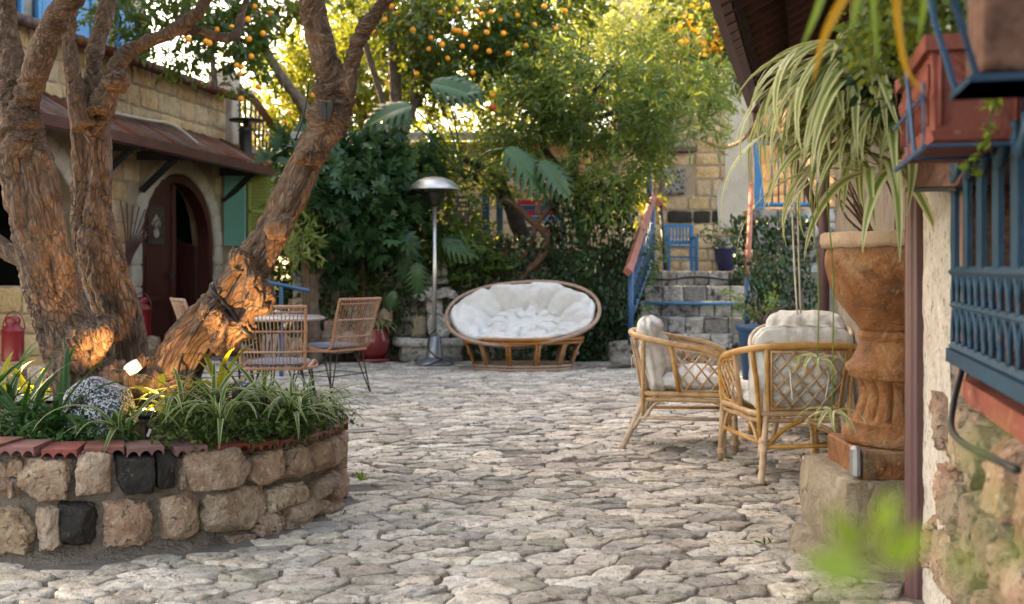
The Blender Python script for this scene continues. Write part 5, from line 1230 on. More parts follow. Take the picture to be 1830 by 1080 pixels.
def rattan_chair(name, label, loc, rz, group):
    m = M['rattan']; t = thing(name, label, 'armchair', loc, group, rz)
    half = [(.275, .275, .30), (.285, .285, .44), (.300, .25, .555), (.325, .12, .63), (.335, -.06, .665), (.315, -.22, .695), (.235, -.33, .718), (.11, -.362, .727)]
    P = cr([(x, y, z) for x, y, z in half]+[(0, -.367, .729)]+[(-x, y, z) for x, y, z in half[::-1]], 6)
    mb = MB(); mb.tube(P, .0185, 9); obj('rail', mb, m, t, local=True)
    mb = MB(); rg = [(.27, .265, .355), (.275, 0, .355), (.25, -.26, .355), (0, -.275, .355), (-.25, -.26, .355), (-.275, 0, .355), (-.27, .265, .355), (0, .275, .355)]
    mb.tube(cr(rg, 4, True), .017, 8, closed=True); mb.tube(cr([(x*.98, y*.98, z-.036) for x, y, z in rg], 4, True), .014, 8, closed=True); obj('seat_frame', mb, m, t, local=True)
    mb = MB()
    for k in range(9): x = -.24+.06*k; mb.tube([(x, -.265, .352), (x, .265, .352)], .007, 5)
    obj('seat_slats', mb, m, t, local=True)
    for s in (-1, 1):
        mb = MB(); mb.tube(cr([(s*.20, -.27, .34), (s*.207, -.29, .50), (s*.228, -.338, .712)], 4), .014, 8); obj('back_post', mb, m, t, local=True)
        mb = MB(); mb.tube([(s*.272, -.05, .355), (s*.330, -.10, .662)], .0145, 8); obj('side_post', mb, m, t, local=True)
        mb = MB(); mb.tube(cr([(s*.29, -.275, .70), (s*.262, -.275, .50), (s*.245, -.28, .22)], 4), .0125, 8); obj('side_post', mb, m, t, local=True)
        mb = MB(); mb.tube(cr([(s*.205, -.265, .50), (s*.212, -.275, .33), (s*.25, -.345, .14), (s*.285, -.41, 0)], 4), [.016, .0175, .019, .0185], 8)
        mb.tube(cr([(s*.232, -.235, .35), (s*.238, -.275, .24), (s*.262, -.335, .13)], 4), .0145, 8)
        for zz in (.175, .19, .205, .22): 
            f_ = (.235-zz)/.235; mb.tube([(s*.2345, -.318-.0*f_+.0, zz-.004), (s*.2345, -.318, zz+.004)], .027-.004*(zz > .2), 8)
        obj('leg', mb, m, t, local=True)
        mb = MB(); mb.tube([(s*.278, .278, .36), (s*.292, .292, 0)], .0185, 8); mb.tube(cr([(s*.245, .278, .352), (s*.262, .284, .30), (s*.272, .287, .10), (s*.275, .288, .005)], 4), .014, 8)
        for zz in (.05, .06, .07): mb.tube([(s*.283, .288, zz), (s*.283, .288, zz+.008)], .030, 8)
        obj('leg', mb, m, t, local=True)
        mb = MB(); mb.tube(cr([(s*.25, -.27, .19), (s*.262, -.20, .29), (s*.27, -.10, .325), (s*.272, .08, .325), (s*.275, .20, .29), (s*.28, .262, .17)], 5), .0115, 7); obj('brace', mb, m, t, local=True)
        mb = MB(); mb.tube([(s*.25, -.30, .20), (s*.282, .28, .205)], .0115, 7); obj('stretcher', mb, m, t, local=True)
        poly = [(-.035, .378), (.252, .378), (.262, .47), (.235, .555), (.12, .612), (-.085, .640)]
        lattice(t, poly, lambda y, z, s=s: (s*(.276+max(0, z-.36)*.17-.02*max(0, (y-.05))), y, z), .062, [(.62, .78), (.62, -.78)], mat=m)
    poly = [(-.185, .385), (.185, .385), (.208, .695), (-.208, .695)]
    lattice(t, poly, lambda x, z: (x, -.285-(z-.36)*.20-.012*(1-(x/.2)**2), z), .062, [(.66, .75), (.66, -.75)], mat=m)
    mb = MB(); mb.tube([(-.25, -.325, .185), (.25, -.325, .185)], .012, 7); obj('stretcher', mb, m, t, local=True)
    for a, b_ in (((-.22, -.322, .195), (0, -.275, .318)), ((0, -.275, .318), (.22, -.322, .195))):
        a, b_ = Vector(a), Vector(b_); mb = MB(); mb.tube(cr([a, a.lerp(b_, .5)+ZW*.022, b_], 4), .0115, 7); obj('brace', mb, m, t, local=True)
    mb = MB(); mb.tube(cr([(-.27, .285, .19), (-.2, .28, .30), (0, .277, .325), (.2, .28, .30), (.27, .285, .19)], 5), .0115, 7); obj('brace', mb, m, t, local=True)
    cu = xform(cushion(.55, .55, .17, (2, 2), seed=rnd.uniform(0, 20), n=56), Matrix.Translation((0, .03, .43)))
    obj('seat_cushion', cu, M['canvas'], t, local=True)
    th_ = .20; Mx = axes((0, -.225, .585), (1, 0, 0), (0, -math.sin(th_), math.cos(th_)), (0, math.cos(th_), math.sin(th_)))
    cu = xform(cushion(.57, .50, .22, (3, 2), seed=rnd.uniform(0, 20), n=56), Mx); obj('back_cushion', cu, M['canvas'], t, local=True)
    for s in (-1, 1):
        mb = MB(); mb.tube(cr([(s*.10, -.335, .60), (s*.105, -.36, .55), (s*.09, -.35, .44)], 4), .006, 5, flat=.4); obj('tie', mb, M['canvas'], t, local=True)
    return t
G_ = 'rattan armchairs round the glass table'
rattan_chair('rattan_armchair', 'rattan armchair with white cushions in side view, leftmost of the three', (1.14, 6.86, 0), -1.76, G_)
rattan_chair('rattan_armchair', 'rattan armchair with white cushions turned lattice back to the viewer beside the urn', (1.55, 6.02, 0), .10, G_)
rattan_chair('rattan_armchair', 'rattan armchair facing the viewer, mostly hidden behind the lattice-backed chair', (2.02, 7.45, 0), 2.75, G_)
gt = thing('glass_table', 'small round glass topped rattan table between the three armchairs', 'table', (1.80, 6.78, 0))
mb = MB(); mb.lathe([(.27, .575), (.275, .58), (.27, .585)], (1.80, 6.78, 0), 36); obj('table_top', mb, glassmat('table_glass', (.55, .85, .75)), gt)
mb = MB(); mb.tube([(1.80+.2*math.cos(a), 6.78+.2*math.sin(a), .56) for a in np.linspace(0, 2*PI, 25)[:-1]], .014, 7, closed=True); obj('ring', mb, M['rattan'], gt)
for k in range(4):
    a = k*PI/2+.5; mb = MB(); mb.tube(cr([(1.80+.2*math.cos(a), 6.78+.2*math.sin(a), .56), (1.80+.13*math.cos(a), 6.78+.13*math.sin(a), .28), (1.80+.2*math.cos(a), 6.78+.2*math.sin(a), 0)], 4), .015, 7); obj('leg', mb, M['rattan'], gt)

# ================================================================== DOUBLE PAPASAN
pp = thing('papasan_seat', 'wide oval rattan papasan seat with a big white tufted cushion in front of the ivy', 'papasan', (.12, 11.85, 0)); PX = Vector((.12, 11.85, 0)); mr = M['rattan2']
TI = math.radians(40); RC = Vector((.0, .02, .635))
def rimp(a, k=1.0, off=0.0): 
    ca, sa = math.cos(a), math.sin(a); ca = math.copysign(abs(ca)**.86, ca); sa = math.copysign(abs(sa)**.92, sa)
    x, y = .855*k*ca, .51*k*sa; q = Vector((x, y*math.cos(TI)-off*math.sin(TI), y*math.sin(TI)+off*math.cos(TI))); return PX+RC+Matrix.Rotation(-.07, 3, 'Y') @ q
A72 = np.linspace(0, 2*PI, 73)[:-1]
mb = MB(); mb.tube([rimp(a) for a in A72], .0225, 9, closed=True); obj('rim', mb, mr, pp)
mb = MB(); mb.tube([rimp(a, .93, -.035) for a in A72], .012, 7, closed=True); mb.tube([rimp(a, .70, -.20) for a in A72], .012, 7, closed=True); mb.tube([rimp(a, .42, -.29) for a in A72], .014, 7, closed=True); obj('bowl_ring', mb, mr, pp)
for k in range(22):
    a = 2*PI*(k+.5)/22; mb = MB(); mb.tube(cr([rimp(a, .99, -.01), rimp(a, .90, -.075), rimp(a, .70, -.205), rimp(a, .42, -.295)], 4), .011, 6); obj('rib', mb, mr, pp)
def el(a, A_, B_, z, y=0): return PX+Vector((A_*math.cos(a), B_*math.sin(a)+y, z))
mb = MB(); mb.tube([el(a, .67, .40, .355) for a in A72], .019, 8, closed=True); mb.tube([el(a, .665, .395, .315) for a in A72], .014, 8, closed=True); obj('base_ring', mb, mr, pp)
mb = MB(); mb.tube([el(a, .545, .33, .022) for a in A72], .020, 8, closed=True); mb.tube([el(a, .56, .34, .058) for a in A72], .014, 8, closed=True); obj('base_ring', mb, mr, pp)
for k in range(12):
    a = 2*PI*(k+.5)/12-PI/2; mb = MB()
    for s in (-1, 1): mb.tube([el(a+s*.026, .66, .395, .335), el(a+s*.03, .55, .335, .035)], .0125, 7)
    for zz in (.18, .19, .20): f_ = zz/.355; mb.tube([el(a, .545+.12*f_, .33+.07*f_, zz-.004), el(a, .545+.12*f_, .33+.07*f_, zz+.004)], .032, 8)
    obj('post', mb, mr, pp)
    b0, b1 = a+.035, a+2*PI/12-.035; mb = MB()
    mb.tube(cr([el(b0, .64, .385, .27), el(b0+.05, .655, .39, .31), el((b0+b1)/2, .662, .395, .325), el(b1-.05, .655, .39, .31), el(b1, .64, .385, .27)], 4), .009, 6); obj('brace', mb, mr, pp)
nr, nph = 34, 120; top, bot = [], []
for i in range(nr):
    rho = i/(nr-1)
    for j in range(nph):
        ph = 2*PI*j/nph; q = np.array([[rho*math.cos(ph)*2.6, rho*math.sin(ph)*1.7, 3.0]])
        n1 = fbm(q*1.6+4, 3)[0]-.5; n2 = 1-abs(2*vnoise(q*2.4+20)[0]-1)
        seg = abs(math.cos(5*ph+.4)); d1 = math.exp(-((rho-.50)/.06)**2); d2 = math.exp(-((rho-.80)/.05)**2)
        tuft_ = math.exp(-(seg/.22)**2)
        e = (1-rho**7)**.5 if rho < 1 else 0
        back = max(0, math.sin(ph)); fold = back*math.exp(-((rho-.82)/.10)**2)*.10*(.8+.5*math.sin(3*ph+1))
        d3 = math.exp(-((rho-.70)/.13)**2)*(.55+.45*math.cos(10*ph+.8)); hh = -.25*(1-rho**2.0)+.135*e+.055*d3*(.4+.6*max(0, math.sin(ph)))-.10*d1*(.45+.55*tuft_)-.045*d2*(.35+.65*tuft_)-.05*tuft_*(rho > .3)*e+.11*n1*e-.04*max(0, n2-.75)/.25*e+fold
        rk_ = (.955+.035*math.sin(7*ph)*.5+.05*(vnoise(q*1.1+50)[0]-.5)-.13*back*(.7+.3*math.sin(4*ph)))
        top.append(tuple(rimp(ph, rho*rk_, hh+.0))); bot.append(tuple(rimp(ph, rho*rk_*.97, -.29*(1-rho**2)-.02*e)))
mb = MB(); q = [[i*nph+j, i*nph+(j+1) % nph, (i+1)*nph+(j+1) % nph, (i+1)*nph+j] for i in range(nr-1) for j in range(nph)]; m_ = nr*nph
mb.add(top+bot, q+[[a+m_ for a in f][::-1] for f in q]+[[(nr-1)*nph+j, (nr-1)*nph+(j+1) % nph, m_+(nr-1)*nph+(j+1) % nph, m_+(nr-1)*nph+j] for j in range(nph)])
obj('cushion', mb, M['canvas'], pp)

# ================================================================== CANE CHAIRS AND ROUND TABLE
def cane_chair(label, loc, rz, group):
    m = M['pinkcane']; t = thing('cane_chair', label, 'chair', loc, group, rz)
    zs = [.42, .46, .56, .68, .79, .86]; ys = [-.20, -.235, -.265, -.30, -.335, -.36]; ws = [.225, .23, .235, .245, .25, .255]
    def bp(u, k): return Vector((u*ws[k], ys[k]-.035*(1-u*u), zs[k]))
    fr = [(.235, .26, .40), (.24, .12, .435), (.245, -.05, .42), (.235, -.18, .41)]
    P = cr([Vector(q) for q in fr]+[bp(1, k) for k in range(1, 6)], 4)+[bp(u, 5) for u in np.linspace(.9, -.9, 13)]+cr([bp(-1, k) for k in range(5, 0, -1)]+[Vector((-q[0], q[1], q[2])) for q in fr[::-1]], 4)
    mb = MB(); mb.tube(P, .013, 7); fr_ = obj('frame', mb, m, t, local=True)
    for k in (2, 3, 4): mb = MB(); mb.tube([bp(u, k)+Vector((0, -.006, .03*(k-3))) for u in np.linspace(-1, 1, 11)], .007, 6); obj('rail', mb, m, fr_, local=True)
    for j in range(17):
        u = -1+2*(j+1)/18; mb = MB(); mb.tube([bp(u, k) for k in range(6)], .0042, 5); obj('cane', mb, m, fr_, local=True)
    mb = MB(); st = [Vector((x, y, .405-.01*(y > .2))) for x, y in ((.235, .26), (.235, -.2), (0, -.235), (-.235, -.2), (-.235, .26), (0, .275))]; mb.tube(cr(st, 4, True), .011, 6, closed=True)
    for j in range(12): x = -.2+.4*j/11; mb.tube([(x, -.22, .40), (x, .265, .40)], .005, 4)
    obj('seat', mb, M['weave'], t, local=True)
    mb = xform(cushion(.44, .42, .05, (1, 1), 1, 14), Matrix.Translation((0, .03, .435))); obj('cushion', mb, M['greycushion'], t, local=True)
    for sx in (-1, 1):
        for sy in (-1, 1):
            mb = MB(); f_ = Vector((sx*.25, sy*.25+.01, .004)); mb.tube([Vector((sx*.20, sy*.20+.02, .40)), f_], .0075, 6); mb.tube([Vector((sx*.10, sy*.20+.02, .40)), f_], .0065, 6); mb.tube([f_-ZW*.004, f_+ZW*.008], .013, 6); obj('leg', mb, M['black'], t, local=True)
    mb = MB(); mb.tube([(sx*.225, sy*.225+.014, .18) for sx, sy in ((-1, -1), (1, -1), (1, 1), (-1, 1))], .005, 5, closed=True); obj('stretcher', mb, M['black'], t, local=True)
    return t
G2 = 'cane chairs round the bistro table'
cane_chair('cane chair with grey seat pad turned with its back to the viewer, behind the planter', (-1.74, 7.95, 0), .03, G2)
cane_chair('cane chair half hidden behind the leaning tree stem, left of the bistro table', (-2.62, 9.5, 0), -1.05, G2)
cane_chair('cane chair standing free on the cobbles, facing left towards the bistro table', (-1.63, 9.6, 0), .95, G2)
bt = thing('bistro_table', 'small round grey-topped bistro table among the cane chairs', 'table', (-2.02, 9.35, 0)); bc = (-2.02, 9.35, 0)
mb = MB(); mb.lathe([(.345, .685), (.36, .69), (.36, .705), (.345, .712)], bc, 36); obj('table_top', mb, M['greymetal'], bt, sharp=40)
mb = MB(); mb.tube([(bc[0]+.362*math.cos(a), bc[1]+.362*math.sin(a), .692) for a in np.linspace(0, 2*PI, 37)[:-1]], .013, 6, closed=True); obj('table_edge', mb, M['pinkcane'], bt)
for k in range(3):
    a = k*2.094+.4; mb = MB()
    for s in (-.12, .12): mb.tube([(bc[0]+.16*math.cos(a+s*2), bc[1]+.16*math.sin(a+s*2), .685), (bc[0]+.28*math.cos(a), bc[1]+.28*math.sin(a), 0)], .008, 6)
    obj('leg', mb, M['black'], bt)

# ================================================================== PATIO HEATER
hx, hy = -.90, 12.35; ph_ = thing('patio_heater', 'steel patio heater with mushroom reflector standing by the stone fountain', 'heater', (hx, hy, 0)); hc = (hx, hy, 0)
mb = MB(); mb.lathe([(.225, .0), (.228, .03), (.215, .05), (.13, .085), (.105, .10)], hc, 36); obj('foot', mb, M['greymetal'], ph_)
mb = MB(); mb.lathe([(.10, .095), (.095, .14), (.075, .33), (.055, .345), (.028, .35)], hc, 30); obj('base_cone', mb, M['greymetal'], ph_, sharp=50)
mb = MB(); mb.lathe([(.024, .34), (.024, 1.86)], hc, 18); obj('pole', mb, M['steel'], ph_)
mb = MB(); mb.lathe([(.03, 1.84), (.055, 1.86), (.075, 1.93), (.10, 1.975), (.10, 2.0), (.03, 2.01)], hc, 24); obj('burner', mb, M['black'], ph_, sharp=50)
mb = MB(); mb.lathe([(.30, 2.035), (.303, 2.042), (.275, 2.085), (.20, 2.145), (.10, 2.18), (.02, 2.19)], hc, 44, capb=False); mb.lathe([(.295, 2.034), (.19, 2.12), (.03, 2.16)], hc, 44, capb=False); obj('reflector', mb, M['steel'], ph_)
mb = MB(); mb.tube(cr([(hx+.02, hy-.03, .42), (hx-.05, hy-.12, .34), (hx-.06, hy-.13, .2), (hx+.03, hy-.17, .11), (hx+.10, hy-.20, .085), (hx+.02, hy-.235, .05), (hx-.1, hy-.26, .012)], 5), .009, 6); obj('cord', mb, M['black'], ph_)

# ================================================================== FOUNTAIN, POTS, CANS
fx, fy = -.98, 12.98; fo = thing('stone_fountain', 'weathered stone wall fountain with small statue and rounded basin behind the heater', 'fountain', (fx, fy, 0)); mf = M['fountain']
mb = MB(); mb.lathe([(.40, 0), (.40, .17), (.42, .19)], (fx, fy, 0), 28, sy=.62); obj('basin_wall', mb, mf, fo)
mb = rough_tube([(fx+.44*math.cos(a), fy+.28*math.sin(a), .235) for a in np.linspace(-PI, 0, 11)], [.06, .055, .06], 10, .12, 8, 4); obj('basin_lip', mb, mf, fo)
for (x, y, w_, h_, d_, s_) in ((748, 562, 28, 42, .12, 1), (778, 560, 42, 44, .2, 2), (776, 528, 30, 36, .2, 3), (778, 498, 40, 10, .2, 5)):
    c0 = at(x+w_/2-14, y+h_/2, 12.88); obj('block', rock(c0, (w_/147., d_, h_/147.), s_, 3, .15, .7, crag=.15), M['concrete'] if s_ == 1 else mf, fo)
for k, (x, y, r) in enumerate(((746, 527, 9), (762, 522, 10), (770, 530, 9), (784, 526, 9), (797, 522, 10), (806, 526, 8), (812, 530, 6), (755, 531, 8))): obj('shell', rock(at(x, y, 12.78), (r*2/148, .12, r*2.0/148), k, 3, .3, .3, crag=.2), mf, fo)
for k, (x, y, w_, h_) in enumerate(((782, 482, 12, 34), (795, 481, 14, 38), (766, 496, 14, 12), (789, 502, 26, 12))): obj('figure', rock(at(x, y, 12.88), (w_/147, .10, h_/147), k+30, 3, .25, .35, crag=.25), mf, fo)
rp = thing('red_pot', 'round glossy red pot on a saucer by the cane chair', 'pot', (-1.66, 12.75, 0)); c0 = (-1.66, 12.75, 0)
mb = MB(); mb.lathe([(.15, .0), (.20, .02), (.21, .045), (.17, .05)], c0, 26); obj('saucer', mb, M['redglaze'], rp)
mb = MB(); mb.lathe([(.12, .05), (.17, .12), (.195, .22), (.19, .31), (.155, .385), (.16, .40), (.14, .40), (.13, .37)], c0, 28); obj('body', mb, M['redglaze'], rp)
sp = thing('spider_plant', 'pale striped plant spilling out of the round red pot', 'plant', (-1.66, 12.75, .38)); SPB = leafset('spider_leaf', M['l_spider'], [(.45, .014, 1.0, 2.2), (.38, .014, .8, 2.0), (.5, .013, 1.2, 2.4)], cols=5, n=8); tuft(sp, SPB, (-1.62, 12.75, .38), 26)
def milk_can(label, c0, s):
    t = thing('milk_can', label, 'milk can', c0, 'red milk cans')
    mb = MB(); mb.lathe([(.10*s, 0), (.105*s, .01*s), (.10*s, .025*s), (.10*s, .27*s), (.108*s, .285*s), (.10*s, .30*s), (.062*s, .335*s), (.06*s, .36*s)], c0, 28); obj('body', mb, M['redpaint'], t, sharp=50)
    mb = MB(); mb.lathe([(.06*s, .355*s), (.07*s, .36*s), (.07*s, .40*s), (.05*s, .42*s)], c0, 24); obj('lid', mb, M['redpaint'], t, sharp=50)
    mb = MB(); mb.tube([Vector(c0)+Vector((.105*s*math.cos(a), .02, .30*s+.17*s*math.sin(a))) for a in np.linspace(0, PI, 13)], .006*s, 5); obj('handle', mb, M['redpaint'], t)
milk_can('red enamel milk can on the low stone wall at the left edge', at(23, 645, 9.6), .95)
milk_can('red enamel milk can behind the middle stem, near the arched door', at(253, 598, 13.2), 1.1)
bw = thing('block_wall', 'pale block wall with a dark top course behind the milk can at the left edge', 'wall', (-5.2, 10.7, 0))
mb = MB(); mb.box((-5.25, 10.85, .45), (1.5, .2, 1.0)); bwc = obj('wall_core', mb, M['ashlar_mortar'], bw, smooth=False)
ashlar(bwc, (-6.0, 10.74, 0), (1, 0, 0), (0, -1, 0), 1.5, .95, .24, (.2, .34), tpls=ST, seed=33, limit=60)
lw = thing('low_wall', 'low rough stone wall at the left edge behind the planter', 'wall', (-4.7, 9.6, 0))
for r in range(2):
    for k in range(6): obj('stone', rock(at(-40+k*32+r*14, 706-r*40, 9.6)+Vector((0, 0, -.02)), (.17, .3, .19), k*3+r, 3, .2, .7), M['planterstone'], lw)
mb = MB(); mb.box((-4.6, 9.65, .02), (1.1, .3, .30)); obj('wall_core', mb, M['mortar'], lw, smooth=False)
single('plinth_stone', rock(at(253, 620, 13.2)+Vector((0, 0, -.04)), (.4, .35, .36), 2, 3, .2, .7), M['planterstone'], 'rough block under the red milk can near the arched door', 'stone block')
tb = thing('blue_rail', 'blue T-shaped metal rail standing behind the cane chairs', 'railing', (-2.4, 11, 0))
mb = MB(); mb.tube([at(503, 512, 11.0), at(503, 675, 11.0)], .028, 4); obj('post', mb, M['blue'], tb, smooth=False)
mb = MB(); mb.tube([at(466, 502, 11.0), at(553, 520, 11.0)], .02, 4); obj('top_rail', mb, M['blue'], tb, smooth=False)
for k, (x, y, d, a, b_) in enumerate(((585, 612, 12.6, .34, .30), (622, 610, 12.7, .32, .28), (545, 620, 12.5, .30, .26), (600, 590, 12.9, .26, .25), (500, 620, 12.6, .4, .3), (690, 570, 13.0, .2, .3), (560, 520, 13.0, .3, .25), (540, 545, 12.9, .34, .2))):
    single('garden_rock', rock(at(x, y, d), (a, .25, b_), k+3, 3, .22, .6), M['planterstone'], ['pale rock below the free standing cane chair', 'pale rock just right of its neighbour behind the cane chair', 'pale rock behind the bistro table', 'small rock sitting on the pale rocks behind the cane chair', 'wide rock behind the blue rail', 'rock beside the dripping fountain base', 'rock in the shrubs above the blue rail', 'flat rock by the blue rail in the shrubs'][k], 'rock')
# upper terrace furniture
bn = thing('blue_bench', 'small blue slatted bench on the upper terrace', 'bench', (2.62, 16.2, 1.075))
def bq(x, y, d=16.2): return at(x, y, d)
for x0 in (1192, 1241):
    mb = MB(); mb.box((bq(x0, 0).x, 16.45, (bq(0, 402).z+1.075)/2), (.05, .05, bq(0, 402).z-1.075)); mb.box((bq(x0, 0).x, 16.05, (bq(0, 425).z+1.075)/2), (.05, .05, bq(0, 425).z-1.075)); mb.box((bq(x0, 0).x, 16.25, bq(0, 425).z), (.05, .46, .035)); obj('side_frame', mb, M['blue2'], bn, smooth=False)
xa, xb = bq(1192, 0).x, bq(1241, 0).x
for y in (403, 433):
    mb = MB(); mb.box(((xa+xb)/2, 16.45, bq(0, y).z), (xb-xa, .03, .055)); obj('back_rail', mb, M['blue2'], bn, smooth=False)
for k in range(8):
    mb = MB(); mb.box((xa+(xb-xa)*(k+.5)/8, 16.45, (bq(0, 403).z+bq(0, 433).z)/2), (.022, .018, bq(0, 405).z-bq(0, 431).z)); obj('back_slat', mb, M['blue2'], bn, smooth=False)
for k in range(4):
    mb = MB(); mb.box(((xa+xb)/2, 16.06+k*.11, bq(0, 441).z), (xb-xa, .09, .025)); obj('seat_slat', mb, M['blue2'], bn, smooth=False)
mb = MB(); mb.box(((xa+xb)/2, 16.05, bq(0, 460).z), (xb-xa, .03, .03)); obj('stretcher', mb, M['blue2'], bn, smooth=False)
c0 = at(1297, 476, 15.6); c0.z = 1.075
bp_ = thing('blue_pot', 'glossy cobalt blue flower pot on the upper terrace beside the bench', 'pot', c0)
mb = MB(); mb.lathe([(.10, 0), (.115, .02), (.155, .18), (.178, .31), (.19, .325), (.19, .345), (.165, .345), (.16, .31)], c0, 28); obj('body', mb, M['blueglaze'], bp_)
cw = crown([(c0.x-.12, c0.y, c0.z+.52, .28, .2, .14), (c0.x+.05, c0.y, c0.z+.42, .15, .15, .1)], 60, 7, .05, .1, 'oval', .2, seed=31); pl2 = thing('pot_plant', 'leafy plant growing in the cobalt blue pot', 'plant', c0+ZW*.3); obj('foliage', cw, M['l_shrub'], pl2)
mb = MB(); mb.tube(cr([c0+ZW*.3, c0+Vector((-.05, 0, .42)), c0+Vector((-.14, 0, .5))], 3), .01, 5); obj('stem', mb, M['vinebark'], pl2)
c0 = at(1362, 612, 10.6); c0.z = .0
tq = thing('teal_pot', 'wide dark blue pot at the foot of the ivy right of the steps', 'pot', c0)
mb = MB(); mb.lathe([(.17, 0), (.19, .02), (.235, .50), (.26, .52), (.26, .56), (.225, .56)], c0, 28); obj('body', mb, M['blue'], tq)
pl3 = thing('bare_shrub', 'nearly bare branching shrub in the wide dark blue pot', 'plant', c0+ZW*.55)
for k in range(7):
    a = k*.9; mb = MB(); b_ = c0+ZW*.55; mb.tube(cr([b_, b_+Vector((.10*math.cos(a), .08*math.sin(a), .12)), b_+Vector((.26*math.cos(a), .1*math.sin(a), .22+.03*(k % 3)))], 4), [.016, .006], 6); obj('branch', mb, M['palebark'], pl3)
obj('foliage', crown([(c0.x-.1, c0.y, c0.z+.82, .3, .2, .12)], 26, 6, .06, .1, 'oval', .2, seed=44), M['l_pome'], pl3)

# ================================================================== TREES AND SHRUBS BEHIND
def blob(px, py, d, rpx, rpy, rd): c = at(px, py, d); s = d/F; return (c.x, c.y, c.z, rpx*s, rd, rpy*s)
def limbs(mb, L, d, seed=0):
    for pts, rad in L:
        q = rough_tube([at(p[0], p[1], p[2] if len(p) > 2 else d) for p in pts], [r/F*d for r in rad], 10, .14, 10, 5, seed); mb.add(q.verts(), q.f)
def fruits(parent, name, mat, spots, r):
    mb = MB(); mb.lathe([(r*math.sin(a), -r*math.cos(a)) for a in np.linspace(.15, PI-.15, 8)], (0, 0, 0), 12); me = to_mesh(mb, name, mat)
    for p in spots: inst(name, me, parent, Matrix.Translation(p) @ Matrix.Scale(rnd.uniform(.88, 1.1), 4))
# pomegranate-like tree over the seat
t1 = thing('pomegranate_tree', 'slender dark-stemmed tree with fresh green narrow leaves in the middle, reaching over the steps', 'tree', (.85, 13.35, 1.3))
mb = MB(); limbs(mb, [(((1038, 560), (1036, 470), (1040, 410), (1034, 360), (1026, 300), (1030, 230), (1040, 160)), (15, 13, 12, 9, 8, 6, 4)),
    (((1042, 425), (1062, 385), (1095, 360), (1130, 320), (1180, 260)), (9, 8, 7, 5, 3)), (((1030, 330), (975, 270), (972, 215), (990, 150), (950, 90)), (7, 7, 6, 5, 3)),
    (((1000, 240), (1040, 215), (1100, 200), (1160, 150)), (6, 6, 5, 3)), (((1028, 260), (1060, 170), (1085, 130), (1110, 100)), (6, 5, 4, 3))], 13.35, 4); obj('trunk', mb, M['darkbark'], t1)
cb = [blob(1090, 190, 13.0, 130, 75, .9), blob(1200, 215, 12.6, 85, 65, .7), blob(1010, 140, 13.4, 95, 70, .8), blob(930, 200, 13.2, 80, 70, .6), blob(1100, 290, 12.4, 95, 45, .5), blob(1150, 130, 13.6, 120, 60, .8), blob(900, 270, 13.0, 75, 50, .5), blob(1240, 150, 13.2, 55, 45, .6), blob(1090, 340, 12.6, 60, 35, .4)]
obj('crown', crown(cb, 1450, 10, .115, .22, 'slim', .46, fs=2.4, seed=51), M['l_pome'], t1)
fruits(t1, 'pomegranate', M['redfruit'], [at(1074, 182, 12.5), at(880, 192, 12.6), at(1028, 160, 12.6)], .042)
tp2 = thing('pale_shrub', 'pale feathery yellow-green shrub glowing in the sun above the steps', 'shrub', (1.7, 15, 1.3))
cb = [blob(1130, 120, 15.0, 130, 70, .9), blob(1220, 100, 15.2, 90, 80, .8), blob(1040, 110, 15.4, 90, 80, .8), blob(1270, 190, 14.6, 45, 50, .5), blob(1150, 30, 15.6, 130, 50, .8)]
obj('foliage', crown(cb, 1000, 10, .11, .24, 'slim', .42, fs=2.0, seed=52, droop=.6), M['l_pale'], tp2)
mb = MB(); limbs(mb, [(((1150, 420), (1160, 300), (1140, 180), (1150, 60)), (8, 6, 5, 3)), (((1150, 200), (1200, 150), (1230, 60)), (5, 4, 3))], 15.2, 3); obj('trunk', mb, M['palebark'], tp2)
tc = thing('trumpet_creeper', 'creeper with amber trumpet flowers and dark leaves by the right eave', 'creeper', (3.0, 14, 2))
cb = [blob(1265, 60, 14.2, 60, 65, .5), blob(1290, 130, 14.0, 40, 50, .4), blob(1230, 20, 14.4, 60, 40, .5), blob(1310, 40, 14.0, 30, 50, .4)]
obj('foliage', crown(cb, 260, 9, .10, .2, 'oval', .35, seed=53), M['l_citrus'], tc)
obj('blossom', crown([blob(1255, 45, 13.8, 40, 50, .3), blob(1225, 70, 13.8, 25, 20, .2), blob(1270, 95, 13.8, 20, 25, .2)], 28, 6, .075, .06, 'broad', .2, seed=54), M['trumpet'], tc)
# young bright twigs by the railing
ty = thing('bright_shrub', 'small lemon green shrub catching the sun beside the left blue railing', 'shrub', (1.7, 13.9, 1.3))
obj('foliage', crown([blob(1170, 325, 14.2, 26, 60, .25), blob(1145, 385, 14.0, 30, 30, .25), blob(1110, 355, 14.2, 40, 30, .25)], 120, 8, .06, .12, 'oval', .2, seed=55), M['l_sunny'], ty)
mb = MB(); limbs(mb, [(((1160, 470), (1165, 400), (1172, 300)), (3, 3, 2))], 14.2); obj('stem', mb, M['palebark'], ty)
vb = thing('railing_vine', 'small brownish green vine clinging to the lower end of the left blue railing', 'vine', (1.6, 12.4, .5))
obj('foliage', crown([blob(1168, 450, 12.5, 14, 40, .12), blob(1150, 560, 12.2, 14, 30, .1), blob(1158, 500, 12.4, 10, 30, .1)], 70, 7, .045, .10, 'oval', .1, seed=56), M['l_fern'], vb)
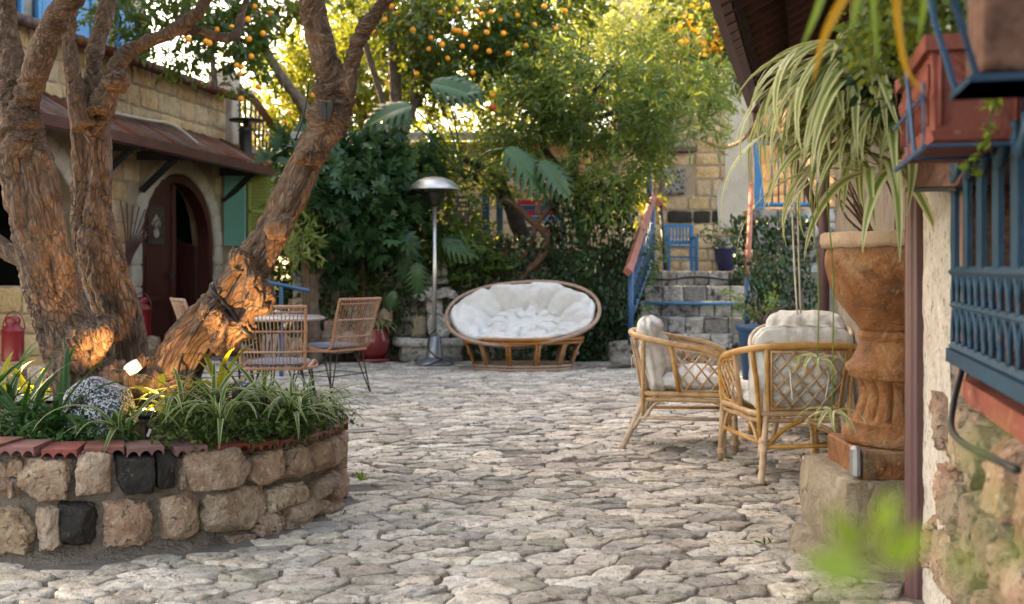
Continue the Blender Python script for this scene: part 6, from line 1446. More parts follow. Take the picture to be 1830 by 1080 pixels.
# orange trees
def orange_tree(label, base, d, trunk, blobs, tw, seed, leaf=.105, mat='l_citrus', fr=(), bark='palebark', thr=.38):
    t = thing('orange_tree', label, 'tree', base, 'orange trees behind the courtyard'); mb = MB(); limbs(mb, trunk, d, seed); obj('trunk', mb, M[bark], t)
    obj('crown', crown(blobs, tw, 9, leaf, .22, 'oval', thr, fs=1.8, seed=seed), M[mat], t); fruits(t, 'orange', M['orange'], [at(*f) for f in fr], .035); return t
orange_tree('tall orange tree laden with fruit in the middle, its pale trunk rising behind the heater', (-1.45, 14.4, 1.3), 14.4,
    [(((712, 420), (715, 330), (718, 270), (708, 180), (705, 110), (700, 40), (690, -60)), (15, 14, 13, 11, 11, 10, 8)), (((716, 250), (738, 190), (742, 100), (760, 20)), (8, 7, 6, 4)), (((714, 290), (690, 200), (662, 110), (640, 30)), (8, 6, 6, 4)), (((735, 200), (790, 120), (830, 60)), (6, 5, 3))],
    [blob(790, 45, 13.9, 110, 70, .8), blob(880, 20, 14.2, 90, 70, .8), blob(720, -10, 14.4, 110, 60, .9), blob(820, 115, 14.0, 80, 45, .6), blob(930, 70, 14.0, 70, 60, .6), blob(700, 70, 15.0, 60, 40, .5), blob(990, -10, 14.4, 90, 50, .7), blob(760, 150, 14.6, 60, 40, .5)], 1600, 61,
    fr=[(852, 21, 13.2), (878, 22, 13.2), (862, 26, 13.3), (738, 54, 13.3), (711, 24, 13.4), (790, 80, 13.2), (766, 88, 13.4), (812, 54, 13.2), (820, 56, 13.3), (832, 60, 13.2), (826, 83, 13.3), (850, 85, 13.4), (874, 92, 13.3), (908, 96, 13.3), (973, 12, 13.3), (994, 52, 13.3), (940, 82, 13.2), (978, 94, 13.2), (992, 94, 13.3), (962, 79, 13.4), (881, 171, 13.0), (894, 35, 13.3), (815, 17, 13.4), (788, 23, 13.4), (688, 36, 13.5), (668, 58, 13.6), (770, 68, 13.3), (845, 130, 13.4), (745, 132, 13.6), (900, 60, 13.2), (925, 28, 13.4), (955, 45, 13.3), (1010, 20, 13.6), (870, 58, 13.3), (800, 105, 13.4), (700, 12, 13.5)])
orange_tree('orange tree behind the leaning stem with dark leaves against the white sky', (-2.9, 13.2, 1.3), 13.2,
    [(((600, 420), (575, 280), (545, 195), (505, 140), (478, 95), (462, 40), (440, -60)), (12, 11, 10, 9, 8, 7, 5)), (((505, 140), (470, 70), (500, 10)), (7, 5, 3)), (((478, 95), (430, 70), (400, 40)), (5, 4, 3))],
    [blob(480, 20, 12.9, 55, 45, .5), blob(410, 60, 12.6, 50, 50, .5), blob(440, 130, 12.6, 32, 40, .35), blob(540, -10, 13.0, 70, 30, .5), blob(385, 10, 12.4, 50, 40, .5), blob(500, 60, 13.0, 28, 30, .3)], 330, 62,
    fr=[(423, 117, 12.2), (432, 120, 12.2), (445, 70, 12.2), (449, 101, 12.2), (429, 132, 12.2), (462, 156, 12.3), (431, 177, 12.2), (336, 70, 12.0), (368, 74, 12.0), (374, 77, 12.0), (388, 53, 12.1), (414, 49, 12.1), (443, 35, 12.2), (470, 60, 12.4), (484, 25, 12.5), (455, 12, 12.4)])
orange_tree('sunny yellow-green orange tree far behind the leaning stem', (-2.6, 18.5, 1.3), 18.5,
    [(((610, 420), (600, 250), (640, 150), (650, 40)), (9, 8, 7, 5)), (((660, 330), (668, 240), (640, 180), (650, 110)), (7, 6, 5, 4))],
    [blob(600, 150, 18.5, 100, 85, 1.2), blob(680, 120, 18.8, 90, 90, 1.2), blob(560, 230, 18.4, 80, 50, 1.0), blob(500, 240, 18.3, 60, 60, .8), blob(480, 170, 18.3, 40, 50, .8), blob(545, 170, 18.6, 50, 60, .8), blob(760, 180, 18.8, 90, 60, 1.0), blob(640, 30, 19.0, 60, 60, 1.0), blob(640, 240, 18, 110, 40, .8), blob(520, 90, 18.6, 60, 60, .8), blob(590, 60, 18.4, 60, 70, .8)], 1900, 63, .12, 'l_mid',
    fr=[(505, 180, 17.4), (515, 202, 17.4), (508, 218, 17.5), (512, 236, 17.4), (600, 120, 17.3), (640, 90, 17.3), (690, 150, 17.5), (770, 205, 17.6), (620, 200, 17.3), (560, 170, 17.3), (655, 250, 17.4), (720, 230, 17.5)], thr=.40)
orange_tree('dark orange tree overhanging the balcony of the stone house', (-4.4, 12.6, 3.9), 12.6,
    [(((300, 60), (330, 20), (360, -40)), (6, 5, 3)), (((385, 160), (380, 90), (400, 20)), (5, 4, 3))],
    [blob(300, 70, 12.9, 75, 50, .5), blob(230, 25, 13.0, 70, 45, .5), blob(350, 85, 12.9, 45, 45, .4), blob(290, -10, 12.8, 110, 40, .6), blob(180, 20, 13.2, 40, 40, .4)], 300, 64, .10, thr=.3)
orange_tree('broad sunny orange tree filling the background above the terrace', (1.6, 19.5, 1.3), 19.5,
    [(((1000, 420), (990, 260), (1010, 120), (1000, 0)), (9, 8, 6, 4))],
    [blob(900, 130, 19.5, 110, 80, 1.2), blob(1010, 60, 19.8, 110, 90, 1.2), blob(1130, 90, 20.0, 110, 90, 1.2), blob(1240, 60, 19.6, 90, 80, 1.0), blob(960, 220, 19.0, 110, 60, 1.0), blob(820, 60, 20, 80, 80, 1.0), blob(1080, 190, 19.5, 110, 60, 1.0)], 1500, 65, .12, 'l_mid',
    fr=[(1150, 52, 18.4), (1135, 100, 18.4), (1030, 150, 18.3), (905, 190, 18.2), (1080, 80, 18.4), (1240, 100, 18.4), (1015, 110, 18.3)], thr=.42)
# wooded bank far behind
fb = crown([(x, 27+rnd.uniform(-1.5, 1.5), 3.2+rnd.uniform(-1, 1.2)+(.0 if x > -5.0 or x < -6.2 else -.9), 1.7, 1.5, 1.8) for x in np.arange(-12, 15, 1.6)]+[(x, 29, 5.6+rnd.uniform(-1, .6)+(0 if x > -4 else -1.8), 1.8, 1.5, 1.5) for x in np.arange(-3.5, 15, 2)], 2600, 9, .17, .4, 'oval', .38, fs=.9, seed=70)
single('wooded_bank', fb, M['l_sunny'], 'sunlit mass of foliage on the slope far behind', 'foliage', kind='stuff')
# blue stair structure seen through the leaves
bs = thing('blue_stair', 'blue and red painted outside stair glimpsed through the foliage', 'stair', (1.2, 21, 2))
mb = MB(); a, b_ = at(1020, 48, 20.8), at(1085, 42, 20.8); mb.box(((a.x+b_.x)/2, 20.9, a.z), (b_.x-a.x, .8, .16), Matrix.Rotation(.15, 3, 'Y')); obj('landing', mb, M['blue2'], bs, smooth=False)
for k in range(8):
    mb = MB(); x = 1090+k*9; mb.tube([at(x, -5, 20.8), at(x, 22, 20.8)], .02, 5); obj('baluster', mb, M['blue2'], bs)
for (p, q, m_) in ((at(910, 145, 20), at(935, 85, 20), 'redpaint'), (at(1000, 105, 20.5), at(1030, 40, 20.5), 'white'), (at(1013, 80, 20.5), at(1025, 52, 20.5), 'redpaint')):
    mb = MB(); mb.tube([p, q], .055, 4); obj('stringer', mb, M[m_], bs, smooth=False)
mb = MB(); mb.slab(Vector((0, 20.2, 0)), Vector((1, 0, 0)), ZW, Vector((0, -1, 0)), [(at(915, 0, 20.2).x, at(0, 150, 20.2).z), (at(945, 0, 20.2).x, at(0, 150, 20.2).z), (at(940, 0, 20.2).x, at(0, 95, 20.2).z)], .1); obj('side_panel', mb, M['blue'], bs, smooth=False)
mb = MB(); mb.slab(Vector((0, 21.0, 0)), Vector((1, 0, 0)), ZW, Vector((0, -1, 0)), [(at(1030, 0, 21).x, at(0, 75, 21).z), (at(1055, 0, 21).x, at(0, 75, 21).z), (at(1060, 0, 21).x, at(0, 30, 21).z), (at(1036, 0, 21).x, at(0, 30, 21).z)], .1); obj('side_panel', mb, M['blue2'], bs, smooth=False)
mb = MB(); mb.tube([at(1052, 18, 18.8), at(1052, 100, 18.8)], .012, 5); single('bamboo_pole', mb, M['plaster'], 'thin pale upright pole among the feathery leaves', 'pole')
# dark twisted trunks and vines behind the seat
t2 = thing('dark_tree', 'leaning dark trunk with few leaves behind the papasan seat', 'tree', (.3, 13.4, 1.3))
mb = MB(); limbs(mb, [(((968, 520), (945, 450), (920, 390), (900, 340), (885, 310), (830, 285), (795, 255)), (17, 15, 14, 10, 7, 6, 4)), (((900, 350), (870, 330), (835, 310), (800, 300)), (8, 7, 6, 4))], 13.3, 9); obj('trunk', mb, M['darkbark'], t2)
obj('crown', crown([blob(850, 300, 13.2, 60, 30, .3), blob(790, 270, 13.3, 40, 30, .3), blob(910, 330, 13.3, 60, 25, .3)], 150, 8, .07, .14, 'oval', .3, seed=72), M['l_pome'], t2)
t3 = thing('twisted_vine', 'bare red-brown twisted vine stem coiling up behind the papasan seat', 'vine', (.2, 13.0, 1.0))
mb = MB(); limbs(mb, [(((925, 515), (938, 490), (968, 460), (980, 435), (972, 415), (950, 395), (925, 370), (900, 355)), (5, 6, 7, 7, 7, 6, 5, 4)), (((935, 460), (950, 430), (960, 400), (985, 370), (995, 350)), (5, 5, 5, 5, 3)), (((885, 490), (905, 450), (912, 430)), (6, 6, 5))], 12.95, 11); obj('stem', mb, M['vinebark'], t3)
t4 = thing('old_trunk', 'brown tree trunk half hidden behind the leaning stem beside the blue rail', 'tree', (-2.5, 12.3, 0))
mb = MB(); limbs(mb, [(((560, 660), (556, 560), (552, 480), (548, 400), (560, 300)), (17, 15, 14, 13, 10)), (((556, 500), (600, 450), (640, 400)), (8, 7, 5))], 12.3, 13); obj('trunk', mb, M['palebark'], t4)
obj('crown', crown([blob(600, 350, 12.4, 60, 60, .5), blob(560, 290, 12.6, 50, 50, .5)], 200, 6, .16, .25, 'palm', .3, seed=73), M['l_shrub'], t4)
# big leafy shrubs left of the heater
for k, (lab, bl, tw, sd, m_, lf_, tpl) in enumerate((('dense dark shrub of hand-shaped leaves left of the heater pole', [blob(640, 350, 12.6, 85, 80, .5), blob(700, 300, 12.9, 70, 55, .5), blob(610, 430, 12.5, 60, 50, .4), blob(690, 410, 12.6, 60, 50, .4)], 620, 74, 'l_shrub', .15, 'palm'),
        ('dark leafy shrub between the heater pole and the hanging plaque', [blob(800, 380, 12.9, 50, 70, .4), blob(770, 300, 13.2, 40, 40, .4), blob(840, 440, 12.9, 50, 50, .35), blob(780, 440, 12.9, 40, 40, .3)], 420, 75, 'l_pome', .10, 'oval'),
        ('low dark shrub under the hand-shaped leaves behind the round red pot', [blob(640, 520, 12.9, 50, 40, .3), blob(690, 500, 12.95, 40, 40, .3), blob(590, 540, 12.9, 30, 40, .3)], 120, 76, 'l_cover', .07, 'oval'),
        ('dark shrub filling the gap between the stone house end and the leaning stem', [blob(520, 470, 14.6, 50, 70, .5), blob(560, 420, 14.8, 50, 60, .5), blob(500, 560, 14.2, 50, 40, .4), blob(540, 340, 15.2, 40, 50, .5)], 420, 78, 'l_citrus', .12, 'oval'),
        ('pale green fern-like shrub left of the trunk at the blue rail', [blob(540, 410, 12.0, 22, 45, .25), blob(520, 450, 12.0, 22, 25, .2)], 70, 77, 'l_pale', .13, 'slim'))):
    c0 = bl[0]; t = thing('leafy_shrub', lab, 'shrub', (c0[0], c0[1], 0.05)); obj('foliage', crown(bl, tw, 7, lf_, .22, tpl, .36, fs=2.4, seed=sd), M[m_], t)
    mb = MB(); mb.tube(cr([(c0[0], c0[1]+.1, .05), (c0[0]+.05, c0[1]+.1, c0[2]*.5), (c0[0], c0[1]+.1, c0[2])], 4), [.03, .02], 7); obj('stem', mb, M['vinebark'], t)
# ivy curtains
def ivy(label, x0, x1, z0, z1, y, n_, seed, size=.075, yo=.12, mat='l_ivy', dens=.3, slope=0):
    R = np.random.default_rng(seed); P = np.stack([R.uniform(x0, x1, n_*3), np.full(n_*3, y), R.uniform(z0, z1, n_*3)], 1)
    b_ = fbm(P*2.4+seed, 3); keep = b_ > dens; P = P[keep][:n_]; b_ = b_[keep][:n_]; P[:, 1] -= yo*(b_-.3)*2.2+R.random(len(P))*.06; P[:, 1] += slope*(P[:, 0]-x0)
    D = R.normal(size=P.shape)*.5+np.array([0, -.5, -.8]); mb = MB(); add_leaves(mb, P, D, size*(.6+.7*R.random(len(P))), leaf_template('broad'), np.clip(b_+R.normal(size=len(P))*.2, 0, 1), .2, .2, R)
    t = thing('ivy', label, 'ivy', ((x0+x1)/2, y, z0)); obj('foliage', mb, M[mat], t)
    mb = MB()
    for k in range(7):
        x = x0+(x1-x0)*(k+.5)/7; mb.tube(cr([(x, y-.02+slope*(x-x0), z0), (x+.08, y-.02+slope*(x-x0), (z0+z1)/2), (x-.05, y-.02+slope*(x-x0), z1)], 3), .008, 5)
    obj('stem', mb, M['vinebark'], t)
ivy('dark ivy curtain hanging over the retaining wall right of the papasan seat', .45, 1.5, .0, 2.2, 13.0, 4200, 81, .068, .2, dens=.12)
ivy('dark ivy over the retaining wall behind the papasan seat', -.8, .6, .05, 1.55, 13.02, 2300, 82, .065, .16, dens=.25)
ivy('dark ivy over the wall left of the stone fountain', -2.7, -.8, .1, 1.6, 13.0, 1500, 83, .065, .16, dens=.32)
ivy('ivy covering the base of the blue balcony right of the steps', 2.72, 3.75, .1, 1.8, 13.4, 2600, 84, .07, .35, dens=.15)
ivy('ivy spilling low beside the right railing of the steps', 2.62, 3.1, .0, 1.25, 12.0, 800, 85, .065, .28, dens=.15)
for k, (x, y, d, n_, lab) in enumerate(((820, 500, 12.85, 9, 'dark fern beside the fountain shell'), (870, 485, 12.9, 9, 'dark fern behind the left end of the papasan rim'), (905, 470, 12.95, 8, 'dark fern at the foot of the leaning dark trunk'))):
    r = thing('fern', lab, 'fern', at(x, y, d), 'ferns behind the papasan seat')
    for j in range(n_):
        a = rnd.uniform(PI, 2*PI); mb = MB(); L = rnd.uniform(.25, .4); P = np.array([[t_*L*math.cos(a), t_*L*math.sin(a), L*(.55*t_-.5*t_*t_)] for t_ in np.linspace(.1, 1, 12)])+np.array(at(x, y, d))
        for s in (-1, 1): add_leaves(mb, P, np.tile(np.array([[-s*math.sin(a)+.4*math.cos(a), s*math.cos(a), 0.]]), (12, 1)), np.linspace(.10, .03, 12), leaf_template('slim'), np.full(12, rnd.random()), .2, 1.5)
        mb.tube([tuple(q) for q in P], .004, 4); obj('frond', mb, M['l_fern'], r)
# monsteras
def monstera(label, root, leaves, stems=True):
    t = thing('monstera', label, 'plant', root, None)
    for k, (px, py, d, L, dirv, nrm) in enumerate(leaves):
        b_ = at(px, py, d); y = Vector(dirv).normalized(); z = (Vector(nrm)-y*Vector(nrm).dot(y)).normalized(); x = y.cross(z)
        obj('leaf', xform(monstera_leaf(L, L*.44, .35), axes(b_, x, y, z)), M['l_monstera'], t)
        mb = MB(); r_ = Vector(root); mb.tube(cr([r_, r_.lerp(b_, .5)+ZW*.12, b_], 5), .011, 6); obj('stalk', mb, M['l_monstera'], t)
monstera('large-leaved monstera with glossy split leaves hanging above the right of the heater', at(830, 320, 12.7), [(770, 150, 12.3, .62, (.9, -.2, -.1), (-.1, -.75, .65)), (735, 190, 12.2, .60, (-1, -.25, -.22), (0, -.7, .7)), (905, 265, 11.9, .72, (.75, -.25, -.6), (.45, -.7, .5)), (800, 175, 12.4, .45, (.5, -.3, .2), (-.2, -.7, .7)), (965, 290, 11.9, .55, (.85, -.2, -.75), (.4, -.8, .35)), (690, 195, 12.3, .40, (.5, -.4, -.25), (0, -.7, .7))])
monstera('monstera with deeply split dark leaves low behind the heater pole', at(740, 480, 12.7), [(728, 425, 12.45, .50, (-.15, -.2, -1), (0, -1, .25)), (745, 470, 12.4, .40, (.05, -.2, -1), (0, -1, .2)), (790, 430, 12.5, .45, (.9, -.3, -.3), (0, -.9, .4)), (705, 520, 12.5, .25, (-.3, -.2, -1), (0, -1, .2))])
# terrace details behind the seat
for x, w_ in ((868, 14), (893, 12)):
    a, b_ = at(x, 335, 14.0), at(x, 440, 14.0); mb = MB(); mb.box((a.x, 14.0, (a.z+1.3)/2), (w_/F*14, .1, a.z-1.3), bev=.01); single('blue_post', mb, M['blue'], ['left and wider blue timber post on the planted terrace', 'right and narrower blue timber post on the planted terrace'][0 if x == 868 else 1], 'post', smooth=False)
ch = thing('striped_seat', 'red and blue striped garden seat behind the hanging bell', 'seat', at(975, 410, 14.6))
for k, y in enumerate((362, 372, 381, 391)):
    a, b_ = at(925, y, 14.6), at(1000, y-4, 14.6); mb = MB(); mb.box(((a.x+b_.x)/2, 14.6, a.z), (b_.x-a.x, .05, .066)); obj('back_slat', mb, M[('pattern', 'blue', 'pattern', 'blue2')[k]], ch, smooth=False)
a, b_ = at(930, 410, 14.4), at(1010, 410, 14.4); mb = MB(); mb.box(((a.x+b_.x)/2, 14.45, a.z), (b_.x-a.x, .5, .05)); obj('seat', mb, M['blue'], ch, smooth=False)
for k in range(5): mb = MB(); p = at(975+k*8, 416, 14.1); mb.box((p.x, 14.17, p.z), (.03, .02, .10)); obj('tassel', mb, M['pattern'], ch, smooth=False)
for x in (932, 1005): mb = MB(); p = at(x, 400, 14.6); mb.box((p.x, 14.6, (1.32+p.z)/2), (.05, .05, p.z-1.32+.2)); obj('leg', mb, M['blue'], ch, smooth=False)
bl = thing('hanging_bell', 'small rusty bell hanging from the tree above the papasan seat', 'bell', at(962, 385, 12.6)); p = at(962, 384, 12.6)
mb = MB(); mb.lathe([(.052, 0), (.046, .02), (.030, .13), (.02, .16), (.006, .165)], p, 18); obj('body', mb, M['vinebark'], bl)
mb = MB(); mb.tube([p+ZW*.16, p+ZW*.34], .004, 5); obj('cord', mb, M['black'], bl)
mb = MB(); mb.tube([p-ZW*.05, p+ZW*.02], .007, 5); obj('clapper', mb, M['black'], bl)
sg = thing('hanging_plaque', 'small dark wooden plaque with gold lettering hanging among leaves right of the heater', 'sign', at(828, 392, 12.5)); p = at(828, 371, 12.5)
mb = MB(); mb.box(p, (.155, .02, .27), Matrix.Rotation(.05, 3, 'Y'), .004); obj('board', mb, M['black'], sg, smooth=False)
mb = MB(); mb.tube([p+Vector((-.06, 0, .13)), p+Vector((0, 0, .26)), p+Vector((.06, 0, .13))], .004, 4); obj('cord', mb, M['black'], sg)
mb = MB()                                             # three short lines of gold strokes, as far as the photograph lets one read them
for row, (z, n_) in enumerate(((.085, 4), (.03, 2), (-.02, 5), (-.075, 1))):
    for k in range(n_):
        x = (k-(n_-1)/2)*.026; mb.box(p+Vector((x, -.012, z)), (.016, .004, .022 if k % 2 else .028)); 
        if k % 2 == 0: mb.box(p+Vector((x+.006, -.0125, z+.012)), (.018, .004, .006))
obj('lettering', mb, M['gold'], sg, smooth=False)

# ================================================================== HANGING PLANTS ON THE RIGHT
HB = Vector((1.19, 3.30, 1.70))
hb = thing('hanging_pot', 'dark hanging pot holding the long striped spider plant', 'pot', HB-ZW*.16)
mb = MB(); mb.lathe([(.06, -.16), (.075, -.15), (.10, -.02), (.105, 0), (.095, 0), (.09, -.03)], HB, 24); obj('body', mb, M['black'], hb)
for a in (.3, 2.4, 4.5): mb = MB(); mb.tube([HB+Vector((.1*math.cos(a), .1*math.sin(a), 0)), HB+ZW*.95], .003, 4); obj('cord', mb, M['black'], hb)
hs = thing('hanging_spider_plant', 'big cascading cream-edged spider plant hanging in front of the rusty urn', 'plant', HB)
HSP = leafset('spider_leaf', M['l_spider'], [(.62, .022, .9, 2.5), (.70, .024, .7, 2.4), (.55, .022, 1.1, 2.6), (.66, .0225, .5, 2.1), (.60, .024, .35, 1.9), (.75, .026, .8, 2.6), (.50, .022, .2, 1.8), (.58, .0235, .9, 1.9)], n=14, fold=.14)
R2 = random.Random(4)
for k in range(240):
    a = PI+R2.gauss(.1, .85) if k < 215 else R2.uniform(0, 2*PI); p = HB+Vector((R2.uniform(-.08, .03), R2.uniform(-.07, .05), R2.uniform(-.05, .05))) if k < 180 else HB+Vector((R2.uniform(-.12, .02), R2.uniform(-.08, .03), R2.uniform(-.28, -.1)))
    inst('leaf', R2.choice(HSP), hs, Matrix.Translation(p) @ Matrix.Rotation(a, 4, 'Z') @ Matrix.Rotation(R2.uniform(-.35, .35), 4, 'X') @ Matrix.Scale(R2.uniform(.65, 1.0), 4))
PLS = leafset('spider_leaf', M['l_spider'], [(.16, .0075, .5, 1.5), (.13, .007, .3, 1.6), (.15, .008, .6, 1.9)], n=9)
for (x, y, d, lab) in ((1461, 643, 3.2, 'upper spider plantlet dangling before the lattice-backed armchair'), (1487, 738, 3.15, 'lower spider plantlet dangling at the foot of the urn')):
    p = at(x, y, d); t = thing('spider_plantlet', lab, 'plantlet', p)
    for k in range(9): inst('leaf', PLS[k % 3], t, Matrix.Translation(p) @ Matrix.Rotation(k*.72+.3, 4, 'Z') @ Matrix.Rotation(rnd.uniform(-.2, .2), 4, 'X') @ Matrix.Scale(rnd.uniform(.7, 1.05), 4))
    mb = MB(); mb.tube(cr([HB+Vector((-.1, -.05, -.1)), at(x-6, 300, d), at(x+2, 500, d), p], 5), .0022, 5); obj('runner', mb, M['l_blur'], t)
mb = MB(); mb.tube(cr([HB, HB+Vector((-.1, 0, -.08)), at(1426, 340, 3.4), at(1427, 390, 3.4)], 3), .003, 5); mb.tube(cr([at(1416, 380, 3.4), at(1420, 480, 3.4), at(1425, 562, 3.4)], 3), .003, 5); mb.tube(cr([at(1426, 385, 3.4), at(1428, 480, 3.4), at(1431, 560, 3.4)], 3), .003, 5); mb.tube(cr([HB+Vector((-.15, 0, -.1)), at(1425, 330, 3.4), at(1421, 382, 3.4)], 3), .003, 5); obj('cord', mb, M['plaster'], hs)
# dark ivy round the pot
t = thing('trailing_ivy', 'dark trailing ivy hanging over the pot between the spider plant and the red trough', 'ivy', HB+Vector((.1, -.1, 0)))
obj('foliage', crown([blob(1590, 110, 2.95, 38, 55, .08), blob(1605, 60, 2.9, 30, 40, .08), blob(1572, 150, 3.0, 25, 35, .06), blob(1612, 170, 2.85, 15, 30, .05)], 90, 6, .042, .07, 'broad', .1, fs=8, seed=91), M['l_ivy'], t)
mb = MB(); mb.tube(cr([at(1600, 30, 2.9), at(1595, 110, 2.9), at(1605, 190, 2.85)], 4), .004, 5); obj('stem', mb, M['vinebark'], t)
# brown trough low behind the red one
bt2 = thing('brown_planter', 'weathered brown planter seen from below between the drain pipe and the grille', 'planter', at(1672, 338, 2.95))
q = [at(1622, 335, 3.2), at(1712, 332, 2.7), at(1728, 285, 2.7), at(1618, 285, 3.2)]
mb = MB(); off = Vector((.17, -.04, 0)); mb.add([tuple(p) for p in q]+[tuple(p+off) for p in q], [[0, 3, 2, 1], [4, 5, 6, 7], [0, 1, 5, 4], [1, 2, 6, 5], [2, 3, 7, 6], [3, 0, 4, 7]]); obj('body', mb, M['browntrough'], bt2, smooth=False)
mb = MB(); a, b_ = q[0]-ZW*.008, q[1]-ZW*.008; mb.tube([a, b_], .008, 5); mb.tube([a, a+off], .008, 5); mb.tube([b_, b_+off], .008, 5); obj('bracket', mb, M['black'], bt2, smooth=False)
# red terracotta trough in its blue bracket
WU = Vector((.25, 1, 0)).normalized(); WV = Vector((1, -.25, 0)).normalized()
c0 = at(1664, 250, 2.10); TW, TH_, TL = .172, .205, .52
wb = thing('terracotta_trough', 'red terracotta window box with swag relief in a blue metal bracket', 'window box', c0)
def tq_(u, v_, z, f=0): return c0+WV*(u+f*(.5-u/TW)*.0)+WU*v_+ZW*z
mb = MB(); tp = .012
def ringp(z, s): return [tq_(TW/2+sx*(TW/2+s), TL/2+sy*(TL/2+s), z) for sx, sy in ((-1, -1), (1, -1), (1, 1), (-1, 1))]
R_ = [ringp(0, -.006), ringp(.018, .0), ringp(.02, -.008), ringp(TH_-.03, -.002), ringp(TH_-.03, .012), ringp(TH_, .014), ringp(TH_, -.008), ringp(TH_-.03, -.012)]
V = [tuple(p) for r in R_ for p in r]; mb.add(V, [[k*4+j, k*4+(j+1) % 4, (k+1)*4+(j+1) % 4, (k+1)*4+j] for k in range(7) for j in range(4)]+[[3, 2, 1, 0], [28, 29, 30, 31]]); obj('body', mb, M['terracotta'], wb, smooth=False)
mb = MB()
for row in range(3):
    pts = [tq_(TW*(.26+.48*t), -.004, TH_-.045-row*.022-.022*math.sin(PI*t)) for t in np.linspace(0, 1, 13)]; mb.tube(pts, [.002, .007, .002], 6)
for k in range(9):
    pts = [tq_(-.002, TL*(.06+.105*k)+.05*t, TH_-.06-.03*math.sin(PI*t)) for t in np.linspace(0, 1, 7)]; mb.tube(pts, .005, 5); mb.tube([tq_(-.004, TL*(.06+.105*k), .03), tq_(-.002, TL*(.06+.105*k), TH_-.05)], .004, 5)
for u in (.10, .90): mb.tube([tq_(TW*u, -.004, .03), tq_(TW*u, -.002, TH_-.04)], .0045, 5)
obj('relief', mb, M['terracotta'], wb)
mb = MB()
for v_ in (.0, TL*.5):
    mb.tube([tq_(-.014, v_, TH_*.55), tq_(-.014, v_, -.012), tq_(TW+.015, v_, -.012)], .004, 5)
mb.tube([tq_(-.016, -.012, TH_*.42), tq_(-.016, TL, TH_*.42)], .004, 5); mb.tube([tq_(-.014, -.01, -.014), tq_(-.014, TL, -.014)], .006, 5); mb.tube([tq_(-.014, TL*.28, -.014), tq_(-.03, TL*.28, TH_*.8)], .005, 5)
obj('bracket', mb, M['blue'], wb, smooth=False)
wp = thing('window_box_plant', 'small-leaved green plant with one magenta flower growing in the red terracotta trough', 'plant', c0+ZW*TH_)
obj('foliage', crown([(c0.x+.05, 2.2, 1.66, .10, .12, .06), (c0.x+.06, 2.45, 1.70, .10, .14, .09), (c0.x+.02, 2.3, 1.73, .06, .1, .05), (c0.x-.02, 2.35, 1.62, .05, .1, .05)], 260, 7, .022, .05, 'broad', .1, fs=9, seed=93), M['l_pome'], wp)
p = at(1625, 8, 2.3); mb = MB()
for k in range(7):
    a = k*.9; add_leaves(mb, np.array([tuple(p)]), np.array([[math.cos(a), -.3, math.sin(a)]]), np.array([.03]), leaf_template('broad'), np.array([.5]), 0, 1)
obj('blossom', mb, M['magenta'], wp)
mb = MB(); sp_ = cr([at(1800, 150, 2.0), at(1775, 190, 2.0), at(1768, 240, 2.02), at(1748, 275, 2.05), at(1738, 305, 2.06)], 6); mb.tube(sp_, .0018, 5); obj('stem', mb, M['l_pome'], wp)
mb = MB(); P = np.array([tuple(q+Vector((rnd.uniform(-.012, .012), 0, rnd.uniform(-.008, .008)))) for q in sp_[::2] for _ in (0, 1)]); add_leaves(mb, P, rng.normal(size=P.shape), np.full(len(P), .024), leaf_template('broad'), np.full(len(P), .6), .1, .8); obj('trailing_leaf', mb, M['l_blur'], wp)
# nearest trough, top right corner
nb = thing('brown_trough', 'weathered red-brown log-like window box in a dark blue frame at the top right corner', 'window box', at(1790, 140, 1.5))
c1 = at(1745, 138, 1.5); mb = MB()
mb.add(xform(rock((0, 0, 0), (.15, .15, .24), 6, 4, .04, .93, crag=.05), axes(c1+WV*.085+WU*.08+ZW*.13, WV, WU, ZW)).verts(), rock((0, 0, 0), (1, 1, 1), 6, 4).f); obj('body', mb, M['browntrough'], nb)
mb = MB(); 
mb.box(c1+WV*.085+WU*.08-ZW*.002, (.19, .18, .010), Matrix((WV, WU, ZW)).transposed())
for v_ in (-.005, .165): mb.tube([c1+WU*v_, at(1700, -10, 1.5)+WU*v_, at(1690, -60, 1.5)+WU*v_], .005, 4); obj('frame', mb, M['blue'], nb, smooth=False)
# strap leaves hanging across the top
hg = thing('overhanging_plant', 'blurred green and amber strap leaves hanging in from the top right', 'plant', (.62, 1.5, 1.62))
for (pts, m_, w_) in ((((1480, -40), (1458, 25), (1430, 90)), 'l_blur', 7), (((1530, -40), (1495, 20), (1470, 75), (1452, 150)), 'l_amber', 9), (((1600, -40), (1605, 40), (1618, 120), (1650, 165)), 'l_amber', 7), (((1545, -40), (1530, 10), (1520, 60)), 'l_blur', 7), (((1560, -40), (1562, 30), (1570, 120)), 'l_blur', 5), (((1655, -40), (1650, 20), (1640, 80)), 'l_blur', 6)):
    P = cr([at(x, y, 1.5) for x, y in pts], 6); mb = MB(); n_ = len(P); V = []
    for k, p in enumerate(P):
        t_ = k/(n_-1); ww = w_/F*1.5*(1-t_**2.5)+.0004; dr = (P[min(k+1, n_-1)]-P[max(k-1, 0)]).normalized(); sd_ = dr.cross(Vector((0, 1, 0))).normalized(); V += [tuple(p-sd_*ww), tuple(p+Vector((0, .3*ww, 0))), tuple(p+sd_*ww)]
    mb.add(V, [[k*3+j, k*3+j+1, k*3+j+4, k*3+j+3] for k in range(n_-1) for j in (0, 1)]); obj('leaf', mb, M[m_], hg)
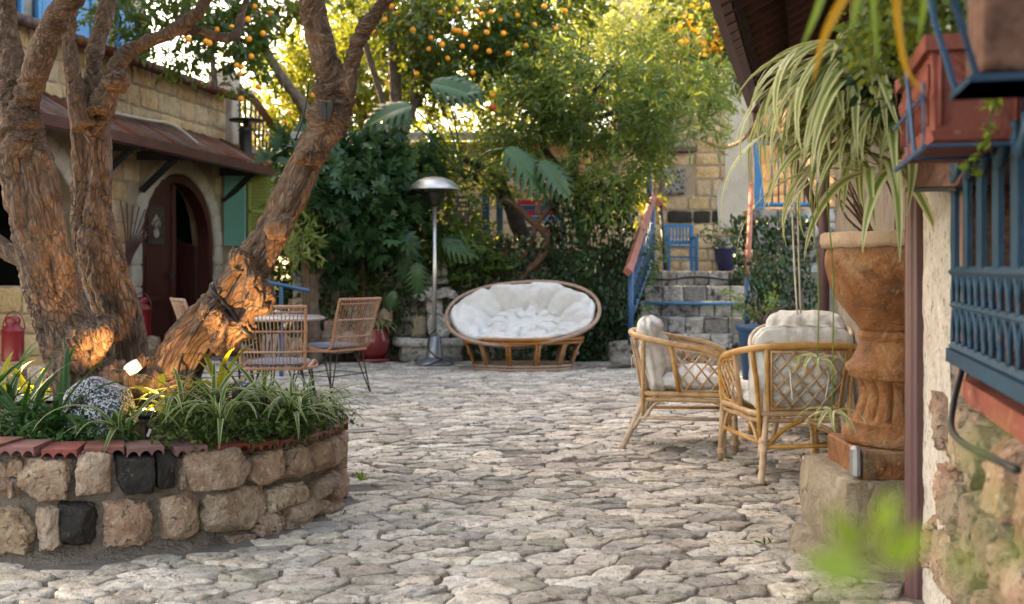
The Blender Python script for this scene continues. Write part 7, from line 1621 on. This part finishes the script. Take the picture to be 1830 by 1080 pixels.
# blurred sprigs close to the lens, bottom right
fg = thing('foreground_sprig', 'very blurred bright green sprig close to the lens at the bottom right', 'plant', at(1560, 1300, .42))
mb = MB(); mb.tube(cr([at(1560, 1300, .42), at(1555, 1150, .42), at(1558, 1010, .42)], 4), .0016, 5); obj('stem', mb, M['l_blur'], fg)
for (x, y, L, dr) in ((1545, 985, .024, (-.5, -.1, .6)), (1560, 1000, .026, (.2, -.2, .8)), (1575, 1000, .024, (.8, .1, .4)), (1550, 1020, .026, (-.8, .1, .1)), (1565, 960, .02, (.3, .1, .6)), (1540, 1060, .03, (-.9, 0, -.2))):
    mb = MB(); add_leaves(mb, np.array([tuple(at(x, y, .42))]), np.array([dr], float), np.array([L]), leaf_template('broad'), np.array([.6]), 0, .3); obj('leaf', mb, M['l_blur'], fg)
fg2 = thing('foreground_sprig', 'faint blurred leafy sprig close to the lens in front of the rough wall', 'plant', at(1770, 1300, .34))
mb = MB(); mb.tube(cr([at(1770, 1300, .34), at(1765, 1100, .34), at(1755, 830, .34)], 4), .0008, 5); obj('stem', mb, M['l_blur'], fg2)
for (x, y, L, dr) in ((1752, 830, .012, (-.7, 0, .8)), (1760, 800, .012, (.5, 0, .8)), (1765, 900, .012, (.9, 0, .2)), (1745, 960, .012, (-.9, 0, .2)), (1790, 1030, .018, (.5, 0, .9)), (1735, 1050, .018, (-.4, 0, .9))):
    mb = MB(); add_leaves(mb, np.array([tuple(at(x, y, .34))]), np.array([dr], float), np.array([L]), leaf_template('slim'), np.array([.6]), 0, .3); obj('leaf', mb, M['l_blur'], fg2)
# a few weeds between the cobbles
wd = thing('weed', 'small weed sprouting from the cobbles right of the planter', 'weed', at(645, 842, 5.8))
p = at(645, 846, 5.7); p.z = 0.0; mb = MB(); P = np.tile(np.array([tuple(p)]), (10, 1)); D = rng.normal(size=(10, 3)); D[:, 2] = np.abs(D[:, 2])+.2; add_leaves(mb, P, D, np.full(10, .06), leaf_template('slim'), np.full(10, .7), 0, 1); obj('foliage', mb, M['l_blur'], wd)

R4 = np.random.default_rng(77); n_ = 130; P = np.stack([R4.uniform(-1.2, 2.6, n_), R4.uniform(3.7, 12.3, n_), np.full(n_, .022)], 1); P = P[(P[:, 0] < .535+.25*P[:, 1]-.3) & ((P[:, 0]-PC.x)**2+(P[:, 1]-PC.y)**2 > 1.5)]
mb = MB(); D = R4.normal(size=P.shape); D[:, 2] = 0.02; add_leaves(mb, P, D, R4.uniform(.025, .05, len(P)), leaf_template('oval'), R4.random(len(P)), 0, 2.5, R4)
single('fallen_leaves', mb, M['deadleaf'], 'dry fallen leaves scattered over the cobbles', 'leaves', kind='stuff')
for k, (x, y) in enumerate(((-.78, 4.9), (.35, 4.55), (.9, 5.2), (-.3, 7.6), (1.05, 4.4))):
    w_ = MB(); P = np.tile(np.array([[x, y, .004]]), (9, 1))+R4.normal(size=(9, 3))*np.array([.02, .02, 0]); D = R4.normal(size=(9, 3)); D[:, 2] = np.abs(D[:, 2])*.5+.15; add_leaves(w_, P, D, R4.uniform(.02, .045, 9), leaf_template('slim'), R4.random(9), 0, 1, R4)
    single('weed', w_, M['l_cover'], ['tiny weed at the foot of the planter wall', 'tiny weed in a joint left of the foreground middle', 'tiny weed in front of the lattice-backed chair', 'tiny weed in a joint between planter and papasan seat', 'tiny weed in a joint left of the stone plinth'][k], 'weed')
